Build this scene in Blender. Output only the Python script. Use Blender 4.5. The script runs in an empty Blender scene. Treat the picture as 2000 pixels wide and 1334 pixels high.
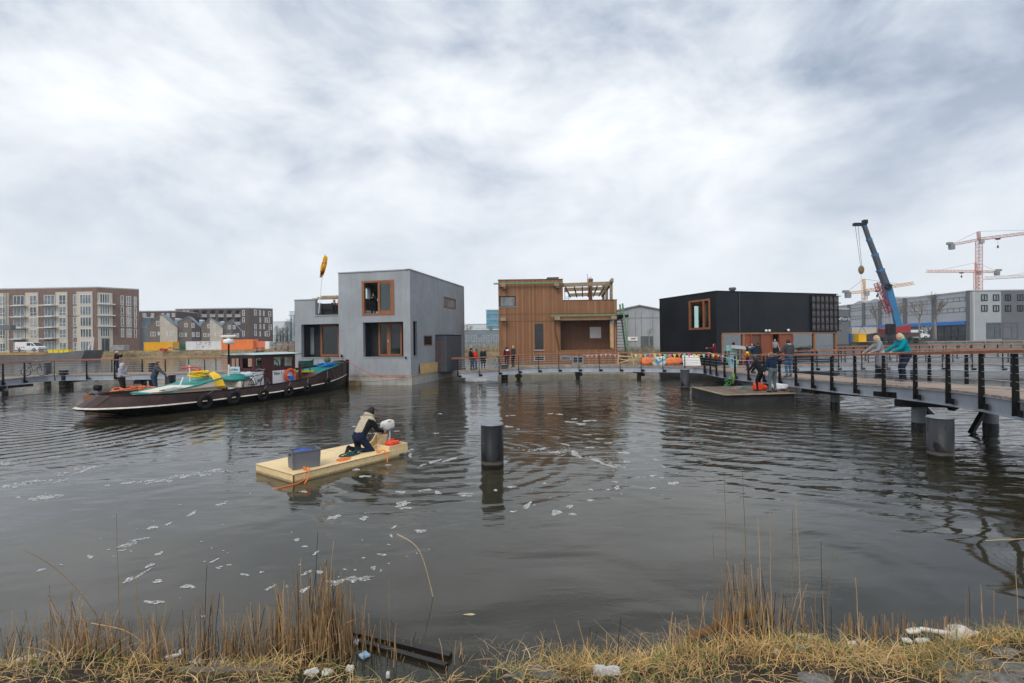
import bpy, math, random
import numpy as np
from mathutils import Vector, Matrix
R=math.radians; rnd=random.Random(7)
sc=bpy.context.scene; col=sc.collection
# ---------------- camera ----------------
H=2.95; FPX=944.4; ROLL=.0125; PIT=.001
cam=bpy.data.cameras.new('camera'); co=bpy.data.objects.new('camera',cam); col.objects.link(co); sc.camera=co
cam.lens=17.0; cam.sensor_width=36.0; cam.clip_end=6000; cam.clip_start=.05
fw=Vector((0,math.cos(PIT),math.sin(PIT))); up0=Vector((0,-math.sin(PIT),math.cos(PIT))); rt0=Vector((1,0,0))
rt=rt0*math.cos(ROLL)-up0*math.sin(ROLL); up=up0*math.cos(ROLL)+rt0*math.sin(ROLL)
CP=Vector((0,0,H))
co.matrix_world=Matrix(((rt.x,up.x,-fw.x,0),(rt.y,up.y,-fw.y,0),(rt.z,up.z,-fw.z,H),(0,0,0,1)))
# ---------------- world ----------------
SUN_EL=R(42); SUN_AZ=R(205)   # azimuth of the sun measured from +Y clockwise (behind the camera, a little left)
w=bpy.data.worlds.new('World'); sc.world=w; w.use_nodes=True; nt=w.node_tree; nt.nodes.clear()
def N(nt,t,**k):
    n=nt.nodes.new(t)
    for a,b in k.items():
        if hasattr(n,a): setattr(n,a,b)
    return n
def L(nt,a,b): nt.links.new(a,b)
def mth(nt,op,a,b=None,c=None,clamp=False):
    n=nt.nodes.new('ShaderNodeMath'); n.operation=op; n.use_clamp=clamp
    for i,v in enumerate((a,b,c)):
        if v is None: continue
        if isinstance(v,(int,float)): n.inputs[i].default_value=v
        else: nt.links.new(v,n.inputs[i])
    return n.outputs[0]
def mixc(nt,f,a,b,mode='MIX'):
    n=nt.nodes.new('ShaderNodeMix'); n.data_type='RGBA'; n.blend_type=mode; n.clamp_factor=True
    for s,v in ((0,f),(6,a),(7,b)):
        if isinstance(v,(int,float)): n.inputs[s].default_value=v
        elif isinstance(v,tuple): n.inputs[s].default_value=(*v[:3],1)
        else: nt.links.new(v,n.inputs[s])
    return n.outputs[2]
def ramp(nt,f,stops,interp='LINEAR'):
    n=nt.nodes.new('ShaderNodeValToRGB'); n.color_ramp.interpolation=interp
    e=n.color_ramp.elements
    while len(e)<len(stops): e.new(.5)
    for i,(p,c) in enumerate(stops):
        e[i].position=p; e[i].color=(*(c if isinstance(c,tuple) else (c,c,c)),1)
    nt.links.new(f,n.inputs[0]); return n.outputs[0]
def noise(nt,vec,scale,detail=4,rough=.5,dist=0,out=0):
    n=nt.nodes.new('ShaderNodeTexNoise'); n.inputs['Scale'].default_value=scale; n.inputs['Detail'].default_value=detail
    n.inputs['Roughness'].default_value=rough; n.inputs['Distortion'].default_value=dist
    if vec is not None: nt.links.new(vec,n.inputs['Vector'])
    return n.outputs[out]
def mapping(nt,vec,sc_=(1,1,1),rot=(0,0,0),loc=(0,0,0)):
    n=nt.nodes.new('ShaderNodeMapping'); n.inputs['Scale'].default_value=sc_; n.inputs['Rotation'].default_value=rot; n.inputs['Location'].default_value=loc
    nt.links.new(vec,n.inputs['Vector']); return n.outputs[0]
sky=N(nt,'ShaderNodeTexSky'); sky.sky_type='NISHITA'; sky.sun_disc=False; sky.sun_elevation=SUN_EL; sky.sun_rotation=SUN_AZ
bg1=N(nt,'ShaderNodeBackground'); L(nt,sky.outputs[0],bg1.inputs[0]); bg1.inputs[1].default_value=.07
tc=N(nt,'ShaderNodeTexCoord'); sx=N(nt,'ShaderNodeSeparateXYZ'); L(nt,tc.outputs['Generated'],sx.inputs[0])
zc=mth(nt,'ADD',mth(nt,'MAXIMUM',sx.outputs[2],0.0),.22)
cb=N(nt,'ShaderNodeCombineXYZ'); L(nt,mth(nt,'DIVIDE',sx.outputs[0],zc),cb.inputs[0]); L(nt,mth(nt,'DIVIDE',sx.outputs[1],zc),cb.inputs[1]); cb.inputs[2].default_value=3.7
pv=mapping(nt,cb.outputs[0],(1,1.0,1),(0,0,R(25)),(2.3,.6,0))
n1=noise(nt,mapping(nt,tc.outputs['Generated'],(1,1,1.9),(0,0,R(20)),(3.1,.7,1.2)),3.4,8,.56,.25)
n2=noise(nt,mapping(nt,cb.outputs[0],(1,.6,1),(0,0,R(-55))),4.2,9,.6,.6)
n3=noise(nt,tc.outputs['Generated'],1.6,3,.5)
dens=mth(nt,'ADD',mth(nt,'ADD',mth(nt,'MULTIPLY_ADD',n1,.78,.006),mth(nt,'MULTIPLY',n2,.07)),mth(nt,'MULTIPLY',n3,.15))
# soft bright and dark masses of the cloud layer in given sky directions
def sky_dir(px,py):
    d=fw+rt*((px-1000)/FPX)+up*((667-py)/FPX); return d.normalized()
def blob(px,py,sharp,amt):
    d=sky_dir(px,py); v=N(nt,'ShaderNodeVectorMath'); v.operation='DOT_PRODUCT'; L(nt,tc.outputs['Generated'],v.inputs[0]); v.inputs[1].default_value=d
    return mth(nt,'MULTIPLY',mth(nt,'POWER',mth(nt,'MAXIMUM',v.outputs['Value'],0),sharp),amt)
for b in ((150,110,220,.10),(545,140,120,.12),(1500,120,200,.12),(850,200,30,.05),(320,90,150,.05),(1050,60,60,.05),(1150,420,25,.03),
          (1850,150,40,-.04),(560,15,300,-.10),(20,20,90,-.14),(1950,20,30,-.12),(1000,-250,12,-.06),(1000,-500,3,-.03)):
    dens=mth(nt,'ADD',dens,blob(*b))
cc=ramp(nt,dens,[(.34,(.27,.325,.42)),(.42,(.43,.48,.56)),(.49,(.58,.62,.675)),(.56,(.70,.73,.765)),(.67,(.85,.865,.885))])
hz=ramp(nt,sx.outputs[2],[(0,1.0),(.08,.85),(.22,.38),(.40,.0)])
cc=mixc(nt,hz,cc,(.68,.72,.765))
bg2=N(nt,'ShaderNodeBackground'); L(nt,cc,bg2.inputs[0]); bg2.inputs[1].default_value=1.0
ms=N(nt,'ShaderNodeMixShader'); ms.inputs[0].default_value=.94
L(nt,bg1.outputs[0],ms.inputs[1]); L(nt,bg2.outputs[0],ms.inputs[2])
wo=N(nt,'ShaderNodeOutputWorld'); L(nt,ms.outputs[0],wo.inputs[0])
# ---------------- sun behind thin cloud ----------------
sd=bpy.data.lights.new('sun','SUN'); sd.energy=1.2; sd.angle=R(28); sd.color=(1,.93,.82)
so=bpy.data.objects.new('sun',sd); col.objects.link(so); so.location=(-10,-20,40)
sv=Vector((math.sin(SUN_AZ)*math.cos(SUN_EL),math.cos(SUN_AZ)*math.cos(SUN_EL),math.sin(SUN_EL)))
so.rotation_euler=sv.to_track_quat('Z','Y').to_euler()
sc.view_settings.view_transform='Standard'; sc.view_settings.look='None'; sc.view_settings.exposure=.46; sc.view_settings.gamma=1
# ---------------- pixel rays to world ----------------
def ray(px,py): return fw+rt*((px-1000)/FPX)+up*((667-py)/FPX)
def G(px,py,D):
    d=ray(px,py); return CP+d*(D/d.y)
def W(px,py,z=0.0):
    d=ray(px,py); return CP+d*((z-H)/d.z)
class Face:
    def __init__(s,O,u,n=None):
        s.O=Vector((O[0],O[1])); s.u=Vector((u[0],u[1])).normalized()
        s.n=Vector((s.u.y,-s.u.x)) if n is None else Vector(n).normalized()
        if n is None and s.n.y>0: s.n=-s.n
    def hit(s,px,py):
        d=ray(px,py); a=Vector((d.x,d.y)); den=a.x*s.u.y-a.y*s.u.x
        t=(s.O.x*s.u.y-s.O.y*s.u.x)/den
        p=a*t; return (p-s.O).dot(s.u), H+d.z*t
    def rect(s,x0,y0,x1,y1):
        c=[s.hit(x0,y0),s.hit(x1,y0),s.hit(x0,y1),s.hit(x1,y1)]
        a=(c[0][0]+c[2][0])/2; b=(c[1][0]+c[3][0])/2
        return (min(a,b),max(a,b),(c[2][1]+c[3][1])/2,(c[0][1]+c[1][1])/2)
    def pt(s,a,z,o=0): p=s.O+s.u*a+s.n*o; return Vector((p.x,p.y,z))
# ---------------- materials ----------------
MC={}
def new_mat(name):
    m=bpy.data.materials.new(name); m.use_nodes=True; nt=m.node_tree; b=nt.nodes['Principled BSDF']; return m,nt,b
def M(name,c=None,rough=.65,metal=0,var=.14,scale=2.0,bump=0,bs=40,spec=.4,dirt=0,isl=0,emit=0,stretch=(1,1,1),coat=0):
    if name in MC: return MC[name]
    m,nt,b=new_mat(name); tc=nt.nodes.new('ShaderNodeTexCoord'); v=mapping(nt,tc.outputs['Object'],stretch)
    n=noise(nt,v,scale,5,.6)
    lo=tuple(max(0,x*(1-var)) for x in c); hi=tuple(min(1,x*(1+var)) for x in c)
    f=ramp(nt,n,[(.3,0.0),(.7,1.0)])
    cc=mixc(nt,f,lo,hi)
    if isl:
        g=nt.nodes.new('ShaderNodeNewGeometry'); k=mth(nt,'MULTIPLY_ADD',g.outputs['Random Per Island'],2*isl,1-isl)
        hs=nt.nodes.new('ShaderNodeHueSaturation'); L(nt,cc,hs.inputs['Color']); L(nt,k,hs.inputs['Value']); cc=hs.outputs[0]
    if dirt:
        dn=noise(nt,mapping(nt,tc.outputs['Object'],(3,3,.5)),1.3,6,.7); df=ramp(nt,dn,[(.45,0.0),(.75,1.0)])
        cc=mixc(nt,mth(nt,'MULTIPLY',df,dirt),cc,tuple(x*.45 for x in c))
    L(nt,cc,b.inputs['Base Color']); b.inputs['Metallic'].default_value=metal
    rr=mth(nt,'MULTIPLY_ADD',n,.25,rough-.12,clamp=True); L(nt,rr,b.inputs['Roughness'])
    b.inputs['Specular IOR Level'].default_value=spec
    if coat: b.inputs['Coat Weight'].default_value=coat
    if bump:
        bn=nt.nodes.new('ShaderNodeBump'); bn.inputs['Strength'].default_value=bump; bn.inputs['Distance'].default_value=.02
        L(nt,noise(nt,v,bs,4,.6),bn.inputs['Height']); L(nt,bn.outputs[0],b.inputs['Normal'])
    if emit: b.inputs['Emission Color'].default_value=(*c,1); b.inputs['Emission Strength'].default_value=emit
    MC[name]=m; return m
def planks(name,cols,wd,axis='xy',rough=.6,gap=.35,bump=.4):
    m,nt,b=new_mat(name); tc=nt.nodes.new('ShaderNodeTexCoord'); s=nt.nodes.new('ShaderNodeSeparateXYZ'); L(nt,tc.outputs['Object'],s.inputs[0])
    a=mth(nt,'ADD',s.outputs[0],s.outputs[1]) if axis=='xy' else s.outputs['xyz'.index(axis)]
    q=mth(nt,'DIVIDE',a,wd); fl=mth(nt,'FLOOR',q); fr=mth(nt,'FRACT',q)
    wn=nt.nodes.new('ShaderNodeTexWhiteNoise'); wn.noise_dimensions='1D'; L(nt,fl,wn.inputs['W'])
    cr=ramp(nt,wn.outputs['Value'],[(i/(len(cols)-1),c) for i,c in enumerate(cols)])
    st=(9,9,.7) if axis!='z' else (.7,.7,9)
    g=noise(nt,mapping(nt,tc.outputs['Object'],st),2.2,6,.65)
    cr=mixc(nt,ramp(nt,g,[(.3,.55),(.65,0.0)]),cr,tuple(x*.55 for x in cols[0]))
    big=noise(nt,tc.outputs['Object'],.5,3,.5); cr=mixc(nt,ramp(nt,big,[(.45,0.0),(.7,.3)]),cr,tuple(x*.6 for x in cols[-1]))
    e=mth(nt,'LESS_THAN',mth(nt,'MINIMUM',fr,mth(nt,'SUBTRACT',1.0,fr)),.045)
    cr=mixc(nt,mth(nt,'MULTIPLY',e,gap),cr,(.02,.012,.008))
    L(nt,cr,b.inputs['Base Color']); b.inputs['Roughness'].default_value=rough
    bn=nt.nodes.new('ShaderNodeBump'); bn.inputs['Strength'].default_value=bump; bn.inputs['Distance'].default_value=.012; bn.invert=True
    L(nt,mth(nt,'ADD',e,mth(nt,'MULTIPLY',wn.outputs['Value'],.4)),bn.inputs['Height']); L(nt,bn.outputs[0],b.inputs['Normal'])
    MC[name]=m; return m
def glass_see(name,tint=(.8,.88,.86),refl=.25):
    m,nt,b=new_mat(name); out=nt.nodes['Material Output']; nt.nodes.remove(b)
    t=nt.nodes.new('ShaderNodeBsdfTransparent'); t.inputs[0].default_value=(*tint,1)
    g=nt.nodes.new('ShaderNodeBsdfGlossy'); g.inputs['Roughness'].default_value=.02; g.inputs[0].default_value=(.9,.95,1,1)
    fr=nt.nodes.new('ShaderNodeLayerWeight'); fr.inputs[0].default_value=.5; fp=mth(nt,'MULTIPLY',mth(nt,'POWER',fr.outputs['Facing'],4),.7)
    mx=nt.nodes.new('ShaderNodeMixShader'); L(nt,mth(nt,'ADD',fp,refl,clamp=True),mx.inputs[0]); L(nt,t.outputs[0],mx.inputs[1]); L(nt,g.outputs[0],mx.inputs[2]); L(nt,mx.outputs[0],out.inputs[0])
    MC[name]=m; return m
def glass_dark(name,c=(.03,.04,.045),spec=1.0,var=.5):
    m,nt,b=new_mat(name); tc=nt.nodes.new('ShaderNodeTexCoord')
    n=noise(nt,mapping(nt,tc.outputs['Object'],(1,1,.5)),1.2,3,.5)
    g=nt.nodes.new('ShaderNodeNewGeometry')
    cc=mixc(nt,ramp(nt,n,[(.35,0.0),(.65,1.0)]),tuple(x*(1-var) for x in c),tuple(x*(1+var) for x in c)); L(nt,cc,b.inputs['Base Color'])
    b.inputs['Roughness'].default_value=.06; b.inputs['Specular IOR Level'].default_value=spec; b.inputs['IOR'].default_value=1.6
    bn=nt.nodes.new('ShaderNodeBump'); bn.inputs['Strength'].default_value=.05; L(nt,noise(nt,tc.outputs['Object'],.8,2),bn.inputs['Height']); L(nt,bn.outputs[0],b.inputs['Normal'])
    MC[name]=m; return m
# ---------------- mesh builder ----------------
class MB:
    def __init__(s): s.v=[]; s.f=[]; s.m=[]; s.k=0; s.b=[]
    def add(s,vs,fs,k=None):
        o=len(s.v); s.b.append((o,len(s.f))); s.v+=[tuple(p) for p in vs]; s.f+=[tuple(i+o for i in f) for f in fs]; s.m+=[s.k if k is None else k]*len(fs); return s
    def hexa(s,c,k=None): # 8 corners: bottom 4 ccw, top 4 ccw
        return s.add(c,[(0,3,2,1),(4,5,6,7),(0,1,5,4),(1,2,6,5),(2,3,7,6),(3,0,4,7)],k)
    def box(s,c,d,rz=0,k=None):
        x,y,z=d[0]/2,d[1]/2,d[2]/2; ca,sa=math.cos(rz),math.sin(rz); P=[]
        for zz in (-z,z):
            for xx,yy in ((-x,-y),(x,-y),(x,y),(-x,y)): P.append((c[0]+xx*ca-yy*sa,c[1]+xx*sa+yy*ca,c[2]+zz))
        return s.hexa(P,k)
    def fbox(s,F,a0,a1,z0,z1,o0,o1,k=None):
        P=[]
        for z in (z0,z1):
            for a,o in ((a0,o0),(a1,o0),(a1,o1),(a0,o1)): P.append(F.pt(a,z,o))
        return s.hexa(P,k)
    def beam(s,p0,p1,w_,h_,upv=(0,0,1),k=None):
        p0=Vector(p0); p1=Vector(p1); d=(p1-p0).normalized(); u=Vector(upv)
        if abs(d.dot(u))>.98: u=Vector((1,0,0))
        r=d.cross(u).normalized(); u=r.cross(d).normalized(); P=[]
        for p in (p0,p1):
            for a,b in ((-1,-1),(1,-1),(1,1),(-1,1)): P.append(p+r*(a*w_/2)+u*(b*h_/2))
        return s.hexa(P,k)
    def tube(s,pts,r,n=6,k=None,cap=True):
        pts=[Vector(p) for p in pts]; m=len(pts); rs=r if isinstance(r,(list,tuple)) else [r]*m; vs=[]; fs=[]; pu=None
        for i,p in enumerate(pts):
            d=(pts[min(i+1,m-1)]-pts[max(i-1,0)])
            if d.length<1e-9: d=Vector((0,0,1))
            d.normalize()
            if pu is None: pu=Vector((0,0,1)) if abs(d.z)<.9 else Vector((1,0,0))
            a=d.cross(pu)
            if a.length<1e-6: a=d.cross(Vector((0,1,.01)))
            a.normalize(); b=a.cross(d).normalized(); pu=b
            for j in range(n):
                t=2*math.pi*j/n; vs.append(p+(a*math.cos(t)+b*math.sin(t))*rs[i])
        for i in range(m-1):
            for j in range(n): fs.append((i*n+j,i*n+(j+1)%n,(i+1)*n+(j+1)%n,(i+1)*n+j))
        if cap: fs.append(tuple(range(n))[::-1]); fs.append(tuple((m-1)*n+j for j in range(n)))
        return s.add(vs,fs,k)
    def cyl(s,c,r,z0,z1,n=24,r1=None,k=None): return s.tube([(c[0],c[1],z0),(c[0],c[1],z1)],[r,r if r1 is None else r1],n,k)
    def ell(s,c,r,nu=12,nv=8,k=None,fn=None):
        vs=[];fs=[]
        for i in range(nv+1):
            a=math.pi*i/nv
            for j in range(nu):
                b=2*math.pi*j/nu; d=Vector((math.sin(a)*math.cos(b),math.sin(a)*math.sin(b),math.cos(a)))
                q=1 if fn is None else fn(d); vs.append((c[0]+r[0]*d.x*q,c[1]+r[1]*d.y*q,c[2]+r[2]*d.z*q))
        for i in range(nv):
            for j in range(nu): fs.append((i*nu+j,(i+1)*nu+j,(i+1)*nu+(j+1)%nu,i*nu+(j+1)%nu))
        return s.add(vs,fs,k)
    def torus(s,c,R0,r,axis=(0,0,1),n=24,m=8,k=None,a0=0,a1=2*math.pi):
        ax=Vector(axis).normalized(); e=ax.cross(Vector((0,0,1)))
        if e.length<.1: e=Vector((1,0,0))
        e.normalize(); g=ax.cross(e); full=abs(a1-a0-2*math.pi)<1e-6; nn=n if full else n+1; vs=[];fs=[]; c=Vector(c)
        for i in range(nn):
            t=a0+(a1-a0)*i/n; rd=e*math.cos(t)+g*math.sin(t)
            for j in range(m):
                q=2*math.pi*j/m; vs.append(c+rd*(R0+r*math.cos(q))+ax*(r*math.sin(q)))
        for i in range(n):
            for j in range(m): fs.append((i*m+j,((i+1)%nn)*m+j,((i+1)%nn)*m+(j+1)%m,i*m+(j+1)%m))
        return s.add(vs,fs,k)
    def prism(s,poly,z0,z1,k=None):
        n=len(poly); vs=[(p[0],p[1],z0) for p in poly]+[(p[0],p[1],z1) for p in poly]
        fs=[tuple(range(n))[::-1],tuple(range(n,2*n))]+[(i,(i+1)%n,n+(i+1)%n,n+i) for i in range(n)]
        return s.add(vs,fs,k)
    def xprism(s,poly,off,k=None):  # 3d polygon extruded by a vector
        n=len(poly); off=Vector(off); vs=[Vector(p) for p in poly]+[Vector(p)+off for p in poly]
        fs=[tuple(range(n)),tuple(range(n,2*n))[::-1]]+[(i,n+i,n+(i+1)%n,(i+1)%n) for i in range(n)]
        return s.add(vs,fs,k)
    def grid(s,rows,k=None,closed=False):
        n=len(rows[0]); vs=[p for r in rows for p in r]; fs=[]
        for i in range(len(rows)-1):
            for j in range(n if closed else n-1): fs.append((i*n+j,i*n+(j+1)%n,(i+1)*n+(j+1)%n,(i+1)*n+j))
        return s.add(vs,fs,k)
    def wall(s,F,a0,a1,z0,z1,holes=(),o0=0,t=.25,k=None):
        A=sorted(set([a0,a1]+[min(max(x,a0),a1) for h in holes for x in h[:2]])); Z=sorted(set([z0,z1]+[min(max(x,z0),z1) for h in holes for x in h[2:4]]))
        on=lambda i,j: 0<=i<len(A)-1 and 0<=j<len(Z)-1 and not any(h[0]<(A[i]+A[i+1])/2<h[1] and h[2]<(Z[j]+Z[j+1])/2<h[3] for h in holes)
        for i in range(len(A)-1):
            for j in range(len(Z)-1):
                if not on(i,j): continue
                p=lambda a,z,o: F.pt(a,z,o)
                a,b,c,d=A[i],A[i+1],Z[j],Z[j+1]; q=o0-t
                s.add([p(a,c,o0),p(b,c,o0),p(b,d,o0),p(a,d,o0)],[(0,1,2,3)],k)
                s.add([p(a,c,q),p(b,c,q),p(b,d,q),p(a,d,q)],[(3,2,1,0)],k)
                if not on(i-1,j): s.add([p(a,c,o0),p(a,d,o0),p(a,d,q),p(a,c,q)],[(0,1,2,3)],k)
                if not on(i+1,j): s.add([p(b,c,o0),p(b,d,o0),p(b,d,q),p(b,c,q)],[(3,2,1,0)],k)
                if not on(i,j-1): s.add([p(a,c,o0),p(b,c,o0),p(b,c,q),p(a,c,q)],[(3,2,1,0)],k)
                if not on(i,j+1): s.add([p(a,d,o0),p(b,d,o0),p(b,d,q),p(a,d,q)],[(0,1,2,3)],k)
        return s
    def build(s,name,mats,parent=None,smooth=False,local=False,bevel=0):
        me=bpy.data.meshes.new(name)
        off=Vector((0,0,0))
        if parent is not None and not local:
            q=parent
            while q is not None: off+=q.location; q=q.parent
        me.from_pydata([(x[0]-off.x,x[1]-off.y,x[2]-off.z) for x in s.v],[],s.f)
        for m_ in (mats if isinstance(mats,(list,tuple)) else [mats]): me.materials.append(m_)
        if max(s.m,default=0)>0: me.polygons.foreach_set('material_index',s.m)
        if smooth: me.polygons.foreach_set('use_smooth',[True]*len(me.polygons))
        me.update(); o=bpy.data.objects.new(name,me); col.objects.link(o)
        if parent is not None: o.parent=parent
        if bevel:
            b=o.modifiers.new('bevel','BEVEL'); b.width=bevel; b.segments=2; b.limit_method='ANGLE'
        return o
def build_each(m,name,mats,parent,**k):
    B=m.b+[(len(m.v),len(m.f))]; r=[]
    for (v0,f0),(v1,f1) in zip(B,B[1:]):
        q=MB(); q.v=m.v[v0:v1]; q.f=[tuple(i-v0 for i in f) for f in m.f[f0:f1]]; q.m=m.m[f0:f1]; r.append(q.build(name,mats,parent,**k))
    return r
def tag(o,label=None,cat=None,group=None,kind=None):
    if label: o['label']=label
    if cat: o['category']=cat
    if group: o['group']=group
    if kind: o['kind']=kind
    return o
def thing(name,label,cat,loc=(0,0,0),group=None,rz=0):
    o=bpy.data.objects.new(name,None); col.objects.link(o); o.location=loc; o.rotation_euler=(0,0,rz); o.empty_display_size=.2
    return tag(o,label,cat,group)
def copy_tree(o,parent=None):
    c=o.copy(); col.objects.link(c); c.parent=parent
    for ch in list(o.children): copy_tree(ch,c)
    return c
def text_mesh(txt,size,mat_,name,parent,origin,xdir,updir,depth=.01,align='CENTER'):
    c=bpy.data.curves.new('t','FONT'); c.body=txt; c.size=size; c.extrude=depth; c.align_x=align; c.align_y='CENTER'
    t=bpy.data.objects.new('t',c); col.objects.link(t); bpy.context.view_layer.update()
    me=bpy.data.meshes.new_from_object(t.evaluated_get(bpy.context.evaluated_depsgraph_get())); bpy.data.objects.remove(t)
    xd=Vector(xdir).normalized(); ud=Vector(updir).normalized(); nd=xd.cross(ud); off=Vector((0,0,0)); q=parent
    while q is not None: off+=q.location; q=q.parent
    me.transform(Matrix(((xd.x,ud.x,nd.x,origin[0]-off.x),(xd.y,ud.y,nd.y,origin[1]-off.y),(xd.z,ud.z,nd.z,origin[2]-off.z),(0,0,0,1))))
    me.materials.clear(); me.materials.append(mat_); o=bpy.data.objects.new(name,me); col.objects.link(o); o.parent=parent; return o
def FPS():
    return [MC['far_pane'],MC['far_pane'],MC.get('far_pane_dark') or glass_dark('far_pane_dark',(.035,.05,.06),.6,.5),MC.get('far_pane_curtain') or glass_dark('far_pane_curtain',(.26,.27,.26),.5,.35)]
def window(F,r,parent,fm,pm,fw_=.08,mull=(),trans=(),o=0.0,d=.08,name='window',sill=None):
    a0,a1,z0,z1=r; m=MB()
    m.fbox(F,a0,a0+fw_,z0,z1,o-d,o); m.fbox(F,a1-fw_,a1,z0,z1,o-d,o)
    m.fbox(F,a0+fw_,a1-fw_,z0,z0+fw_,o-d,o); m.fbox(F,a0+fw_,a1-fw_,z1-fw_,z1,o-d,o)
    for q in mull: c=a0+(a1-a0)*q; m.fbox(F,c-fw_/2,c+fw_/2,z0+fw_,z1-fw_,o-d,o-.003)
    for q in trans: c=z0+(z1-z0)*q; m.fbox(F,a0+fw_,a1-fw_,c-fw_*.4,c+fw_*.4,o-d,o-.006)
    f=m.build(name,fm,parent)
    if pm.name=='far_pane': pm=rnd.choice(FPS())
    p=MB(); p.fbox(F,a0+fw_*.8,a1-fw_*.8,z0+fw_*.8,z1-fw_*.8,o-d*.65,o-d*.45); p.build('pane',pm,f)
    if sill: s_=MB(); s_.fbox(F,a0-.05,a1+.05,z0-.06,z0,o-.1,o+.08); s_.build('sill',sill,f)
    return f

# ======================= materials used in several places =======================
stucco=M('grey_stucco',(.325,.35,.38),.85,0,.12,.55,.35,25,.2,.30)
annex_m=M('slate_panel',(.085,.095,.115),.6,0,.12,.8,0,40,.3,.15)
concrete=M('concrete',(.42,.41,.38),.85,0,.18,1.5,.3,20,.2,.35)
frame_brown=M('mahogany_frame',(.26,.10,.045),.45,0,.2,4,.1,40,.4)
pale_wood=M('pale_wood',(.62,.44,.24),.7,0,.15,3,.15,30,.3)
black_m=M('black_paint',(.009,.0095,.011),.55,0,.2,6,0,40,.2)
steel_black=M('black_steel',(.008,.008,.009),.5,0,.25,8,.05,40,.2)
galv=M('galvanised_steel',(.40,.44,.50),.5,.35,.15,1.2,.05,40,.5,.3)
galv_dark=M('dull_galvanised_steel',(.20,.22,.24),.6,.3,.2,1.5,.05,40,.4,.3)
white_m=M('white_paint',(.78,.79,.80),.5,0,.06,2,0,40,.4,.1)
cream=M('cream_paint',(.72,.68,.58),.6,0,.08,2,0,40,.3,.2)
rail_wood=M('handrail_hardwood',(.27,.115,.07),.55,0,.3,5,.2,60,.35)
orange_m=M('orange_rope',(.9,.20,.03),.6,0,.1,6)
red_m=M('red_plastic',(.72,.05,.025),.4,0,.1,5)
yellow_m=M('yellow_plastic',(.85,.55,.02),.5,0,.12,4)
teal_m=M('teal_paint',(.02,.25,.225),.45,0,.15,3,0,40,.4,.1)
blue_m=M('blue_paint',(.02,.13,.42),.45,0,.15,3)
rubber=M('worn_rubber',(.018,.018,.02),.75,0,.3,6,.3,30,.2)
pane=glass_dark('dark_pane',(.018,.024,.027),.3); pane_l=glass_dark('pale_pane',(.20,.24,.26),.8,.3)
see=glass_see('clear_pane',(.72,.84,.82),.06)
dark_room=M('dark_interior',(.035,.033,.032),.9)
interior=M('plaster_interior',(.35,.33,.30),.9)
# deck boards: one tone per board
deck_m,nt,b=new_mat('deck_boards'); g=nt.nodes.new('ShaderNodeNewGeometry'); tc=nt.nodes.new('ShaderNodeTexCoord')
cr=ramp(nt,g.outputs['Random Per Island'],[(0,(.23,.165,.125)),(.5,(.33,.25,.195)),(1,(.40,.32,.26))])
cr=mixc(nt,ramp(nt,noise(nt,tc.outputs['Object'],1.1,5,.6),[(.4,0.0),(.7,.45)]),cr,(.17,.125,.10)); L(nt,cr,b.inputs['Base Color']); b.inputs['Roughness'].default_value=.75
# ======================= water =======================
wm,nt,b=new_mat('canal_water'); tc=nt.nodes.new('ShaderNodeTexCoord'); P=tc.outputs['Object']
sp=nt.nodes.new('ShaderNodeSeparateXYZ'); L(nt,P,sp.inputs[0])
mur=noise(nt,P,.12,3,.5); L(nt,mixc(nt,ramp(nt,mur,[(.35,0.0),(.65,1.0)]),(.026,.0245,.015),(.043,.039,.026)),b.inputs['Base Color'])
b.inputs['Roughness'].default_value=.025; b.inputs['IOR'].default_value=1.42; b.inputs['Specular IOR Level'].default_value=.5
def dirn(ang,sxy,scale,detail=2,rough=.5,dist=.3): return noise(nt,mapping(nt,P,(sxy[0],sxy[1],1),(0,0,R(ang))),scale,detail,rough,dist)
def smooth(x,a,b_):
    n=nt.nodes.new('ShaderNodeMapRange'); n.interpolation_type='SMOOTHSTEP'; L(nt,x,n.inputs[0]); n.inputs[1].default_value=a; n.inputs[2].default_value=b_; return n.outputs[0]
big=dirn(12,(.8,1.3),.55,2,.5,.5)                  # slow swell
rip=dirn(-18,(.65,1.9),2.1,2,.5,.7)                # ripples of about half a metre
rip2=dirn(20,(.7,1.7),1.2,2,.5,.6)
fine=dirn(5,(1,1.6),6.5,3,.55,.5)
patch=ramp(nt,dirn(0,(1,1),.16,3,.6,.8),[(.40,0.0),(.62,1.0)])
# ripples die out towards the sheltered bank
far=smooth(sp.outputs[1],5.2,12.5); far2=smooth(sp.outputs[1],8,24)
right=mth(nt,'MULTIPLY',smooth(sp.outputs[0],1.5,8),smooth(sp.outputs[1],6.3,9.5))
def rings(x,y,sc_,dist):
    v=nt.nodes.new('ShaderNodeTexWave'); v.wave_type='RINGS'; v.rings_direction='Z'; v.wave_profile='SIN'
    v.inputs['Scale'].default_value=sc_; v.inputs['Distortion'].default_value=dist; v.inputs['Detail'].default_value=2; v.inputs['Detail Scale'].default_value=.8
    L(nt,mapping(nt,P,(1,1,1),(0,0,0),(-x,-y,0)),v.inputs['Vector'])
    dx=mth(nt,'SUBTRACT',sp.outputs[0],x); dy=mth(nt,'SUBTRACT',sp.outputs[1],y)
    d=mth(nt,'SQRT',mth(nt,'ADD',mth(nt,'MULTIPLY',dx,dx),mth(nt,'MULTIPLY',dy,dy)))
    return v.outputs['Fac'],d
ra,da=rings(-1.6,12.6,.62,6); ra=mth(nt,'MULTIPLY',ra,mth(nt,'SUBTRACT',1.0,smooth(da,1.0,6.5)))
rb,db=rings(14.5,24,.42,7); rb=mth(nt,'MULTIPLY',rb,right)
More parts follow.
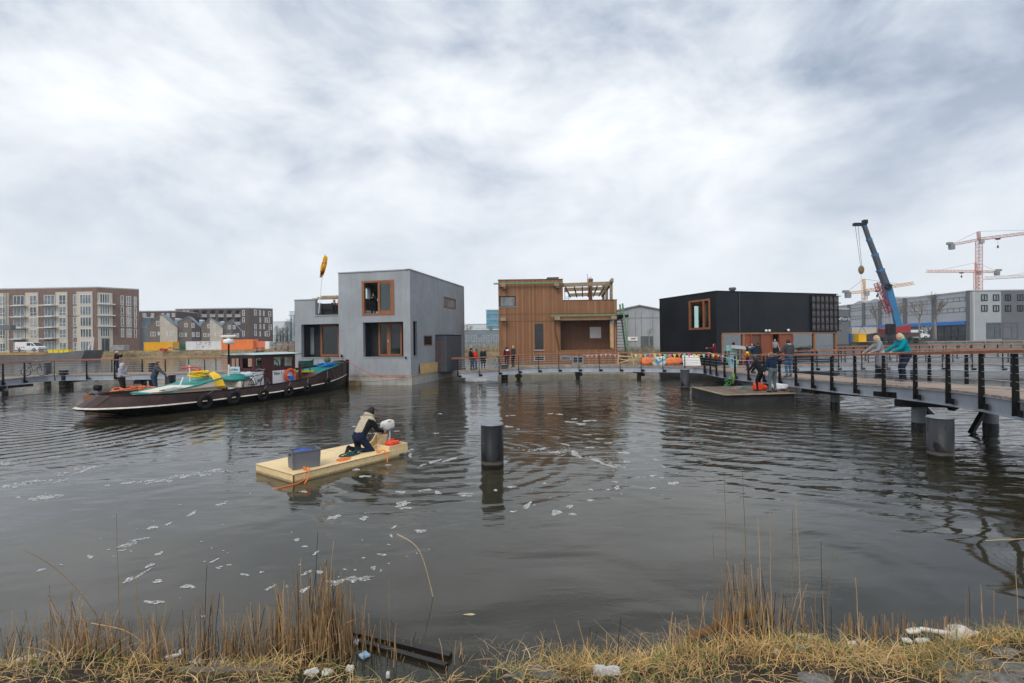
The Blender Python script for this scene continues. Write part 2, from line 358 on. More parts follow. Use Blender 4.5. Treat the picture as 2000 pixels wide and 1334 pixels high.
rc,dc=rings(-17,17,.5,2.5); rc=mth(nt,'MULTIPLY',rc,mth(nt,'SUBTRACT',1.0,smooth(dc,2,10)))
chop=dirn(-8,(.8,1.7),3.4,4,.6,.8); h=mth(nt,'ADD',mth(nt,'MULTIPLY',big,.050),mth(nt,'MULTIPLY',mth(nt,'MULTIPLY',chop,mth(nt,'MULTIPLY_ADD',patch,.85,.15)),.0055))
amp=mth(nt,'ADD',mth(nt,'MULTIPLY_ADD',far,.85,.10),mth(nt,'MULTIPLY',right,.9)); amp=mth(nt,'MULTIPLY',amp,mth(nt,'MULTIPLY_ADD',patch,.7,.45))
h=mth(nt,'ADD',h,mth(nt,'MULTIPLY',mth(nt,'MULTIPLY',rip,amp),.016))
h=mth(nt,'ADD',h,mth(nt,'MULTIPLY',mth(nt,'MULTIPLY',rip2,amp),.024))
h=mth(nt,'ADD',h,mth(nt,'MULTIPLY',mth(nt,'MULTIPLY',fine,mth(nt,'MULTIPLY',far2,mth(nt,'MULTIPLY_ADD',patch,.9,.05))),.0035))
h=mth(nt,'ADD',h,mth(nt,'MULTIPLY',ra,.012)); h=mth(nt,'ADD',h,mth(nt,'MULTIPLY',rb,.015)); h=mth(nt,'ADD',h,mth(nt,'MULTIPLY',rc,.02))
bn=nt.nodes.new('ShaderNodeBump'); bn.inputs['Strength'].default_value=1.0; bn.inputs['Distance'].default_value=1.0; L(nt,h,bn.inputs['Height']); L(nt,bn.outputs[0],b.inputs['Normal'])
m=MB(); m.add([(-420,-30,0),(420,-30,0),(420,420,0),(-420,420,0)],[(0,1,2,3)]); tag(m.build('water',wm),kind='structure')
# ======================= floating foam =======================
foam_m=M('foam',(.66,.67,.66),.8,0,.12,9,.5,60,.2)
nt=foam_m.node_tree; b=nt.nodes['Principled BSDF']; tc=nt.nodes.new('ShaderNodeTexCoord'); L(nt,ramp(nt,noise(nt,tc.outputs['Object'],34,5,.7),[(.40,.0),(.56,.85)]),b.inputs['Alpha'])
m=MB()
def foam(px,py,w_,h_,tilt=0,seed=0,n=18):
    q=random.Random(int(px*7+py*13)+seed); P_=[]; ph=[q.uniform(0,6.28) for _ in range(4)]
    w_*=.80; h_*=.78
    for i in range(n):
        t=2*math.pi*i/n; k=1+.28*math.sin(2*t+ph[0])+.22*math.sin(3*t+ph[1])+.14*math.sin(5*t+ph[2])+.10*math.sin(8*t+ph[3])
        x=w_*math.cos(t)*k; y=h_*math.sin(t)*k; P_.append(W(px+x,py+y-x*tilt,.006))
    lo=[Vector((p.x,p.y,.001)) for p in P_]; m.add(P_+lo,[tuple(range(n))]+[(i,i+n,(i+1)%n+n,(i+1)%n) for i in range(n)])
for a in [(300,1176,19,5,0),(367,1145,14,5.5,.1),(395,926,14,4,.12),(360,931,12,3,.1),(420,918,16,2.5,.2),(325,939,14,2.5,.05),(297,938,10,2,.1),(250,943,14,2.5,.1),(210,948,6,1.6,0),
 (178,914,22,2,.3),(156,922,14,1.5,.25),(64,940,20,1.8,.05),(88,972,26,3,.13),(35,971,7,2,0),(20,948,12,1.5,0),(12,905,10,1.2,.1),(375,1003,12,3.5,.4),(430,985,11,2.5,.1),(441,980,4,1,.3),
 (298,1030,11,4,.1),(329,1023,9,2,.35),(243,1064,19,2,.35),(262,1061,8,2,.1),(176,1087,9,3,0),(311,1081,8,4,.2),(222,1086,4,1.5,0),(252,1132,16,4,.35),(278,1120,18,3,.55),(293,1104,9,4,.3),
 (308,1135,13,3,.15),(418,1095,11,2,.4),(428,1108,10,2.6,.1),(447,1103,5,1.6,0),(479,1122,9,2.5,-.1),(80,1113,9,3,.2),(396,1203,7,2.2,.2),(120,1103,4,1,0),
 (653,1010,13,5,.25),(709,1014,9,2.4,0),(821,1037,11,5,.05),(747,1083,10,2.3,-.05),(690,1132,13,5,.25),(664,1136,10,3,-.1),(643,1135,12,2,0),(716,1131,6,3,.25),(730,1109,6,4,.4),
 (594,1152,12,5,.3),(527,1148,10,3.5,.5),(600,1118,13,3,.3),(625,1117,10,3.5,.2),(595,1067,6,2.5,0),(580,1054,7,3,.3),(617,1080,8,3,.4),(511,1117,5,2,0),(764,1046,4,3,-.5),(770,1029,6,2.5,.4),(560,1145,4,2,0),
 (786,984,20,5,.25),(793,992,14,2.5,0),(784,961,13,2.5,.05),(830,957,13,2.5,.1),(855,962,9,3,0),(908,964,15,2.5,0),(909,968,12,2,0),(848,901,12,3.5,.2),(880,897,16,3,.2),(826,908,10,1.5,.3),(713,1010,8,2,0),
 (712,930,12,2.4,0),(1030,987,12,5,.5),(1002,999,7,2.2,0),(1087,1001,16,5,.1),(1118,1004,10,2.2,0),(1113,989,8,4,.3),(1153,977,9,2.2,0),(1205,952,8,4,.2),(1188,956,6,1.5,.2),(1154,956,5,1.8,0),(1315,944,12,4,-.05),(1275,929,7,2.5,0),
 (1275,953,7,2,0),(1293,933,6,1,0),(1202,941,7,1.6,0),(999,951,9,2.2,0),(1064,944,6,1.5,0),(968,957,5,2,0),(1125,887,16,5,-.4),(1165,899,16,3,-.35),(1190,909,18,2.4,-.3),(1220,884,16,2,-.1),(1224,902,8,2,0),(1085,883,9,2.5,0),
 (1060,876,8,2.5,0),(1115,824,13,1.6,0),(1135,828,13,2.2,0),(1145,822,10,1.5,0),(1122,818,7,1.2,0),(1093,809,9,1.2,0),(1075,808,6,1,0),(1158,821,9,1.3,0),(1153,874,9,2,0),(1189,865,9,1.6,0),(1105,868,9,2,-.2),(1171,857,9,1.2,0),(1148,849,8,1,0),
 (993,833,9,2,0),(1001,811,6,1,0),(991,812,4,1,0),(1013,838,4,1,0),(1281,898,8,1.5,-.2),(1297,912,6,1.3,-.2),(795,883,8,3,.5),(801,889,5,5,0),(804,878,5,2,0),(696,917,10,2,0),(758,908,6,1.5,0),(593,960,9,2,.1),
 (180,867,30,.8,.08),(300,858,18,.8,.1),(100,893,26,.9,.1),(330,890,16,.9,.15),(720,846,6,1,0),(733,846,4,1,0),(692,833,6,1,0),(470,842,7,1,0),(520,830,6,.8,0),(860,808,5,1,0),(852,846,6,1.3,0),(775,842,6,1,0)]:
    foam(*a)
for i in range(150):
    z=rnd.choice([(1130,850,110,55),(1160,880,130,40),(1000,940,230,50),(700,1080,110,60),(380,1070,150,70),(850,830,90,30),(250,940,220,30),(560,800,130,25),(1250,930,110,40)])
    yy=max(775,rnd.gauss(z[1],z[3]*.6)); ks=(yy-740)/230; foam(rnd.gauss(z[0],z[2]*.6),yy,rnd.uniform(.8,3.0)*ks,rnd.uniform(.5,1.0)*ks,rnd.uniform(-.1,.3),i,9)
for x0,y0,x1,y1,k in ((0,950,135,934,46),(275,942,445,917,70),(110,926,205,908,34),(55,975,120,966,22),(0,905,60,898,16),(1100,878,1230,915,40),(230,1072,300,1045,14),(640,1138,720,1126,16),(150,870,330,856,30),(1010,876,1110,886,26)):
    for i in range(k):
        t=rnd.random(); sc_=(y0-740)/220; foam(x0+(x1-x0)*t+rnd.gauss(0,2),y0+(y1-y0)*t+rnd.gauss(0,1.6)+2*math.sin(t*9),rnd.uniform(2,8)*sc_,rnd.uniform(.6,1.5)*sc_,.12,i,9)
tag(m.build('foam',foam_m),'white patches and flecks of foam drifting on the dark water','foam',kind='stuff')
# ======================= far banks =======================
def hy(px): return 666-.0125*(px-1000)
grass_far=M('dry_bank_grass',(.26,.20,.115),.9,0,.45,.9,.8,8,.1)
soil_far=M('site_ground',(.22,.20,.17),.9,0,.2,.05)
GZ=1.35
wl=[(-400,60),(-230,100),(-150,116),(-122,118),(-85,120),(-50,119),(-25,117),(-5,116),(12,114),(30,114),(52,118),(74,122)]
def shore(x):
    for (a,ya),(b_,yb) in zip(wl,wl[1:]):
        if x<=b_: return ya+(yb-ya)*(x-a)/(b_-a)
    return wl[-1][1]
q=random.Random(3); rows=[]; xs=[-260+i*1.3 for i in range(int(334/1.3)+1)]
for k,(dy,z) in enumerate([(-.5,-.3),(.3,.25),(1.3,.8),(2.6,1.45),(4.5,1.7),(7,1.5),(10,GZ-.02)]):
    rows.append([(x+q.uniform(-.3,.3),shore(x)+dy+q.uniform(-.35,.35)+.5*math.sin(x*.31),z+(q.uniform(-.16,.22)+.15*math.sin(x*.7) if 1<k<6 else 0)) for x in xs])
m=MB(); m.grid(rows); tag(m.build('bank',grass_far,smooth=True),kind='structure')
m=MB(); far_poly=[(x,shore(x)+9.5) for x,_ in wl[1:-1]]; m.prism(far_poly+[(74,126.5),(400,126.5),(700,700),(-700,700),(-400,110)],GZ-1,GZ); tag(m.build('ground',soil_far),kind='structure')
# dry grass tufts on the far bank, too many to count
def blades(m,pts,n,hmin,hmax,wd,lean,seg=3,q=rnd,spread=.1,k=None):
    for (x,y,z) in pts:
        for _ in range(n):
            a=q.uniform(0,6.28); hh=q.uniform(hmin,hmax); l=q.uniform(.1,1)*lean*hh; bx,by=x+q.gauss(0,spread),y+q.gauss(0,spread)
            wa=q.uniform(0,3.14); wx,wy=math.cos(wa)*wd/2,math.sin(wa)*wd/2; vs=[]
            for i in range(seg+1):
                t=i/seg; cx=bx+math.cos(a)*l*t*t; cy=by+math.sin(a)*l*t*t; cz=z+hh*(t-.35*t*t*min(1,lean)); s=(1-t*.85)
                vs+=[(cx-wx*s,cy-wy*s,cz),(cx+wx*s,cy+wy*s,cz)]
            m.add(vs,[(2*i,2*i+1,2*i+3,2*i+2) for i in range(seg)],k)
straw_far=M('far_straw',(.36,.28,.16),.9,0,.3,.8,isl=.35)
m=MB()
for i in range(3600):
    x=q.uniform(-135,72); d=q.choice([.5,.9,1.6,2.4,3.4,5]); z=.3+.45*min(d,2.6)
    if x>-25 and x<40: blades(m,[(x,shore(x)+d,z)],3,.9,1.9,.10,.4,2,q,.6)
    else: blades(m,[(x,shore(x)+d,z)],3,.35,1.0,.10,.7,2,q,.5)
tag(m.build('bank_grass',straw_far),'dry straw coloured reeds and grass along the far bank','grass',kind='stuff')
# right hand quay
m=MB(); Fq=Face((70,124),(1,.02)); m.fbox(Fq,0,300,-1,GZ+.1,-1.5,0); m.fbox(Fq,0,300,GZ+.1,GZ+.45,-1.2,.25)
for i in range(60): m.fbox(Fq,2+i*5,2.35+i*5,-.5,GZ+.1,0,.25)
m.fbox(Fq,0,300,.5,.62,0,.12)
q0=m.build('quay_wall',M('quay_concrete',(.27,.26,.23),.9,0,.3,.4,.2,6,.2,.4)); tag(q0,'long weathered concrete quay wall below the grey buildings across the water','quay wall')

# ======================= grey floating house =======================
def col2(px,py,D): p=G(px,py,D); return (p.x,p.y)
C0=W(803,752,0); v=Vector((.24,1)).normalized(); F1=Face((C0.x,C0.y),(-v.y,v.x),(-v.x,-v.y)); F2=Face((C0.x,C0.y),(v.x,v.y),(v.y,-v.x))
zb=F1.hit(802,732.6)[1]; zt=F1.hit(800,527)[1]; sM=F1.hit(661.5,600)[0]; sL=F1.hit(575.5,620)[0]; zl=F1.hit(577,587)[1]; dep=F2.hit(905,620)[0]
gh=thing('floating_house','grey plastered cubic floating house with brown framed windows and a roof terrace','house',(C0.x,C0.y,0))
hUp=F1.rect(707.4,547.5,769.6,615.8); hLR=F1.rect(709.3,629,787.8,697); hLL=F1.rect(588.5,633,662,698); ter=F1.rect(615.6,575,660.5,615.5)
slot=F2.rect(807.2,627.5,815,694.5); wSm=F2.rect(827.5,655,844,675); wUp=F2.rect(867,581.5,889.8,602.5); ax=F2.rect(850.6,655,897,724)
Fb=Face(F1.pt(0,0,-dep)[:2],F1.u,F1.n); bUp=Fb.rect(700,560,775,607)
m=MB()
m.wall(F1,0,sM,zb,zt,[hUp,hLR],0,.3); m.wall(F1,sM,sL,zb,zl,[hLL,(ter[0],ter[1],ter[2],zl+1),(sM-1,hLL[1],hLL[2],hLL[3])],0,.3)
m.wall(F2,.3,dep,zb,zt,[slot,wSm,wUp],0,.3)
m.wall(Fb,0,sM,zb,zt,[bUp,(1,4,1.6,3.4)],0,.3); m.wall(Fb,sM,sL,zb,zl,[],0,.3)
F2L=Face(F1.pt(sL,0)[:2],F2.u,(-F2.n.x,-F2.n.y)); m.wall(F2L,.3,dep-.3,zb,zl,[(.8,2.2,1.8,3.9)],0,.3)
F2M=Face(F1.pt(sM,0)[:2],F2.u,(-F2.n.x,-F2.n.y)); m.wall(F2M,.3,dep-.3,zl-.6,zt,[(1.5,4,zl+.3,zt-.7)],0,.3)
m.build('wall',stucco,gh)
m=MB()   # floors, ceilings and inner partitions
def slab(a0,a1,o0,o1,z0,z1): m.fbox(F1,a0,a1,z0,z1,o0,o1)
slab(.3,sM-.3,-dep+.3,-.3,zt-.35,zt-.12); slab(.3,sM-.3,-dep+.3,-.3,hUp[2]-.42,hUp[2]-.05); slab(sM,sL-.3,-dep+.3,-.3,ter[2]-.3,ter[2]-.06); slab(.3,sL-.3,-dep+.3,-.3,zb,zb+.12)
m.build('floor',interior,gh)
m=MB()
for h_ in (hLR,hLL):   # recessed porches lined in dark boards
    a0,a1,z0,z1=h_; m.fbox(F1,a0-.02,a0+.0,z0,z1,-1.1,-.31); m.fbox(F1,a1,a1+.02,z0,z1,-1.1,-.31); m.fbox(F1,a0-.02,a1+.02,z0-.06,z0-.004,-1.1,-.31); m.fbox(F1,a0-.02,a1+.02,z1+.004,z1+.06,-1.1,-.31)
m.fbox(F1,hLR[0]-.3,hLR[0]+(hLR[1]-hLR[0])*.17,hLR[2],hLR[3],-1.15,-1.1); m.fbox(F1,hLR[0]+(hLR[1]-hLR[0])*.80,hLR[1]+.3,hLR[2],hLR[3],-1.15,-1.1)
m.fbox(F1,hLL[0]+(hLL[1]-hLL[0])*.72,hLL[1]+.3,hLL[2],hLL[3],-1.15,-1.1)
m.fbox(F2,slot[0]-.02,slot[1]+.02,slot[2],slot[3],-.34,-.31)
m.build('recess',M('dark_cladding',(.02,.022,.028),.7,0,.3,3),gh)
m=MB(); m.fbox(F1,-.04,sM+.02,zt,zt+.07,-.36,.06); m.fbox(F2,-.06,dep,zt+.004,zt+.074,-.36,.06); m.fbox(F1,ter[1],sL+.02,zl,zl+.07,-.36,.05); m.fbox(Fb,0,sM,zt,zt+.07,-.3,.05); build_each(m,'coping',M('zinc_trim',(.38,.41,.45),.45,.3,.1,2),gh); m=MB()
m.fbox(F1,ter[0],ter[1]+.04,ter[2]-.04,ter[2]+.015,-.36,.07)
for h_ in (hLR,hLL): m.fbox(F1,h_[0]-.03,h_[1]+.03,h_[2]-.05,h_[2]-.002,-.2,.05)
m.fbox(F2,slot[0]-.05,slot[1]+.05,slot[2]-.06,slot[2],-.2,.05); build_each(m,'sill',M('zinc_trim'),gh)
m=MB(); m.fbox(F1,-.12,sL+.1,-.5,zb-.12,-dep,.12); m.fbox(F2,.1,dep+.1,-.5,zb-.125,-1,.13)
for i in range(9): m.fbox(F1,.2+i*.95,.23+i*.95,0,zb-.14,.12,.135)
m.build('hull',concrete,gh)
m=MB(); m.fbox(F1,-.15,sL+.1,zb-.12,zb-.02,-.1,.16); m.fbox(F2,-.14,dep,zb-.122,zb-.022,-.1,.16); m.build('ledger_strip',M('weathered_timber',(.40,.30,.22),.8,0,.3,3),gh)
# upper window: left leaf slid open, right leaf glazed
a0,a1,z0,z1=hUp; m=MB(); fwd=.17
m.fbox(F1,a0-.02,a0+fwd,z0,z1,-.2,.03); m.fbox(F1,a1-fwd,a1+.02,z0,z1,-.2,.03); m.fbox(F1,a0+fwd,a1-fwd,z0,z0+.14,-.2,.03); m.fbox(F1,a0+fwd,a1-fwd,z1-.14,z1,-.2,.03)
fr=m.build('window_frame',frame_brown,gh); m=MB(); md=a0+(a1-a0)*.50   # s grows to the left of the picture, so the glazed leaf is a0..md
m.fbox(F1,md-.14,md+.02,z0+.14,z1-.14,-.16,-.01); m.fbox(F1,a0+fwd,a0+fwd+.12,z0+.14,z1-.14,-.16,-.01); m.fbox(F1,a0+fwd,md-.14,z0+.14,z0+.34,-.16,-.013); m.fbox(F1,a0+fwd,md-.14,z1-.26,z1-.14,-.16,-.013); m.build('sliding_leaf',frame_brown,fr)
m=MB(); m.fbox(F1,a0+fwd+.1,md-.12,z0+.3,z1-.24,-.1,-.07); m.build('pane',see,fr)
m=MB(); m.fbox(F1,md-.02,md+.03,z0+1.0,z0+1.2,-.01,.04); m.build('handle',galv,fr)
a0,a1,z0,z1=bUp; window(Fb,bUp,gh,frame_brown,see,.1,(.33,.66),(),0,.1)
# lower right doors
a0,a1,z0,z1=hLR; q0=a0+(a1-a0)*.19; q1=a0+(a1-a0)*.79
f=window(F1,(q0,q1,z0+.03,z1-.02),gh,frame_brown,pane,.15,(.52,.60),(),-1.0,.12,'glazed_door')
m=MB(); m.fbox(F1,(q0+q1)/2+.05,(q0+q1)/2+.2,z0+1.1,z0+1.14,-1.0,-.94); m.fbox(F1,(q0+q1)/2+.12,(q0+q1)/2+.16,z0+1.0,z0+1.25,-1.0,-.96); m.build('handle',galv,f)
a0,a1,z0,z1=hLL; window(F1,(a0+.0,a0+(a1-a0)*.71,z0+.03,z1-.02),gh,frame_brown,glass_see('soft_pane',(.30,.34,.32),.05),.17,(.30,),(),-1.0,.12,'glazed_door')
m=MB(); m.fbox(F1,hLL[1]-.02,hLL[1]-.35,z0+.2,z1-.2,-1.05,-1.02); m.build('side_pane',pane_l,gh)
window(F2,wSm,gh,frame_brown,pane,.08,(),(),.02,.12); window(F2,wUp,gh,frame_brown,pane_l,.1,(),(),.02,.12)
window(F2,(slot[0]+.02,slot[1]-.02,slot[2],slot[3]),gh,black_m,pane,.05,(),(),-.15,.08)
# entrance annex
sA=F2.hit(850.6,690)[0]; sB=F2.hit(897.5,690)[0]; An=Face(F2.pt(sA,0)[:2],F2.n,(-F2.u.x,-F2.u.y)); w1=An.hit(872.5,690)[0]
z1=An.hit(860,655)[1]; m=MB(); m.fbox(F2,sA,sA+(sB-sA)*.62,zb-.05,z1,.001,w1); m.build('annex',annex_m,gh,bevel=.01)
m=MB(); m.fbox(F2,sA-.03,sA+(sB-sA)*.62+.03,z1+.002,z1+.06,.001,w1+.03); m.build('annex_roof',black_m,gh)
window(An,An.rect(853,667,864.5,707.5),gh,frame_brown,glass_dark('cream_pane',(.32,.32,.26),.8,.3),.07,(),(),.02,.06)
m=MB(); m.fbox(F2,*F2.rect(817,708.5,851,728),.16,.185); m.build('plywood_panel',M('plywood',(.62,.43,.20),.6,0,.15,2,.1,30,.3),gh)
m=MB(); p=F1.pt(.35,hLR[2]-.1,.1); m.cyl(p,.05,p.z-.05,p.z+.12,10); p=F1.pt(ter[0]-.3,hLL[2]+.1,.12); m.cyl(p,.06,p.z-.1,p.z+.1,10); build_each(m,'wall_lamp',black_m,gh)
m=MB(); m.torus(F1.pt(sM-1.6,zt+.05,-1.2),.42,.09,(F1.n.x,F1.n.y,0),20,8,None,0,math.pi); m.build('roof_hose',black_m,gh)
m=MB(); m.fbox(F1,ter[0]-.02,sL-.3,ter[2]+.02,zl-.03,-2.9,-2.85); m.fbox(F1,ter[0]-.02,sL-.3,ter[2]+.62,ter[2]+.68,-2.85,-2.78); m.build('terrace_screen',M('dark_cladding'),gh)
# timber post and rail at the back corner (seen to the right)
m=MB(); p=F2.pt(dep+.6,0,0.0); a=G(905,690,p.y); m.beam((a.x,p.y,.9),(a.x,p.y,F2.hit(905,637)[1]),.22,.22); m.beam((a.x+.15,p.y,F2.hit(905,637)[1]),(a.x-1.2,p.y,F2.hit(905,637)[1]),.2,.2); m.build('porch_post',M('porch_timber',(.42,.24,.12),.7,0,.2,3),gh)
# planks stacked across the terrace parapet
for i in range(7):
    m=MB(); zz=zl+.12+.07*(i//3)+.004*i; o=-.5-.28*(i%3); a=ter[0]-.02+.15*i*.3; m.beam(F1.pt(sM+.1+.05*i,zz,o),F1.pt(ter[1]+.6-.12*i,zz+.03,o-.1),.24,.055)
    t_=m.build('plank',M('raw_plank',(.48,.36,.24),.8,0,.25,2,.1,40,.2,0,.25)); tag(t_,'pale timber plank in the loose pile lying over the roof terrace opening','plank','planks piled above the roof terrace')
# flag
fl=thing('flag','yellow flag with dark red emblem hanging from a tilted pole above the roof terrace','flag',F1.pt(sM+1.0,ter[2],-.4))
pz=F1.hit(623,600)[1]; p0=G(622.5,612,C0.y+1.8); p1=G(634.5,494,C0.y+1.8)
m=MB(); m.tube([p0,p0.lerp(p1,.5)+Vector((-.03,0,0)),p1],[.03,.024,.015],8); m.build('pole',white_m,fl)
fm,nt,b=new_mat('flag_cloth'); tc=nt.nodes.new('ShaderNodeTexCoord'); n=noise(nt,tc.outputs['Object'],1.9,2,.4,.3)
s_=nt.nodes.new('ShaderNodeSeparateXYZ'); L(nt,tc.outputs['Generated'],s_.inputs[0])
mask=mth(nt,'MULTIPLY',mth(nt,'LESS_THAN',mth(nt,'ABSOLUTE',mth(nt,'SUBTRACT',s_.outputs[2],.38)),.28),mth(nt,'GREATER_THAN',n,.56))
c1=mixc(nt,mask,(.90,.52,.0),(.20,.04,.015)); L(nt,c1,b.inputs['Base Color']); b.inputs['Roughness'].default_value=.8
rows=[]; nn=14
pix=[(634.5,497,638,501),(630,505,638.5,508),(629,512,638,515),(626,519,638,520),(625.5,526,636.5,527),(626,533,634,533),(625,539,630.5,538),(624.5,542,627.5,541)]
for i,(xa,ya,xb,yb) in enumerate(pix):
    r=[]
    for j in range(nn+1):
        t=j/nn; p=G(xa+(xb-xa)*t,ya+(yb-ya)*t,C0.y+1.8); p.y+=.16*math.sin(t*15+i*.7)*(.3+t); r.append(p)
    rows.append(r)
m=MB(); m.grid(rows); k=m.build('cloth',fm,fl,smooth=True); so_=k.modifiers.new('s','SOLIDIFY'); so_.thickness=.006; 
# mooring line house corner to tug
# ======================= timber floating house =======================
YW=43.5; OX=G(973.6,600,YW); Fw=Face((OX.x,YW),(1,0),(0,-1)); larch=planks('larch_boards',[(.21,.088,.038),(.32,.15,.065),(.25,.11,.048),(.38,.205,.10),(.28,.12,.05)],.16,'xy',.65,.5,.5)
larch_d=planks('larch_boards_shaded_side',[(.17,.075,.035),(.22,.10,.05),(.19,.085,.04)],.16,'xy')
th=thing('floating_house','timber clad floating house with green gutters, open porch and roof pergola','house',(OX.x,YW,0))
ft=lambda px,py: Fw.hit(px,py)
sR=ft(1099.3,560)[0]; sE=ft(1204.8,600)[0]; z0=ft(1000,712.5)[1]; zT=ft(1040,546.5)[1]; zP=ft(1150,586.5)[1]; zG=ft(1150,624)[1]; zG2=ft(1150,683)[1]; DW=9.0
wC=Fw.rect(974.7,578.3,1006.9,599); wT=Fw.rect(1042.9,631,1062.7,683.6); wL=[Fw.rect(1043.5,695.3,1063.5,704.4),Fw.rect(1095,695.3,1115.5,703.5),Fw.rect(1118.5,696,1139,710)]
po=(ft(1094.5,650)[0],sE-.06,zG2,zG); pw=ft(1202,650)[0]
m=MB(); m.wall(Fw,0,sR,z0,zT,[wC,wT,wL[0],wL[1],po],0,.25); m.wall(Fw,sR,sE,z0,zP,[(po[0],sE-.25,po[2],po[3]),wL[1],wL[2]],0,.25)
FsL=Face((OX.x,YW),(0,1),(-1,0)); m.wall(FsL,.25,DW,z0,zT,[(.0,.9,wC[2],wC[3]),(3,4.5,2,4)],0,.25)
FsM=Face((OX.x+sR,YW),(0,1),(1,0)); m.wall(FsM,.25,DW,zP-.8,zT,[(2.5,4.2,zP+.1,zT-.6)],0,.25)
FsR=Face((OX.x+sE,YW),(0,1),(1,0)); m.wall(FsR,.25,DW,z0,zP,[(.25,2.2,po[2],po[3])],0,.25)
FwB=Face((OX.x,YW+DW),(1,0),(0,1)); m.wall(FwB,0,sR,z0,zT,[],0,.25); m.wall(FwB,sR,sE,z0,zP,[],0,.25)
m.build('wall',larch,th)
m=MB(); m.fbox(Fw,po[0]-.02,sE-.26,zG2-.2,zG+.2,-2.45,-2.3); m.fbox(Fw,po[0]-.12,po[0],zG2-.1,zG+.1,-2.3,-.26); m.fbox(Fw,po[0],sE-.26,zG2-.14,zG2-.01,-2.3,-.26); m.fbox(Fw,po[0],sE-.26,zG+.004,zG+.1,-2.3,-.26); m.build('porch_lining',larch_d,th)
m=MB(); m.fbox(Fw,.25,sR-.25,zT-.5,zT-.3,-DW+.25,-.25); m.fbox(Fw,.25,sE-.25,zP-1.5,zP-1.2,-DW+.25,-.25); m.build('roof',M('roof_felt',(.09,.09,.095),.9),th)
m=MB(); m.fbox(Fw,-.03,sR+.02,zT,zT+.06,-.3,.04); m.fbox(Fw,sR+.02,sE+.03,zP,zP+.05,-.3,.04); build_each(m,'coping',M('bronze_trim',(.10,.055,.03),.5,.2),th); m=MB(); m.fbox(Fw,-.002,sE,ft(1000,594.8)[1]-.9,ft(1000,594.8)[1]-.86,0,.012); m.fbox(Fw,-.002,po[0],zG-.12,zG-.08,0,.012); build_each(m,'flashing',M('bronze_trim'),th)
m=MB(); m.fbox(Fw,-.15,sE+.15,-.5,z0-.02,-DW-.2,.2); m.build('hull',M('hull_concrete',(.36,.345,.30),.85,0,.2,1,.3,20,.2,.5),th)
window(Fw,(wC[0]+.05,wC[1],wC[2],wC[3]),th,black_m,glass_dark('curtain_pane',(.14,.15,.15),.8,.6),.07,(),(),-.02,.1,'window',galv)
window(Fw,wT,th,frame_brown,pane,.07,(),(),0,.1,'window',galv)
for r_ in wL: window(Fw,r_,th,galv,pane,.06,(.5,) if r_ is wL[2] else (),(.5,) if r_ is not wL[2] else (),0,.1)
green_m=M('green_gutter',(.13,.25,.14),.45,0,.15,2)
m=MB(); zz=ft(1030,554)[1]; m.beam(Fw.pt(ft(964.5,554)[0],zz-.02,.35),Fw.pt(sR-.02,zz+.02,.35),.14,.12); m.build('gutter',green_m,th)
m=MB(); zz=ft(1140,616.5)[1]; m.beam(Fw.pt(ft(1076,617)[0],zz,.4),Fw.pt(ft(1213,616)[0],zz+.03,.4),.14,.12); m.build('gutter',green_m,th)
beam_m=M('grey_timber',(.30,.235,.16),.8,0,.3,2,.2,30,.2)
m=MB()
for px,py in ((983,555),(1086,553.5)):
    a,z=ft(px,py); m.fbox(Fw,a-.22,a+.22,z-.30,z+.0,.0,.62); m.fbox(Fw,a-.05,a+.25,z-.44,z-.30,.0,.5)
build_each(m,'rafter_end',beam_m,th)
m=MB(); zz=ft(1140,620.5)[1]; m.fbox(Fw,po[0]-.1,sE-.3,zz-.24,zz+.06,.003,.28); m.build('lintel',M('lintel_wood',(.25,.15,.09),.7,0,.25,2),th)
m=MB()
for px in (983,1087,1196): a,_=ft(px,620); m.fbox(Fw,a-.24,a+.24,zz-.22,zz+.10,.28,.75)
build_each(m,'beam_end',beam_m,th)
m=MB(); a,_=ft(1200,620); m.fbox(Fw,a,a+1.15,zz-.02,zz+.2,-.6,.5); m.fbox(Fw,a,a+.55,zz-.2,zz-.02,-.5,.4); m.build('platform_bracket',black_m,th)
a0,a1,b0,b1=Fw.rect(1192,626,1198,679); m=MB(); m.fbox(Fw,a0,a1,b0,b1-.25,-.28,.02); m.build('porch_post',M('pine_post',(.56,.36,.17),.65,0,.15,2),th); m=MB(); m.fbox(Fw,a0+.02,a1-.02,b1-.25,b1,-.26,.0); m.build('post_cap',galv,th)
m=MB(); m.fbox(Fw,*Fw.rect(1160,637,1183,660),-2.29,-2.25); m.build('blank_board',white_m,th)
for px in (1083,): m=MB(); m.tube([Fw.pt(ft(px,625)[0],ft(px,625)[1],.08),Fw.pt(ft(px+2,650)[0],ft(px,650)[1],.08),Fw.pt(ft(px+9,683)[0],ft(px,683)[1],.08)],.045,8); m.build('downpipe',M('brown_pipe',(.10,.05,.03),.5),th)
m=MB(); a0,a1,b0,b1=Fw.rect(1072,539.5,1092.8,546.5); m.fbox(Fw,a0,a1,b0-.3,b1,-2.2,-1.2); m.build('chimney_box',galv_dark,th)
m=MB(); m.fbox(Fw,a0-.06,a1+.06,b1+.002,b1+.06,-2.26,-1.14); m.build('chimney_cap',black_m,th)
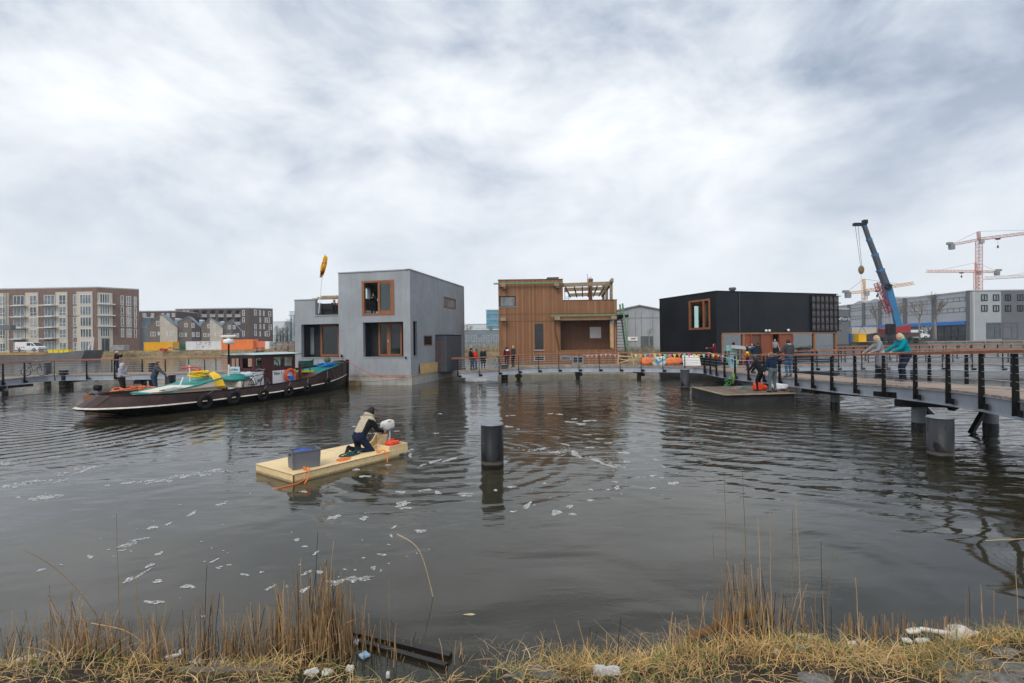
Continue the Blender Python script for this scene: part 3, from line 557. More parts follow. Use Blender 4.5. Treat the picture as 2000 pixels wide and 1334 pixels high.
# pergola on the terrace
def at(px,py,o): F_=Face((OX.x,YW-o),(1,0),(0,-1)); a,z=F_.hit(px,py); return F_.pt(a,z)
m=MB(); front=(at(1099,557,-.6),at(1190,553.5,-.6)); rear=(at(1110,576.5,-7.5),at(1176,574,-7.5)); mid_=(at(1102,565.5,-4),at(1185,563.5,-4))
for a,b_ in (front,mid_,rear): m.beam(a,b_,.18,.34)
for t in (.06,.25,.42,.58,.74,.90): m.beam(front[0].lerp(front[1],t)+Vector((0,0,-.2)),rear[0].lerp(rear[1],t)+Vector((0,0,-.2)),.10,.16)
m.beam(at(1196,547,0.0),at(1176,577,-8),.22,.34); m.build('pergola_beam',beam_m,th)
for px,o in ((1193.5,-.8),(1184.5,-4),(1178,-7.5)):
    m=MB(); p=at(px,555,o); m.beam((p.x,p.y,zP-1.2),(p.x,p.y,p.z),.24,.24); m.build('pergola_post',beam_m,th)
m=MB(); p=at(1153,560,-3.2); m.beam((p.x,p.y,zP-1),(p.x,p.y,at(1153,545,-3.2).z),.32,.32)
for dx in (-.22,-.1,.06,.2): m.beam((p.x+dx,p.y,p.z),(p.x+dx*1.15,p.y,at(1153,540.5+2*abs(dx)*9,-3.2).z),.07,.07)
m.tube([(p.x-.26,p.y,p.z),(p.x-.26,p.y,at(1153,535,-3.2).z)],.02,6); m.build('mast_post',M('dark_timber',(.16,.075,.045),.8),th)
m=MB()
for px in (1103,1111): a=at(px,570,-2); m.tube([(a.x,a.y,zP-.8),(a.x,a.y,a.z)],.025,6)
for py in (580,583): a=at(1103,py,-2); b_=at(1111,py,-2); m.tube([a,b_],.02,6)
m.build('terrace_ladder',galv,th)
m=MB(); a=at(1106,569.5,-1.9); m.box(a,(.36,.06,.10)); m.build('red_board',red_m,th)
# steep green stair on the right side
st=[]; tp=Fw.hit(1213,593.5); bt=Fw.hit(1225,683)
m=MB()
for o in (.55,-.5):
    m.beam(Fw.pt(tp[0]+(0 if o>0 else .0),tp[1],o),Fw.pt(bt[0],bt[1]-.25,o),.05,.15)
m.build('stair_string',green_m,th)
m=MB()
for i in range(12):
    t=.22+i*.066; a=tp[0]+(bt[0]-tp[0])*t; z=tp[1]+(bt[1]-tp[1])*t; m.fbox(Fw,sE+.02,a,z-.03,z+.02,-.48,.5)
m.build('stair_tread',M('stair_tread_grey',(.10,.12,.12),.6),th)
m=MB(); a=Fw.hit(1213,700); m.fbox(Fw,sE+.02,bt[0]+.25,zG2-.35,zG2-.2,-2.5,.5); m.fbox(Fw,sE+.02,bt[0]+.1,.9,zG2-.35,-2.4,-.3); m.build('stair_platform',larch,th)
# ======================= black floating house =======================
CB=W(1400,0,0) if False else G(1400,668,37.5); a_=Vector((-.335,1)).normalized(); F3=Face((CB.x,CB.y),(a_.x,a_.y),(-a_.y,a_.x)); F4=Face((CB.x,CB.y),(a_.y,-a_.x),(-a_.x,-a_.y))
bh=thing('floating_house','black clad floating house with a brown window band and netted trellis','house',(CB.x,CB.y,0))
black_clad,nt,b=new_mat('black_cladding'); tc=nt.nodes.new('ShaderNodeTexCoord'); s=nt.nodes.new('ShaderNodeSeparateXYZ'); L(nt,tc.outputs['Object'],s.inputs[0])
n=noise(nt,tc.outputs['Object'],.35,4,.6); L(nt,mixc(nt,ramp(nt,n,[(.35,0.0),(.65,1.0)]),(.008,.0105,.015),(.016,.020,.027)),b.inputs['Base Color']); b.inputs['Roughness'].default_value=.45; b.inputs['Specular IOR Level'].default_value=.22
fr_=mth(nt,'FRACT',mth(nt,'DIVIDE',mth(nt,'ADD',mth(nt,'MULTIPLY',s.outputs[0],.94),mth(nt,'MULTIPLY',s.outputs[1],.36)),.45)); bn=nt.nodes.new('ShaderNodeBump'); bn.inputs['Strength'].default_value=.5; bn.inputs['Distance'].default_value=.02; L(nt,mth(nt,'GREATER_THAN',fr_,.93),bn.inputs['Height']); L(nt,bn.outputs[0],b.inputs['Normal'])
zt=F3.hit(1400.5,568.8)[1]; sL3=F3.hit(1288.5,640)[0]; sR4=F4.hit(1634.5,640)[0]; zb=.55
band=F4.rect(1410.3,648,1634,712); band=(band[0],sR4-.12,1.2,F4.hit(1500,649.5)[1]); wB=F3.rect(1346,585.5,1387.5,643.8)
F3b=Face(F4.pt(sR4,0)[:2],F3.u,(-F3.n.x,-F3.n.y)); F4b=Face(F3.pt(sL3,0)[:2],F4.u,(-F4.n.x,-F4.n.y)); bw=[F4b.rect(1352,598,1364,640),F4b.rect(1369,596,1379,640),F4b.rect(1380,596,1386,638)]
m=MB(); m.wall(F4,0,sR4,zb,zt,[band],0,.3); m.wall(F3,.3,sL3,zb,zt,[wB],0,.3); m.wall(F3b,.3,sL3,zb,zt,[],0,.3); m.wall(F4b,.3,sR4-.3,zb,zt,bw,0,.3); m.build('wall',black_clad,bh)
m=MB(); m.fbox(F4,.3,sR4-.3,zt-.4,zt-.2,-sL3+.3,-.3); m.fbox(F4,.3,sR4-.3,wB[2]-.35,wB[2]-.15,-sL3+.3,-.3); m.fbox(F4,.3,sR4-.3,zb,zb+.1,-sL3+.3,-.3); m.fbox(F4,.6,3.4,zb,wB[2]-.35,-4.6,-4.5); m.build('floor',interior,bh)
m=MB(); m.fbox(F4,-.05,sR4+.12,zt,zt+.06,-.35,.06); m.fbox(F3,.3,sL3,zt+.002,zt+.062,-.35,.05); build_each(m,'coping',steel_black,bh)
m=MB(); m.fbox(F4,-.1,sR4+.1,-.5,zb-.01,-sL3-.1,.12); m.build('hull',M('black_hull',(.05,.05,.052),.85,0,.3,1,0,40,.2,.3),bh)
window(F3,wB,bh,frame_brown,see,.16,(.30,),(),.05,.2)
m=MB(); c=F3.pt((wB[0]+wB[1])/2,wB[2]+.35,-1.2); m.box(c,(1.1,1.0,.5),math.atan2(F3.u.y,F3.u.x)); m.build('interior_table',M('dark_interior'),bh)
m=MB(); zt2=band[3]; lb=lambda px: F4.hit(px,680)[0]
m.fbox(F4,band[0],band[1],zt2-.13,zt2,-.2,.04)
for px in (1411,1452.5,1591.5,1633): a=lb(px); m.fbox(F4,a-.09,a+.09,1.2,zt2-.13,-.2,.04)
m.build('window_frame',M('copper_brown_frame',(.30,.14,.075),.45,0,.15,3),bh)
door_b=M('russet_panel',(.235,.068,.03),.45,0,.1,1.5,.05); 
for x0,x1,mt,o in ((1453.5,1467,door_b,-.05),(1468.5,1487,M('umber_door',(.13,.06,.038),.45,0,.1),-.09),(1488.5,1507,door_b,-.05),(1524,1548,door_b,-.04)):
    m=MB(); m.fbox(F4,lb(x0),lb(x1),1.2,zt2-.16,o-.05,o); m.build('door_panel',mt,bh)
m=MB()
for px in (1467.7,1487.7,1507.7,1523.3,1548.6): a=lb(px); m.fbox(F4,a-.05,a+.05,1.2,zt2-.13,-.15,.02)
build_each(m,'mullion',door_b,bh)
m=MB(); m.fbox(F4,lb(1508),lb(1523),1.2,zt2-.13,-1.5,-1.45); m.fbox(F4,lb(1411),lb(1453),1.2,zt2,-2.6,-2.5); m.fbox(F4,lb(1549),lb(1633),1.2,zt2,-2.6,-2.5); build_each(m,'interior_wall',M('grey_interior',(.16,.155,.145),.9,0,.5,.6),bh)
for x0,x1 in ((1412,1451.5),(1549.5,1590.5),(1592.5,1632)):
    m=MB(); m.fbox(F4,lb(x0),lb(x1),1.2,zt2-.13,-.1,-.07); m.build('pane',glass_see('shop_pane',(.55,.60,.57),.16) if 'shop_pane' not in MC else MC['shop_pane'],bh)
for px in (1493.5,1500,1537):
    m=MB(); a,z=F4.hit(px,646 if px!=1537 else 645); m.ell(F4.pt(a,z,.14),(.11,.11,.11),10,6); m.build('wall_lamp',white_m,bh,smooth=True)
# trellis with netting at the right end
a0,a1,b0,b1=F4.rect(1583.5,577.5,1636,646); m=MB()
for i in range(7): a=a0+(sR4+.05-a0)*i/6; m.fbox(F4,a-.03,a+.03,b0,zt-.1,.05,.13)
for j in range(6): z=b0+(zt-.15-b0)*j/5.0; m.fbox(F4,a0,sR4+.28,z-.03,z+.03,.131,.19)
m.build('trellis',steel_black,bh); m=MB()
net=M('net_cloth',(.085,.08,.09),.5,0,.4,4,.6,6,.5); rows=[]
for j in range(41):
    r=[]
    for i in range(49):
        a=a0+(sR4-a0)*i/48; z=b0+(zt-.15-b0)*j/40; r.append(F4.pt(a,z,.05+.06*abs(math.sin(math.pi*i/8))*abs(math.sin(math.pi*j/8))+.015*rnd.random()))
    rows.append(r)
m.grid(rows); m.build('netting',net,bh,smooth=True)
m=MB(); a,z=F4.hit(1449,568); p=F4.pt(a,zt,-1.0); m.cyl(p,.20,zt,zt+.28,16); m.build('roof_vent',M('vent_dark',(.06,.065,.075),.5),bh); m=MB(); m.cyl(p,.30,zt+.28,zt+.46,16,.25); m.build('vent_cap',M('vent_dark'),bh)
m=MB(); a,_=F4.hit(1443.5,600); m.fbox(F4,a-.04,a+.04,zt2+.1,zt-.02,.001,.06); m.build('downpipe',M('dark_pipe',(.05,.06,.07),.5,.2),bh)

# ======================= piers =======================
def resample(pts,step):
    out=[pts[0]]; 
    L_=[0]
    for a,b_ in zip(pts,pts[1:]): L_.append(L_[-1]+(b_-a).length)
    n=max(1,round(L_[-1]/step)); res=[]
    for i in range(n+1):
        s_=L_[-1]*i/n
        for j in range(len(pts)-1):
            if s_<=L_[j+1]+1e-6: res.append(pts[j].lerp(pts[j+1],(s_-L_[j])/(L_[j+1]-L_[j]))); break
    return res
def smooth_path(pts,k=3):
    for _ in range(k):
        q=[pts[0]]
        for a,b_ in zip(pts,pts[1:]): q+= [a.lerp(b_,.25),a.lerp(b_,.75)]
        q.append(pts[-1]); pts=q
    return pts
def pier(label,front,width,nsign,rails,spacing=1.55,post_h=1.03,cols=(),pw=.06,pd=.13,sm=2,girder=.42):
    path=smooth_path([Vector(p) for p in front],sm); base=path[len(path)//2]; root=thing('footbridge',label,'footbridge',(base.x,base.y,0))
    def frame(P,i):
        d=P[min(i+1,len(P)-1)]-P[max(i-1,0)]; d.z=0; d.normalize(); return d,Vector((d.y,-d.x,0))*nsign
    B=resample(path,.145); m=MB()
    for i in range(len(B)-1):
        c=(B[i]+B[i+1])/2; d,nr=frame(B,i); hw=(B[i+1]-B[i]).length*.47
        a=c-d*hw; b_=c+d*hw; o=rnd.uniform(-.03,.03); P=[]
        for z in (-.045,0):
            for p,q_ in ((a,o),(b_,o),(b_,width+o),(a,width+o)): P.append(p+nr*q_+Vector((0,0,z)))
        m.hexa(P)
    m.build('deck',deck_m,root)
    S=resample(path,1.0); 
    for side,off,nm in ((0,.06,'girder'),(1,width-.06,'girder')):
        m=MB(); rows=[]
        for i,p in enumerate(S):
            d,nr=frame(S,i); q_=p+nr*off; t=nr*.02
            rows.append([q_-t+Vector((0,0,-.05)),q_-t*4+Vector((0,0,-.05)),q_-t*4+Vector((0,0,-.07)),q_-t+Vector((0,0,-.07)),q_-t+Vector((0,0,-girder+.02)),q_-t*4+Vector((0,0,-girder+.02)),q_-t*4+Vector((0,0,-girder)),q_+t*3+Vector((0,0,-girder)),q_+t*3+Vector((0,0,-.05))])
        m.grid(rows,closed=True); m.build(nm,galv,root)
    m=MB()
    for i in range(0,len(S),2):
        d,nr=frame(S,i); m.beam(S[i]+nr*.1+Vector((0,0,-.2)),S[i]+nr*(width-.1)+Vector((0,0,-.2)),.12,.22)
    m.build('cross_beam',steel_black,root)
    Lp=[0]
    for a,b_ in zip(path,path[1:]): Lp.append(Lp[-1]+(b_-a).length)
    PS=resample(path,spacing); n=len(PS)-1; wires=MB(); rl=MB()
    for side,f0,f1 in rails:
        idx=[i for i in range(n+1) if f0-1e-6<=i/n<=f1+1e-6]; tops=[]
        for i in idx:
            d,nr=frame(PS,i); o=-.05 if side==0 else width+.05; sg=-1 if side==0 else 1; p=PS[i]+nr*o; m=MB()
            lean=nr*sg*.0
            P=[]
            for z,hw in ((-.38,.066),(post_h-.03,.046)):
                for u_,v_ in ((-.016,-hw),(.016,-hw),(.016,hw),(-.016,hw)): P.append(p+d*u_+nr*v_+Vector((0,0,z)))
            m.hexa(P)
            q_=p+d*.2; m.beam(p+nr*sg*-.0+d*.017+Vector((0,0,-.30)),p+d*.24+Vector((0,0,-.30)),.03,.15)
            m.build('post',steel_black,root); tops.append(p)
        hr=[t+Vector((0,0,post_h)) for t in tops]; e0=(hr[0]-hr[1]).normalized()*.5; e1=(hr[-1]-hr[-2]).normalized()*.5
        hr2=smooth_path([hr[0]+e0]+hr+[hr[-1]+e1],1)
        rows=[]
        for i,p in enumerate(hr2):
            d,nr=frame(hr2,i); rows.append([p+nr*a+Vector((0,0,z)) for a,z in ((-.075,0),(.075,0),(.075,.05),(.04,.065),(-.04,.065),(-.075,.05))])
        m=MB(); m.grid(rows,closed=True); m.add(rows[0],[tuple(range(6))]); m.add(rows[-1],[tuple(range(6))[::-1]]); m.build('handrail',rail_wood,root)
        for hgt in (.18,.36,.54,.72,.88):
            wires.tube([t+Vector((0,0,hgt)) for t in tops],.008,4)
    wires.build('railing_wires',galv,root)
    return root,path,PS,frame
def pz(px,py,z): return W(px,py,z)
# left
left,lp,_,_=pier('long footbridge on the left running behind the tug, with a bicycle leaning on its rail',
  [pz(-150,757,.95),pz(0,741.4,.95),pz(60,735.5,.95),pz(113,732.4,.95),pz(200,731,.95),pz(288,730.3,.95),pz(419,727,.95),pz(575,723,.95)],2.5,-1,[(0,0,.545),(0,.745,1),(1,0,1)],2.0)
mid,mp,_,_=pier('footbridge across the middle passing in front of the timber house with bunting on its rail',
  [pz(895,727.5,.68),pz(950,724.6,.75),pz(991,720.5,.85),pz(1065,716.6,.95),pz(1180,715.4,.95),pz(1339,716.5,.95),pz(1376,718.3,.95)],2.5,-1,[(0,0,1),(1,0,.12)],1.6)
right,rp_,RS,rframe=pier('near footbridge curving down the right side with black posts and brown handrail',
  [pz(1378,718.5,.95),pz(1418,725.7,1.0),pz(1530,735.2,1.1),pz(1640,746,1.25),pz(1774,753.5,1.42),pz(1888,764,1.52),pz(1999,779.6,1.6),Vector((9.3,7.2,1.68)),Vector((8.2,5.0,1.72))],2.45,-1,[(0,0,1),(1,.12,1)],1.5,1.0,girder=.45)
br,bp,_,_=pier('far footbridge branching past the black house towards the right edge',
  [Vector((15.9,34.3,.95)),Vector((20,35.6,.95)),Vector((27,36.2,.95)),Vector((34,33.6,.95)),Vector((44,31,.95))],2.4,-1,[(0,.12,1),(1,.25,1)],1.7)
br2,_,_,_=pier('short low footbridge crossing behind the far branch on the right',
  [Vector((24.5,39.5,1.0)),Vector((28,44,1.0)),Vector((36,49,1.0)),Vector((55,52,1.0))],2.4,-1,[(0,0,1),(1,0,1)],1.7)
# columns under the footbridges
def column(parent,x,y,zt,r=.18,struts=()):
    m=MB(); m.cyl((x,y),r,-1,zt,20); m.build('column',galv_dark,parent,smooth=False)
    m=MB(); m.cyl((x,y),r+.006,-.1,.22,20); m.build('column_foot',M('wet_black',(.012,.012,.012),.3),parent)
c1=W(1795,838,0); c2=W(1935,840,0)
column(right,c1.x,c1.y,.95,.19); column(right,c2.x,c2.y,1.12,.19)
m=MB(); m.beam((c1.x-.75,c1.y-.1,.86),(c1.x+1.2,c1.y-.1,.80),.28,.22); m.beam((c1.x+.9,c1.y-.1,.68),(c1.x+1.45,c1.y-.1,.98),.22,.2); m.beam((c1.x-.5,c1.y+.2,1.05),(c1.x+.2,c1.y+6.5,.60),.14,.22); m.beam((c2.x+.2,c2.y,1.05),(c2.x+2,c2.y,1.0),.25,.25)
m.beam((c1.x+.1,c1.y,.75),(c1.x+1.35,c1.y+.6,-.1),.12,.12); m.beam((c2.x-.1,c2.y,.80),(c2.x-.95,c2.y-.3,-.1),.12,.12); m.build('brace',steel_black,right)
m=MB(); m.fbox(Face((c1.x-.55,c1.y-.12),(1,-.12)),0,1.9,.93,1.13,-.3,.0); m.build('bearing_plate',galv,right)
for P_,par in ((lp,left),(mp,mid)):
    S=resample(P_,5.2)
    for i in range(1,len(S)-1):
        p=S[i]+Vector((0,.5,0)); column(par,p.x,p.y+.2,p.z-.42,.16); m=MB(); m.beam((p.x,p.y-.5,p.z-.5),(p.x,p.y+1.9,p.z-.5),.3,.16); m.box((p.x,p.y-.35,p.z-.62),(.55,.25,.24)); m.build('pile_cap',steel_black,par)
for i in (3,6,9): p=RS[i]; column(right,p.x+.9,p.y,p.z-.42,.17); m=MB(); m.beam((p.x-.1,p.y,p.z-.52),(p.x+2.4,p.y,p.z-.52),.3,.16); m.build('pile_cap',steel_black,right)
for p in (Vector((21,36.4,0)),Vector((30,36.2,0)),Vector((38,33.5,0))): column(br,p.x,p.y,.5,.17)
# ======================= mooring piles =======================
def pile_mat(nm,d0,d1):
  m,nt,b=new_mat(nm); tc=nt.nodes.new('ShaderNodeTexCoord'); s=nt.nodes.new('ShaderNodeSeparateXYZ'); L(nt,tc.outputs['Object'],s.inputs[0])
  st=ramp(nt,noise(nt,mapping(nt,tc.outputs['Object'],(1.3,1.3,.8)),1.3,3,.5,.6),[(.47,0.0),(.50,1.0)])
  gr=noise(nt,mapping(nt,tc.outputs['Object'],(6,6,1)),2,5,.7)
  base=mixc(nt,gr,d0,d1); base=mixc(nt,st,base,(.007,.007,.009)); rs=noise(nt,mapping(nt,tc.outputs['Object'],(5,5,1.1)),2.4,6,.7); base=mixc(nt,ramp(nt,rs,[(.60,0.0),(.72,.55)]),base,(.10,.055,.03)); dp=noise(nt,mapping(nt,tc.outputs['Object'],(11,11,1.6)),1.6,3,.5); base=mixc(nt,ramp(nt,dp,[(.70,0.0),(.76,.5)]),base,(.30,.30,.28))
  zz=mth(nt,'ADD',s.outputs[2],mth(nt,'MULTIPLY',noise(nt,tc.outputs['Object'],7,3),.06))
  tide=ramp(nt,zz,[(.0,(.01,.009,.006)),(.13,(.012,.011,.008)),(.15,(.09,.08,.065)),(.19,(.08,.075,.065)),(.24,(.0,.0,.0))]); tm=ramp(nt,zz,[(.20,1.0),(.26,0.0)])
  L(nt,mixc(nt,tm,base,tide),b.inputs['Base Color']); b.inputs['Roughness'].default_value=.42; b.inputs['Specular IOR Level'].default_value=.16; return m
pile_d=pile_mat('dark_pile_steel',(.010,.011,.014),(.026,.028,.033)); pile_g=pile_mat('grey_pile_steel',(.026,.028,.033),(.055,.058,.066))
lid_m=M('pile_lid',(.23,.245,.27),.55,.2,.15,3,.1)
for px,wy,wd,ty,lab in ((962,918.5,45,826.5,'thick black mooring pile alone in the open water in front, nearest the camera'),
  (1837,899,57,813.5,'broad squat dark pile beside the legs of the right footbridge'),
  (1338,760.5,18.4,719.5,'grey pile at the corner where the footbridge meets the tarred pontoon'),
  (985.5,741,13,710.5,'slim grey pile in front of the two people by the timber house'),
  (125,757.8,20,720.5,'dark pile in front of the left footbridge'),
  (333,760.5,22,730.5,'dark pile just behind the tug, next to the man in the grey pullover'),
  (93,748,15,706.5,'dark pile standing behind the left footbridge, left one'),
  (297,747,13.5,707,'dark pile behind the left footbridge beside the gap in its rail')):
    p=W(px,wy,0); D=p.y+.0; sec=1/math.cos(math.atan((px-1000)/FPX)); r=wd/2*D/FPX/sec; p=p+Vector((p.x,p.y,0)).normalized()*r
    zt_=H-(ty-hy(px))*p.y/FPX
    t=thing('mooring_pile',lab,'pile',(p.x,p.y,0)); m=MB(); m.cyl(p,r,-1.2,zt_,48); m.build('shaft',pile_g if px>1300 or px==985.5 else pile_d,t,smooth=False)
    m=MB(); m.cyl(p,r+.012,zt_,zt_+.035,48,r-.01); m.build('lid',lid_m,t)
    for o_ in t.children:
        for pl in o_.data.polygons: pl.use_smooth=abs(pl.normal.z)<.5
# ======================= tarred pontoon =======================
a=W(1352,787.5,0); 
Zp=.52; pA=W(1351,756,Zp); pB=W(1414,771.5,Zp); pC=W(1551,768,Zp); 
u=(pC-pB); u.z=0; wv=(pA-pB); wv.z=0; 
pt=thing('pontoon','square tarred pontoon with worn plank deck beside the right footbridge','pontoon',(pB.x,pB.y,0))
pD=pB+u+wv; poly=[(p.x,p.y) for p in (pB,pC,pD,pA)]
m=MB(); m.prism(poly,-.4,Zp-.03); m.build('hull',M('tarred_steel',(.035,.036,.04),.6,.1,.45,1.6,.3,12,.4,.4),pt)
c=sum((Vector(p) for p in poly),Vector((0,0)))/4; m=MB()
n_=26
for i in range(n_):
    a=pB+u*(i/n_+.003)-wv*.015; b_=pB+u*((i+1)/n_-.003)-wv*.015; P=[]
    for z in (-.028,0.0):
        for q_ in (a,b_,b_+wv*1.03,a+wv*1.03): P.append((q_.x,q_.y,Zp+z))
    m.hexa(P)
m.build('deck',M('old_planks',(.17,.135,.11),.8,0,.3,1.5,.2,30,.2,.2,.15),pt)
m=MB()
for a,b_ in ((pB,pC),(pA,pB)): m.beam(Vector((a.x,a.y,Zp+.012))-wv*.02,Vector((b_.x,b_.y,Zp+.012))-wv*.02,.12,.04)
m.build('edge_plank',M('edge_timber',(.36,.27,.17),.8,0,.3,3,0,40,.2,.2),pt)
# ======================= plywood raft =======================
Zr=.20; rA=W(498,906,Zr); rB=W(573,926.5,Zr); rC=W(797,873,Zr); u=(rC-rB); wv=(rA-rB); Lr=u.length; Wr=wv.length; ud=u.normalized(); wd=(wv-ud*wv.dot(ud)).normalized(); Wr=min(Wr,1.7)
yaw=math.atan2(ud.y,ud.x)
ply,nt,b=new_mat('fresh_plywood'); tc=nt.nodes.new('ShaderNodeTexCoord'); gr=noise(nt,mapping(nt,tc.outputs['Object'],(1,9,9),(0,0,-yaw)),2.2,6,.6,.8)
cc_=mixc(nt,ramp(nt,gr,[(.3,0.0),(.7,1.0)]),(.76,.55,.27),(.88,.70,.40)); vo=nt.nodes.new('ShaderNodeTexVoronoi'); vo.inputs['Scale'].default_value=3.3; L(nt,tc.outputs['Object'],vo.inputs['Vector'])
cc_=mixc(nt,mth(nt,'LESS_THAN',vo.outputs['Distance'],.055),cc_,(.36,.19,.07)); foot=noise(nt,tc.outputs['Object'],5,5,.7); cc_=mixc(nt,ramp(nt,foot,[(.56,0.0),(.75,.35)]),cc_,(.35,.27,.18))
s9=nt.nodes.new('ShaderNodeSeparateXYZ'); L(nt,tc.outputs['Object'],s9.inputs[0]); wt=mth(nt,'ADD',s9.outputs[2],mth(nt,'MULTIPLY',gr,.05)); cc_=mixc(nt,ramp(nt,wt,[(.055,.75),(.085,0.0)]),cc_,(.17,.11,.055)); bg_=noise(nt,tc.outputs['Object'],1.1,6,.75); cc_=mixc(nt,ramp(nt,bg_,[(.5,0.0),(.7,.4)]),cc_,(.46,.34,.20)); L(nt,cc_,b.inputs['Base Color']); b.inputs['Roughness'].default_value=.6
rf=thing('raft','new plywood raft carrying a kneeling man and an outboard motor','raft',(rB.x,rB.y,0))
def rp3(a,c_,z): p=rB+ud*a+wd*c_; return Vector((p.x,p.y,z))
def rbox(m,a0,a1,c0,c1,z0,z1,k=None): m.hexa([rp3(a0,c0,z0),rp3(a1,c0,z0),rp3(a1,c1,z0),rp3(a0,c1,z0),rp3(a0,c0,z1),rp3(a1,c0,z1),rp3(a1,c1,z1),rp3(a0,c1,z1)],k)
m=MB(); rbox(m,.006,Lr-.3,.006,Wr-.006,-.1,Zr-.024); m.build('hull',ply,rf)
m=MB(); rbox(m,0,Lr*.52,0,Wr,Zr-.02,Zr); rbox(m,Lr*.52+.004,Lr-.28,0,Wr,Zr-.02,Zr); m.build('deck',ply,rf,bevel=.003)
m=MB(); rbox(m,-.001,Lr-.28,-.003,0,Zr-.026,Zr-.018); rbox(m,-.003,-.001,0,Wr,Zr-.026,Zr-.018); rbox(m,-.004,.02,-.004,.02,-.1,Zr-.03); m.build('seam',M('seam_dark',(.16,.09,.04),.8),rf)
m=MB(); rbox(m,Lr-.62,Lr-.02,-.01,.52,Zr-.12,Zr+.0); rbox(m,Lr-.62,Lr-.58,0,.5,Zr+.001,Zr+.12); rbox(m,Lr-.58,Lr-.02,-.002,.03,Zr+.001,Zr+.12); rbox(m,Lr-.05,Lr-.02,.031,.5,Zr+.001,Zr+.12); m.build('tray',ply,rf)
m=MB(); q0=[rp3(Lr-.72,.62,Zr),rp3(Lr-.28,.62,Zr),rp3(Lr-.16,.62,Zr+.30),rp3(Lr-.28,.62,Zr+.32),rp3(Lr-.42,.62,Zr+.14)]; m.xprism(q0,wd*.05); m.xprism([p+wd*.3 for p in q0],wd*.05); rbox(m,Lr-.30,Lr-.24,.68,.91,Zr,Zr+.30); m.build('motor_bracket',ply,rf)
for i in range(26):
    pass
m=MB()
for i in range(14): m.ell(rp3(.12+i*(Lr-.5)/13,.03,Zr+.001),(.007,.007,.003),6,4)
for i in range(9): m.ell(rp3(.08+.2*i%.9,.1+i*.12,Zr+.001),(.007,.007,.003),6,4)
m.build('screws',steel_black,rf)
for a in (.32,Lr-.9):   # rope handles through the deck edge
    m=MB(); P=[]
    for i in range(13):
        t=i/12; P.append(rp3(a-.02+.16*math.sin(3.1*t)-.28*t*(a<1),.10-.16*t*2+.0,Zr+.07*math.sin(math.pi*min(1,t*2))-max(0,t-.35)*.42))
    m.tube(P,.013,6); m.torus(rp3(a,.10,Zr+.03),.05,.013,(ud.x,ud.y,.4),12,6); m.build('rope_loop',orange_m,rf,smooth=True)
# outboard motor
Lm=Lr-.02; ob=thing('outboard_motor','white outboard motor clamped to the plywood bracket at the back of the raft','outboard motor',rp3(Lm,.8,Zr))
wp=M('motor_white',(.74,.75,.76),.3,0,.04,3,0,40,.5); gm=M('motor_grey',(.16,.17,.18),.45,.1,.1,5)
c=rp3(Lm,.8,Zr+.52)
def cowl(d): return 1.0 if d.z>0 else .82
bmv=MB(); bmv.ell((0,0,0),(.19,.13,.135),20,12,None,lambda d:(1/max(abs(d.x)**4+abs(d.y)**4+abs(d.z)**4,1e-6)**.25)*(1 if d.z<.2 else 1-.12*(d.z-.2)))
def placed(m,c,yaw_,pitch=0):
    ca,sa=math.cos(yaw_),math.sin(yaw_); cp,sp_=math.cos(pitch),math.sin(pitch); out=[]
    for x,y,z in m.v:
        x,z=x*cp+z*sp_,-x*sp_+z*cp; out.append((c[0]+x*ca-y*sa,c[1]+x*sa+y*ca,c[2]+z))
    m.v=out; return m
placed(bmv,c,yaw,-.15).build('cowling',wp,ob,smooth=True)
m=MB(); m.ell((0,0,0),(.192,.132,.03),20,6,None,lambda d:(1/max(abs(d.x)**4+abs(d.y)**4+abs(d.z)**4,1e-6)**.25)); placed(m,c-Vector((0,0,.115)),yaw,-.15).build('cowling_seam',gm,ob)
m=MB(); m.tube([rp3(Lm,.8,Zr+.48),rp3(Lm+.01,.8,Zr+.2),rp3(Lm+.03,.8,-.3)],[.085,.07,.05],10); m.beam(rp3(Lm+.08,.8,-.12),rp3(Lm+.2,.8,-.12),.2,.02); m.build('leg',wp,ob,smooth=False)
m=MB(); rbox(m,Lm-.22,Lm-.02,.72,.88,Zr+.2,Zr+.4); m.build('clamp',gm,ob)
m=MB(); m.tube([rp3(Lm-.1,.8,Zr+.44),rp3(Lm-.35,.74,Zr+.48),rp3(Lm-.52,.70,Zr+.47)],[.03,.025,.022],8); m.build('tiller',gm,ob)
m=MB(); m.add([tuple(bx) for bx in [rp3(Lm-.10,.8-.136,Zr+.60),rp3(Lm+.03,.8-.136,Zr+.62),rp3(Lm+.03,.8-.136,Zr+.66),rp3(Lm-.10,.8-.136,Zr+.64)]],[(0,1,2,3)]); m.build('badge',M('yellow_stripe',(.8,.5,.02),.5),ob)
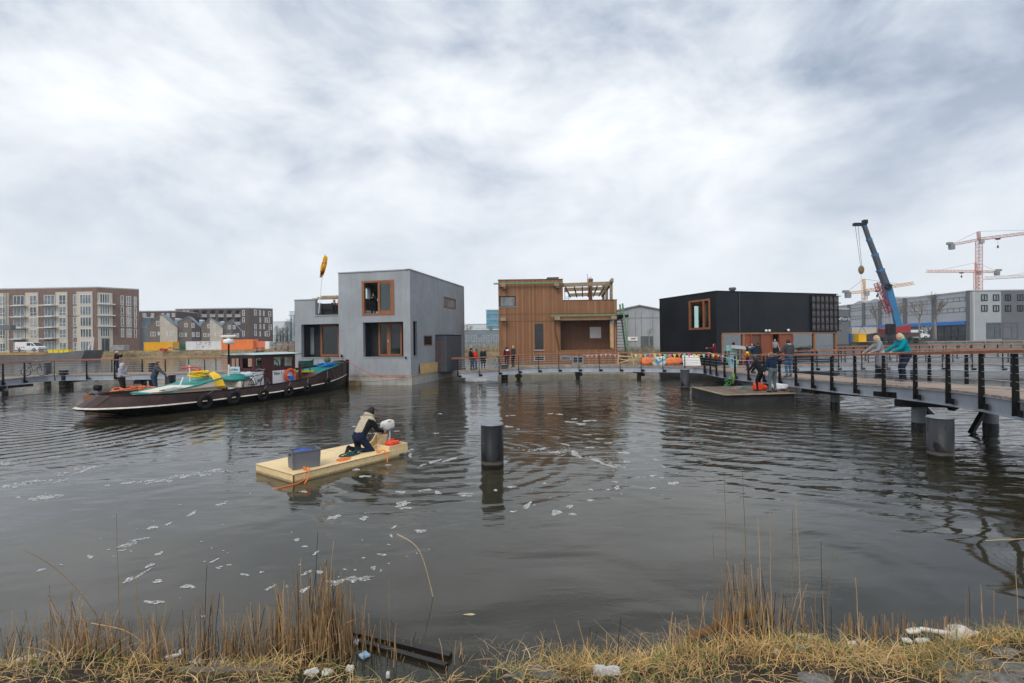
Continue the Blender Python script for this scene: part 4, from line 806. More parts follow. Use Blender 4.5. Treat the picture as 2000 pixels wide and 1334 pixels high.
# storage crate
def crate(c,yaw_,l=.60,w_=.40,h_=.40):
    t=thing('storage_crate','grey plastic crate holding something blue, on the raft','crate',c)
    m=MB(); tk=.014; 
    def sb(x0,x1,y0,y1,z0,z1,fl=1):
        P=[]
        for z,s in ((z0,.94+.06*z0/h_),(z1,.94+.06*z1/h_)):
            for x,y in ((x0,y0),(x1,y0),(x1,y1),(x0,y1)): P.append((x*s,y*s,z))
        m.hexa(P)
    X,Y=l/2,w_/2
    sb(-X,X,-Y,-Y+tk,0,h_); sb(-X,X,Y-tk,Y,0,h_); sb(-X,-X+tk,-Y+tk,Y-tk,0,h_); sb(X-tk,X,-Y+tk,Y-tk,0,h_); sb(-X+tk,X-tk,-Y+tk,Y-tk,0,.012)
    for s_ in (-1,1):
        sb(-X-.012,X+.012,s_*Y-.008 if s_>0 else -Y-.012,s_*Y+.012 if s_>0 else -Y+.008,h_-.028,h_+.004)
        sb(s_*X-.008 if s_>0 else -X-.012,s_*X+.012 if s_>0 else -X+.008,-Y+.01,Y-.01,h_-.028,h_+.004)
        for xx in (-X*.97,X*.97): sb(xx-.014,xx+.014,s_*Y-.004 if s_>0 else -Y-.009,s_*Y+.009 if s_>0 else -Y+.004,0.002,h_-.03)
    placed(m,c,yaw_).build('body',M('crate_grey',(.15,.16,.185),.5,0,.08,3,.05),t)
    m=MB(); m.box((-X-.004,0,h_-.09),(.012,.12,.035)); placed(m,c,yaw_).build('handle_slot',black_m,t)
    b2=MB(); b2.ell((0,0,0),(.24,.14,.09),16,8,None,lambda d:1+.12*math.sin(9*d.x+4*d.y)); placed(b2,Vector(c)+Vector((-.02,0,h_-.09)),yaw_); o_=b2.build('blue_tarpaulin',M('bright_blue',(.01,.10,.55),.5,0,.2,6),None,smooth=True)
    tag(o_,'crumpled blue sheet stuffed in the grey crate','sheet')
cc0=W(602,914,Zr); crate(Vector((cc0.x-.14,cc0.y+.12,Zr)),yaw-.28)
# fuel can
def fuel_can(c,yaw_,lab,l=.34,w_=.24,h_=.2):
    t=thing('fuel_can',lab,'fuel can',c); m=MB(); m.ell((0,0,h_/2),(l/2,w_/2,h_/2),20,10,None,lambda d:1/max(abs(d.x)**7+abs(d.y)**7+abs(d.z)**7,1e-6)**(1/7)); placed(m,c,yaw_).build('body',M('can_red',(.80,.07,.02),.4,0,.08,4),t,smooth=True)
    m=MB(); m.tube([(-.08,0,h_),(-.06,0,h_+.04),(.04,0,h_+.04),(.07,0,h_)],.012,6); placed(m,c,yaw_).build('handle',M('can_red'),t)
    m=MB(); m.cyl((.12,0),.03,h_-.01,h_+.03,12); placed(m,c,yaw_).build('cap',black_m,t)
fuel_can(rp3(Lr-.32,.25,Zr+.005),yaw,'red fuel can in the wooden tray at the end of the raft')
# straps and rope on the raft
def tangle(name,label,cat,c,rx,ry,rz_,r,turns,mat_,seed=1,yaw_=0,flat=.6):
    q=random.Random(seed); P=[]; n=turns*12; ph=[q.uniform(0,6.28) for _ in range(6)]
    for i in range(n):
        t=i/12*2*math.pi; k=.6+.4*math.sin(t*.37+ph[0])
        x=rx*(math.cos(t)*k+.35*math.sin(t*.23+ph[1])); y=ry*(math.sin(t)*k+.3*math.cos(t*.31+ph[2])); z=r+abs(rz_*(.5+.5*math.sin(t*.53+ph[3])))
        P.append((c[0]+x*math.cos(yaw_)-y*math.sin(yaw_),c[1]+x*math.sin(yaw_)+y*math.cos(yaw_),c[2]+z))
    m=MB(); m.tube(P,r,6); o=m.build(name,mat_,smooth=True); return tag(o,label,cat)
tangle('ratchet_strap','dark green strap bundle on the raft beside the kneeling man','strap',rp3(Lr*.54,.42,Zr),.26,.07,.06,.018,5,M('strap_green',(.015,.07,.07),.7),4,yaw)
tangle('rope','orange rope lying in loops on the raft deck','rope',rp3(Lr*.44,.20,Zr),.20,.10,.01,.011,3,orange_m,9,yaw)
m=MB(); P=[rp3(.25,-.02,.05),rp3(.05,-.12,.02),rp3(-.15,-.08,.010),rp3(-.32,-.05,.006),rp3(-.45,.02,-.004)]; m.tube(smooth_path(P,2),.009,6); tag(m.build('rope',orange_m),'orange rope end trailing in the water from the near corner of the raft','rope')

# ======================= tug =======================
bs=Vector((-17.55,19.5)); bw_=Vector((-11.75,34.3)); hu=(bw_-bs).normalized(); hn=Vector((hu.y,-hu.x)); Lb=(bw_-bs).length
def bp3(x,y,z): p=bs+hu*x+hn*y; return Vector((p.x,p.y,z))    # y positive towards the camera side
bt=thing('tugboat','long brown and black old tug with white deckhouse, teal foredeck and tyre fenders','boat',bp3(Lb*.5,0,0))
def BF(y): o=bs+hn*y; return Face((o.x,o.y),(hu.x,hu.y),(hn.x,hn.y))
def interp(t,ks):
    for (a,va),(b_,vb) in zip(ks,ks[1:]):
        if t<=b_: return va+(vb-va)*(t-a)/(b_-a)
    return ks[-1][1]
LEV=[ (lambda u:-.5,(1.7,Lb-.4),1.45), (lambda u:.0,(1.6,Lb-.12),1.72), (lambda u:.07+.0*u,(1.35,Lb-.1),1.78),
 (lambda u:interp(u,[(0,.36),(.25,.28),(.5,.30),(.75,.46),(1,.74)]),(.05,Lb),1.95), (lambda u:interp(u,[(0,.44),(.25,.36),(.5,.38),(.75,.54),(1,.82)]),(0,Lb+.03),1.99),
 (lambda u:interp(u,[(0,.49),(.25,.41),(.5,.43),(.75,.59),(1,.87)]),(.12,Lb),1.93),
 (lambda u:interp(u,[(0,.92),(.15,.84),(.3,.76),(.5,.82),(.66,.98),(.74,1.30),(1,1.74)]),(.75,Lb+.05),1.80)]
def hb(u,B):
    a=1 if u>.16 else math.sqrt(max(0,1-(1-u/.16)**2)); b_=1 if u<.58 else 1-((u-.58)/.42)**2.3; return B*max(a,0)*max(b_,0)
NU=64; US=[(1-math.cos(math.pi*i/NU))/2*.5+i/NU*.5 for i in range(NU+1)]
def hullpt(u,k,sd=1,e=0): zf,(a,b_),B=LEV[k]; return bp3(a+(b_-a)*u,sd*(hb(u,B)+e),zf(u))
hm=[M('antifouling_red',(.25,.035,.025),.7,0,.3,2,0,40,.2,.4),M('hull_black',(.007,.0075,.009),.4,0,.3,1.5,.05,20,.25,.1),M('rub_white',(.62,.58,.50),.6,0,.2,5,0,40,.3,.6),M('hull_maroon',(.045,.021,.019),.5,0,.4,1.6,.25,6,.3,.6)]
m=MB()
for k,mi in ((0,0),(1,1),(2,1),(3,1),(4,2),(5,3)):
    for sd in (1,-1): m.grid([[hullpt(u,k,sd) for u in US],[hullpt(u,k+1,sd) for u in US]],k=mi)
# inner bulwark and deck
def inpt(u,z,sd): zf,(a,b_),B=LEV[6]; return bp3(a+(b_-a)*(.005+.99*u),sd*max(0,hb(u,B)-.07),z)
dz=lambda u: LEV[6][0](u)-interp(u,[(0,.22),(.3,.34),(.68,.42),(.73,.10),(1,.10)])
for sd in (1,-1): m.grid([[inpt(u,LEV[6][0](u),sd) for u in US],[inpt(u,dz(u),sd) for u in US]],k=3); m.grid([[hullpt(u,6,sd) for u in US],[inpt(u,LEV[6][0](u),sd) for u in US]],k=1)
m.build('hull',hm,bt,smooth=False)
m=MB(); m.grid([[inpt(u,dz(u),-1) for u in US if u<.735],[inpt(u,dz(u),1) for u in US if u<.735]]); m.build('deck',M('deck_grey_red',(.16,.075,.06),.7,0,.3,1.5,.1),bt)
m=MB(); m.grid([[inpt(u,dz(u),-1) for u in US if u>.715],[inpt(u,dz(u),1) for u in US if u>.715]]); u0=min(u for u in US if u>.715); a=inpt(u0,dz(u0),-1); b_=inpt(u0,dz(u0),1); m.add([a,b_,(b_.x,b_.y,.8),(a.x,a.y,.8)],[(0,1,2,3)]); m.build('foredeck',teal_m,bt)
for sd in (1,-1):
    m=MB(); m.tube([hullpt(u,6,sd)+Vector((0,0,.01)) for u in US[1:]],.035,6); m.build('cap_rail',hm[1],bt,smooth=True)
m=MB()
for x in range(1,NU,9): m.tube([hullpt(US[x],5,1,.012),hullpt(US[x],6,1,.012)],.02,4)
build_each(m,'bulwark_rib',hm[3],bt)
m=MB(); m.beam(bp3(Lb-.02,0,-.4),bp3(Lb+.08,0,1.85),.14,.22,(hu.x,hu.y,0)); m.build('stem',hm[1],bt)
# tyre fenders
for px,py,r in ((395.5,784.5,.36),(452,776,.34),(510,770.5,.31),(559.5,763.5,.30),(597,757,.28),(642.5,745,.25)):
    F_=BF(1.9); x,z=F_.hit(px,py); u=max(0,min(1,x/Lb)); y=hb(u,1.97)+.10; m=MB(); ax=(bp3(x+.1,hb(min(1,(x+.1)/Lb),1.97),0)-bp3(x-.1,hb((x-.1)/Lb,1.97),0)).normalized(); nrm=Vector((ax.y,-ax.x,-.15))
    m.torus(bp3(x,y,z),r*.72,r*.30,nrm,28,10); t_=m.build('tyre_fender',rubber,bt,smooth=True)
    m=MB(); m.tube([bp3(x,y-.02,z+r*.8),hullpt(u,6,1,.03)],.013,5); m.build('fender_rope',M('grey_rope',(.22,.21,.19),.9),t_)
# deckhouse parts, placed on vertical planes along the hull
Fn=BF(.95)
def bbox(m,px0,px1,y0,y1,pyb,pyt,F_=None,k=None):
    F_=F_ or Fn; a,z0=F_.hit(px0,pyb); b_,z1=F_.hit(px1,pyt); P=[]
    for z in (z0,z1):
        for x,y in ((a,y1),(b_,y1),(b_,y0),(a,y0)): P.append(bp3(x,y,z))
    m.hexa(P,k); return a,b_,z0,z1
# engine casing with sloped hatch
xa,_=Fn.hit(312,770); xb,_=Fn.hit(432,765); zb_=.42
za=.80; zc_=1.30
m=MB(); prof=[(xa,zb_),(xb,zb_),(xb,zc_),(xa+2.9,zc_),(xa+1.9,1.06),(xa,za)]
m.xprism([bp3(x,1.0,z) for x,z in prof],Vector((-hn.x*2.0,-hn.y*2.0,0))); m.build('engine_casing',cream,bt,bevel=.02)
def strip(m,x0,z0,x1,z1,y0,y1,t): m.hexa([bp3(x0,y1,z0),bp3(x1,y1,z1),bp3(x1,y0,z1),bp3(x0,y0,z0),bp3(x0,y1,z0+t),bp3(x1,y1,z1+t),bp3(x1,y0,z1+t),bp3(x0,y0,z0+t)])
m=MB(); sl=lambda x: za+(1.06-za)*(x-xa)/1.9+.004
strip(m,xa-.04,sl(xa-.04),xa+.1,sl(xa+.1),-1.04,1.04,.05); strip(m,xa+1.7,sl(xa+1.7),xa+1.92,sl(xa+1.92),-1.04,1.04,.05); strip(m,xa+.1,sl(xa+.1),xa+1.7,sl(xa+1.7),.92,1.04,.05); strip(m,xa+.1,sl(xa+.1),xa+1.7,sl(xa+1.7),-1.04,-.92,.05); strip(m,xa+1.93,1.10,xa+2.9,zc_+.004,-1.04,1.04,.04); strip(m,xa+2.92,zc_+.004,xb+.03,zc_+.004,-1.04,1.04,.045); m.build('hatch_rim',teal_m,bt)
m=MB(); strip(m,xa+.1,sl(xa+.1)+.002,xa+1.7,sl(xa+1.7)+.002,-.9,.9,.02); m.build('hatch_lid',cream,bt)
m=MB(); strip(m,xa+.5,sl(xa+.5)+.025,xa+1.2,sl(xa+1.2)+.025,.1,.75,.01); m.build('hatch_window',pane,bt)
m=MB(); m.tube([bp3(xa+1.3,.3,1.0),bp3(xa+1.5,.3,1.45)],.03,6); m.tube([bp3(xa+2.2,-.2,1.1),bp3(xa+2.15,-.2,2.0)],.035,8); m.build('exhaust_pipe',white_m,bt)
# middle trunk with green dome hatch
m=MB(); a,b_,z0,z1=bbox(m,469,489,-.62,1.0,757,743); m.build('cabin_trunk',cream,bt,bevel=.03)
m=MB(); cx=(a+b_)/2; m.ell(bp3(cx,0.2,z1+.03),(.72,.72,.36),20,8,None,lambda d:1 if d.z>=0 else .2); m.build('dome_hatch',teal_m,bt,smooth=True)
m=MB(); bbox(m,468.5,489.5,-.65,1.03,743.2,741); m.build('trunk_rim',teal_m,bt)
# wheelhouse: white lower wall, dark red glazed upper part
Fw2=BF(1.0); lw=Fw2.rect(438,729.5,533,752); m=MB(); xa2,zA=Fw2.hit(498,750); xb2,_=Fw2.hit(577,745); xm,_=Fw2.hit(515.5,745); dw_=Fw2.hit(533,745)[0]-xm; zlo=.5
zw1=Fw2.hit(520,725)[1]; zw2=Fw2.hit(577,720)[1]; zrf=Fw2.hit(560,692.5)[1]; zrf2=Fw2.hit(578,691)[1]
FL=BF(1.0); FR=BF(-1.0)
m=MB()
for F_ in (FL,FR): m.wall(F_,xa2,xb2,zlo,zw1,[(xm,xm+dw_,zlo,zw1)] if F_ is FL else [],0 if F_ is FL else 0,.05)
e0=bs+hu*xa2; e1=bs+hu*xb2
FA=Face((e0.x-hn.x,e0.y-hn.y),(hn.x,hn.y),(-hu.x,-hu.y)); FB_=Face((e1.x-hn.x,e1.y-hn.y),(hn.x,hn.y),(hu.x,hu.y))
m.wall(FA,.06,1.94,zlo,zw1,[],0,.05); m.wall(FB_,.06,1.94,zlo,zw1,[],0,.05); m.build('lower_wall',white_m,bt)
mar=M('wheelhouse_maroon',(.075,.014,.014),.35,0,.15,3,0,40,.5)
wins=[FL.rect(500,700,511,722)]; wins2=[(FL.hit(535,700)[0],FL.hit(553,700)[0],zw1+.2,zrf-.12),(FL.hit(556,700)[0],FL.hit(575,700)[0],zw1+.2,zrf-.12)]
wins=[(w0,w1,zw1+.18,zrf-.14) for w0,w1,_,_ in wins]
m=MB(); m.wall(FL,xa2,xb2,zw1,zrf,wins+wins2,0,.05); m.wall(FR,xa2,xb2,zw1,zrf,[(w[0]+.1,w[1]+.25,w[2],w[3]) for w in wins]+wins2,0,.05)
m.wall(FA,.06,1.94,zw1,zrf,[(.2,.9,zw1+.2,zrf-.15),(1.1,1.8,zw1+.2,zrf-.15)],0,.05); m.wall(FB_,.06,1.94,zw1,zrf,[(.2,.9,zw1+.2,zrf-.15),(1.1,1.8,zw1+.2,zrf-.15)],0,.05)
m.fbox(FL,xm+.02,xm+dw_-.02,zlo,zw1+.02,-.04,-.01); m.build('wheelhouse',mar,bt)
for w_ in wins+wins2: m=MB(); m.fbox(FL,w_[0],w_[1],w_[2],w_[3],-.035,-.02); m.build('pane',see,bt)
m=MB(); m.hexa([bp3(xa2-.25,1.2,zrf),bp3(xb2+.35,1.2,zrf),bp3(xb2+.35,-1.2,zrf),bp3(xa2-.25,-1.2,zrf)]+[bp3(xa2-.25,1.2,zrf+.04),bp3(xb2+.35,1.2,zrf+.04),bp3(xb2+.35,-1.2,zrf+.04),bp3(xa2-.25,-1.2,zrf+.04)])
m.build('wheelhouse_roof',black_m,bt); m=MB(); m.xprism([bp3(xa2-.2,y,zrf+.042+.10*(1-(y/1.2)**2)) for y in (-1.15,-.8,-.4,0,.4,.8,1.15)]+[bp3(xa2-.2,1.15,zrf+.042),bp3(xa2-.2,-1.15,zrf+.042)],Vector((hu.x,hu.y,0))*(xb2-xa2+.5)); m.build('roof_skin',M('roof_pale_blue',(.42,.55,.57),.5,0,.1,2),bt)
ins=MB(); ins.tube([bp3(xb2-.7,.2,.9),bp3(xb2-.7,.2,zw1+.3)],.06,8); ins.torus(bp3(xb2-.75,.2,zw1+.35),.28,.025,(hu.x,hu.y,.3),20,6); ins.build('steering_wheel',black_m,bt)
# lettering
text_mesh('Elise 1',.23,M('letter_blue',(.04,.06,.12),.5),'name_lettering',bt,FL.pt(FL.hit(543,729)[0],FL.hit(543,729)[1],.014),(hu.x,hu.y,0),(0,0,1),.004)
text_mesh('023',.2,MC['letter_blue'],'number_lettering',bt,FL.pt(FL.hit(507,743)[0],FL.hit(507,743)[1],.014),(hu.x,hu.y,0),(0,0,1),.004)
m=MB(); a,z=FA.hit(459,721.5); m.fbox(FA,a-.42,a+.42,z-.14,z+.15,.02,.06); m.build('place_board',M('board_pale_blue',(.50,.66,.78),.5,0,.05),bt)
text_mesh('Leiden',.24,MC['letter_blue'],'place_lettering',bt,FA.pt(a,z,.066),(hn.x,hn.y,0),(0,0,1),.004)
# life ring, blue drum
m=MB(); a,z=FL.hit(563.5,732.5); m.torus(FL.pt(a,z,.13),.33,.085,(hn.x,hn.y,0),30,10); m2=m.build('life_ring',M('ring_orange',(.80,.12,.03),.5,0,.08,4),None,smooth=True); tag(m2,'orange life ring hung on the white side of the tug wheelhouse','life ring')
m=MB(); p=FL.pt(a+.05,0,.05); m.cyl(p,.22,z-.42,z-.05,16); tag(m.build('drum',M('drum_blue',(.02,.16,.60),.5)),'blue drum standing behind the orange life ring','drum')
# mast with radar
Fm=BF(.3); a,z0=Fm.hit(447.5,744); zt_=Fm.hit(446,672)[1]; p=bp3(a,.3,0)
m=MB(); m.tube([(p.x,p.y,z1),(p.x,p.y,z1+(zt_-z1)*.45)],.05,8); m.build('mast',cream,bt); m=MB(); m.tube([(p.x,p.y,z1+(zt_-z1)*.45),(p.x,p.y,zt_)],.045,8); m.build('mast_top',black_m,bt)
rad=thing('radar','white radar scanner on top of the thin mast of the tug','radar',(p.x,p.y,zt_)); m=MB(); m.ell((p.x,p.y,zt_+.13),(.26,.26,.14),20,8,None,lambda d:1/max((d.x*d.x+d.y*d.y)**2+abs(d.z)**4,1e-6)**.25); m.tube([(p.x,p.y,zt_+.2),(p.x,p.y,zt_+.36)],.07,10); m.build('base',white_m,rad,smooth=True)
m=MB(); m.ell((p.x,p.y,zt_+.40),(.42,.12,.07),20,8,None,lambda d:1/max(abs(d.x)**4+abs(d.y)**4+abs(d.z)**4,1e-6)**.25); m.build('scanner',cream,rad,smooth=True)
# foredeck gear
def fd(px,py,y=.5): F_=BF(y); a,z=F_.hit(px,py); return bp3(a,y,z)
p=fd(598,727,.3); zd=dz(p and min(1,((Vector((p.x,p.y))-bs).dot(hu))/Lb)); m=MB(); m.box((p.x,p.y,zd+.55),(.75,.5,.36),math.atan2(hu.y,hu.x))
m.tube([(p.x-.2,p.y,zd),(p.x-.2,p.y,zd+.6)],.03,6); m.tube([(p.x+.2,p.y+.1,zd),(p.x+.2,p.y+.1,zd+.6)],.03,6); m.tube([(p.x+.3,p.y,zd+.7),(p.x+.45,p.y+.1,zd+.8)],.05,6); m.build('anchor_winch',M('winch_green',(.02,.09,.08),.5,.1,.3,6),bt)
p=fd(586,734,.75); zz=dz(.74)
m=MB(); m.tube([(p.x,p.y,.75),(p.x,p.y,1.75)],.09,10); m.tube([(p.x,p.y,1.75),(p.x,p.y,1.79)],.12,10); m.build('bollard_post',M('winch_maroon',(.12,.03,.03),.5),bt)
for nm,lb,px,y,rx,ry,rz_,mt,sd_ in (('rope','bright blue rope heap on the teal foredeck of the tug',642,.0,.75,.3,.18,M('rope_blue',(.01,.20,.65),.7),3),('rope','yellow hose coil at the foot of the tug wheelhouse on the teal deck',590,.1,.6,.4,.05,yellow_m,5),('rope','brown rope heap right at the bow of the tug',661,-.1,.4,.3,.2,M('rope_brown',(.16,.09,.07),.9),8)):
    p=fd(px,720,y); u=min(.99,((Vector((p.x,p.y))-bs).dot(hu))/Lb); tangle(nm,lb,'rope',(p.x,p.y,dz(u)+.02),rx,ry,rz_,.035,7,mt,sd_,math.atan2(hu.y,hu.x))
p=fd(639,712,-.1); m=MB(); m.ell((p.x,p.y,dz(.9)+.42),(.22,.2,.2),10,6,None,lambda d:1+.2*math.sin(7*d.x+5*d.z)); tag(m.build('sack',M('olive_cloth',(.10,.12,.06),.9),smooth=True),'small olive sack on the heap of blue rope at the bow','sack')
m=MB(); m.tube([hullpt(.80,6,1,.0),hullpt(.83,4,1,.03)],.015,5); m.tube([bp3(Lb*.86,.3,1.75),hullpt(.95,6,1,0)],.02,5); m.build('deck_line',MC['grey_rope'],bt)
# hose piles
p=fd(389,745,.1); tangle('fire_hose','yellow and red hose heaped on the green casing of the tug','hose',(p.x,p.y,zc_+.05),.36,.28,.26,.05,10,yellow_m,12,math.atan2(hu.y,hu.x)-.2)
m=MB(); tangle('fire_hose','red hose looped over the rear yellow hose pile','hose',(p.x-.1,p.y-.1,zc_+.22),.50,.30,.36,.03,2,red_m,14,math.atan2(hu.y,hu.x)); 
hose=MB()
for i in range(7):
    a0=fd(407+2*i,739.5,.25-.05*i); a1=fd(416+2.2*i,741,.9); a2=fd(426+2.4*i,758,1.06+.02*i)
    a0.z=zc_+.22+.03*(i%3); a1.z=zc_+.16; hose.tube(smooth_path([a0,a1,a2],2),.05,6)
tag(hose.build('fire_hose',yellow_m,smooth=True),'thick yellow hose strands hanging over the near side of the tug casing','hose')
m=MB(); a0=fd(421,738,.5); a1=fd(430,748,.9); a2=fd(433,754,1.0); m.tube(smooth_path([a0,a1,a2],2),.06,6); tag(m.build('fire_hose',red_m,smooth=True),'red hose end beside the hanging yellow strands','hose')
# mooring lines
m=MB(); a=bp3(Lb-.2,.2,1.75); b_=F1.pt(.4,zb+.05 if False else .62,.2); pts=[a.lerp(b_,i/12)-Vector((0,0,.45*math.sin(math.pi*i/12))) for i in range(13)]; m.tube(pts,.018,5); tag(m.build('mooring_line',M('line_red',(.62,.05,.04),.7)),'thin red line from the bow of the tug to the corner of the grey house','rope')
m=MB(); a=bp3(Lb+.1,.2,.35); pts=[a.lerp(F1.pt(.1,.5,.2),i/12)-Vector((0,0,.12*math.sin(math.pi*i/12))) for i in range(13)]; m.tube(pts,.018,5); tag(m.build('mooring_line',MC['grey_rope']),'thin grey line running low along the concrete base of the grey house','rope')
m=MB(); m.box((F1.pt(4.6,.3,.5).x,F1.pt(4.6,.3,.5).y,.16),(1.6,.5,.34),math.atan2(F1.u.y,F1.u.x)); tag(m.build('float',M('timber_float',(.42,.29,.15),.8)),'low timber float wedged between the tug bow and the grey house','float')
# ======================= bicycles =======================
def bicycle(label,c,yaw_,framecol,basket=None):
    t=thing('bicycle',label,'bicycle',c)
    def loc(x,y,z): return (c[0]+x*math.cos(yaw_)-y*math.sin(yaw_),c[1]+x*math.sin(yaw_)+y*math.cos(yaw_),c[2]+z)
    ax=(-math.sin(yaw_),math.cos(yaw_),0)
    for x in (-.53,.53):
        m=MB(); m.torus(loc(x,0,.34),.32,.02,ax,28,6); w_=m.build('wheel',rubber,t,smooth=True); m=MB()
        for i in range(14): a=math.pi*2*i/14; m.tube([loc(x,0,.34),loc(x+.30*math.cos(a),0,.34+.30*math.sin(a))],.003,3)
        m.torus(loc(x,0,.34),.295,.008,ax,24,4); m.build('rim',galv,w_)
    m=MB(); bb=loc(-.05,0,.3); 
    for a,b_ in (((-.05,0,.3),(-.25,0,.85)),((-.05,0,.3),(.38,0,.72)),((-.22,0,.75),(.36,0,.82)),((-.53,0,.34),(-.22,0,.75)),((-.53,0,.34),(-.05,0,.3)),((.36,0,.95),(.53,0,.34))): m.tube([loc(*a),loc(*b_)],.017,6)
    m.build('frame',framecol,t); m=MB(); m.tube([loc(.33,0,.95),loc(.34,0,1.06)],.012,6); m.tube([loc(.15,-.28,1.05),loc(.32,-.2,1.10),loc(.36,0,1.07),loc(.32,.2,1.10),loc(.15,.28,1.05)],.012,6); m.build('handlebar',galv,t)
    m=MB(); m.ell(loc(-.27,0,.9),(.13,.09,.04),10,6); m.build('saddle',black_m,t)
    m=MB(); m.torus(loc(-.53,0,.34),.36,.012,ax,16,4,None,math.pi*.0,math.pi); m.beam(loc(-.75,0,.72),loc(-.3,0,.72),.12,.015); m.build('carrier',black_m,t)
    if basket: m=MB(); m.ell(loc(-.5,0,.86),(.22,.16,.15),12,8,None,lambda d:1+.15*math.sin(8*d.x+6*d.y)); m.build('saddle_bag',basket,t,smooth=True)
a=bp3(0,1.35,0); F_=BF(1.35); xc=(F_.hit(490,745)[0]+F_.hit(520,742)[0])/2; p=bp3(xc-.1,1.35,.62); bicycle('black city bicycle with pale blue bag standing on the side deck of the tug',(p.x,p.y,.56),math.atan2(hu.y,hu.x),black_m,M('pale_blue_bag',(.45,.58,.68),.7,0,.2,8))
p=lp[0].lerp(lp[len(lp)//4],.3); p=W(22,728,.95); p=W(18,738,.95)+Vector((-.2,1.9,0)); bicycle('black bicycle leaning on the far rail of the left footbridge',(p.x,p.y,.95),.08,black_m)
p=W(1004,717,.9)+Vector((-.9,.9,0)); p=W(971,718.5,.82); bicycle('bicycle seen end on, parked on the middle footbridge left of the timber house',(p.x,p.y,.82),math.pi/2+.35,galv)
# ======================= brown work barge behind the tug stern =======================
za_=.32; P0=W(160,776,za_+.25); P1=W(182,773,za_+.25)
wb=[W(160,776,.62),W(425,762,.62)]; du=(wb[1]-wb[0]); du.z=0; Lw=du.length; du.normalize(); dn=Vector((-du.y,du.x,0)); O_=wb[0]
wbt=thing('work_barge','low brown open barge alongside the stern of the tug, carrying two standing men','barge',(O_.x,O_.y,0))
def wp3(x,y,z): q_=O_+du*x+dn*y; return Vector((q_.x,q_.y,z))
m=MB(); xs_=[0,.5,1.5,Lw*.5,Lw-.3,Lw]; pl=[wp3(0,.5,0),wp3(.6,0,0),wp3(Lw,0,0),wp3(Lw,2.6,0),wp3(.6,2.6,0),wp3(0,2.1,0)]
m.prism([(p.x,p.y) for p in pl],-.3,.33); m.build('hull',M('barge_brown',(.035,.022,.018),.6,0,.3,1.5,.1,20,.3,.4),wbt)
m=MB()
for a,b_ in zip(pl,pl[1:]+pl[:1]): m.beam((a.x,a.y,.50),(b_.x,b_.y,.50),.07,.34)
m.build('coaming',M('barge_rust',(.30,.11,.05),.6,0,.3,2),wbt)
m=MB(); m.prism([(p.x,p.y) for p in [wp3(.3,.3,0),wp3(Lw-.2,.2,0),wp3(Lw-.2,2.4,0),wp3(.3,2.4,0)]],.335,.38); m.build('deck',M('old_planks'),wbt)
def on_barge(px,y): 
    F_=Face((O_.x+dn.x*y,O_.y+dn.y*y),(du.x,du.y)); a,_=F_.hit(px,760); return wp3(a,y,.38)
p=on_barge(191,1.7); ob2=thing('outboard_motor','black outboard motor on the stern of the brown barge','outboard motor',(p.x,p.y,.3)); m=MB(); m.ell((p.x,p.y,.92),(.18,.13,.15),14,8,None,lambda d:1/max(abs(d.x)**4+abs(d.y)**4+abs(d.z)**4,1e-6)**.25); m.build('cowling',black_m,ob2,smooth=True); m=MB(); m.tube([(p.x,p.y,.9),(p.x,p.y,.0)],.09,8); m.box((p.x-.1,p.y,.72),(.4,.25,.12)); m.tube([(p.x-.15,p.y,.9),(p.x-.45,p.y,1.35)],.03,6); m.build('leg',gm,ob2)
p=on_barge(262,1.2); tangle('net_heap','orange net and rope heap between the two men on the barge','net',(p.x,p.y,.42),.8,.45,.45,.045,9,M('net_orange',(.62,.16,.06),.8,0,.4,8),21,math.atan2(du.y,du.x))
p=on_barge(282,1.5); m=MB(); m.box((p.x,p.y,.62),(.8,.5,.4),.4); tag(m.build('box',M('pallet_wood',(.42,.30,.17),.8),bevel=.01),'pale wooden box behind the orange net heap on the barge','box')
p=on_barge(246,1.0); m=MB(); m.ell((p.x,p.y,.58),(.3,.25,.22),12,8,None,lambda d:1+.2*math.sin(6*d.x+7*d.y)); tag(m.build('bag',M('bag_grey_green',(.28,.33,.31),.8),smooth=True),'grey green bag at the feet of the man in the grey hooded top','bag')
m=MB(); p=bp3(1.9,.2,.86); m.beam(bp3(2.2,.9,.90),bp3(5.6,1.15,.92),.14,.05); m.build('stern_plank',M('edge_timber'),bt)
# small grey engine and clutter on the left footbridge side float

# ======================= people =======================
SK=M('skin',(.60,.36,.28),.55,0,.06,8)
CL={}
def cloth(c,nm=None):
    k=tuple(c)
    if k not in CL: CL[k]=M(nm or 'cloth_%d'%len(CL),c,.85,0,.12,14,.3,60,.15)
    return CL[k]
def seg_d(p,a,b,ra,rb):
    ab=b-a; t=max(0,min(1,(p-a).dot(ab)/max(ab.dot(ab),1e-9))); return (p-(a+ab*t)).length-(ra+(rb-ra)*t)
def ik(a,b,l1,l2,hint):
    d=b-a; D=min(d.length,(l1+l2)*.999); 
    if d.length>D: b=a+d.normalized()*D
    d=b-a; x=(l1*l1-l2*l2+D*D)/(2*D); h_=math.sqrt(max(0,l1*l1-x*x)); n=d.normalized(); hv=Vector(hint)-n*Vector(hint).dot(n)
    if hv.length<1e-5: hv=Vector((0,1,0))
    return a+n*x+hv.normalized()*h_, b
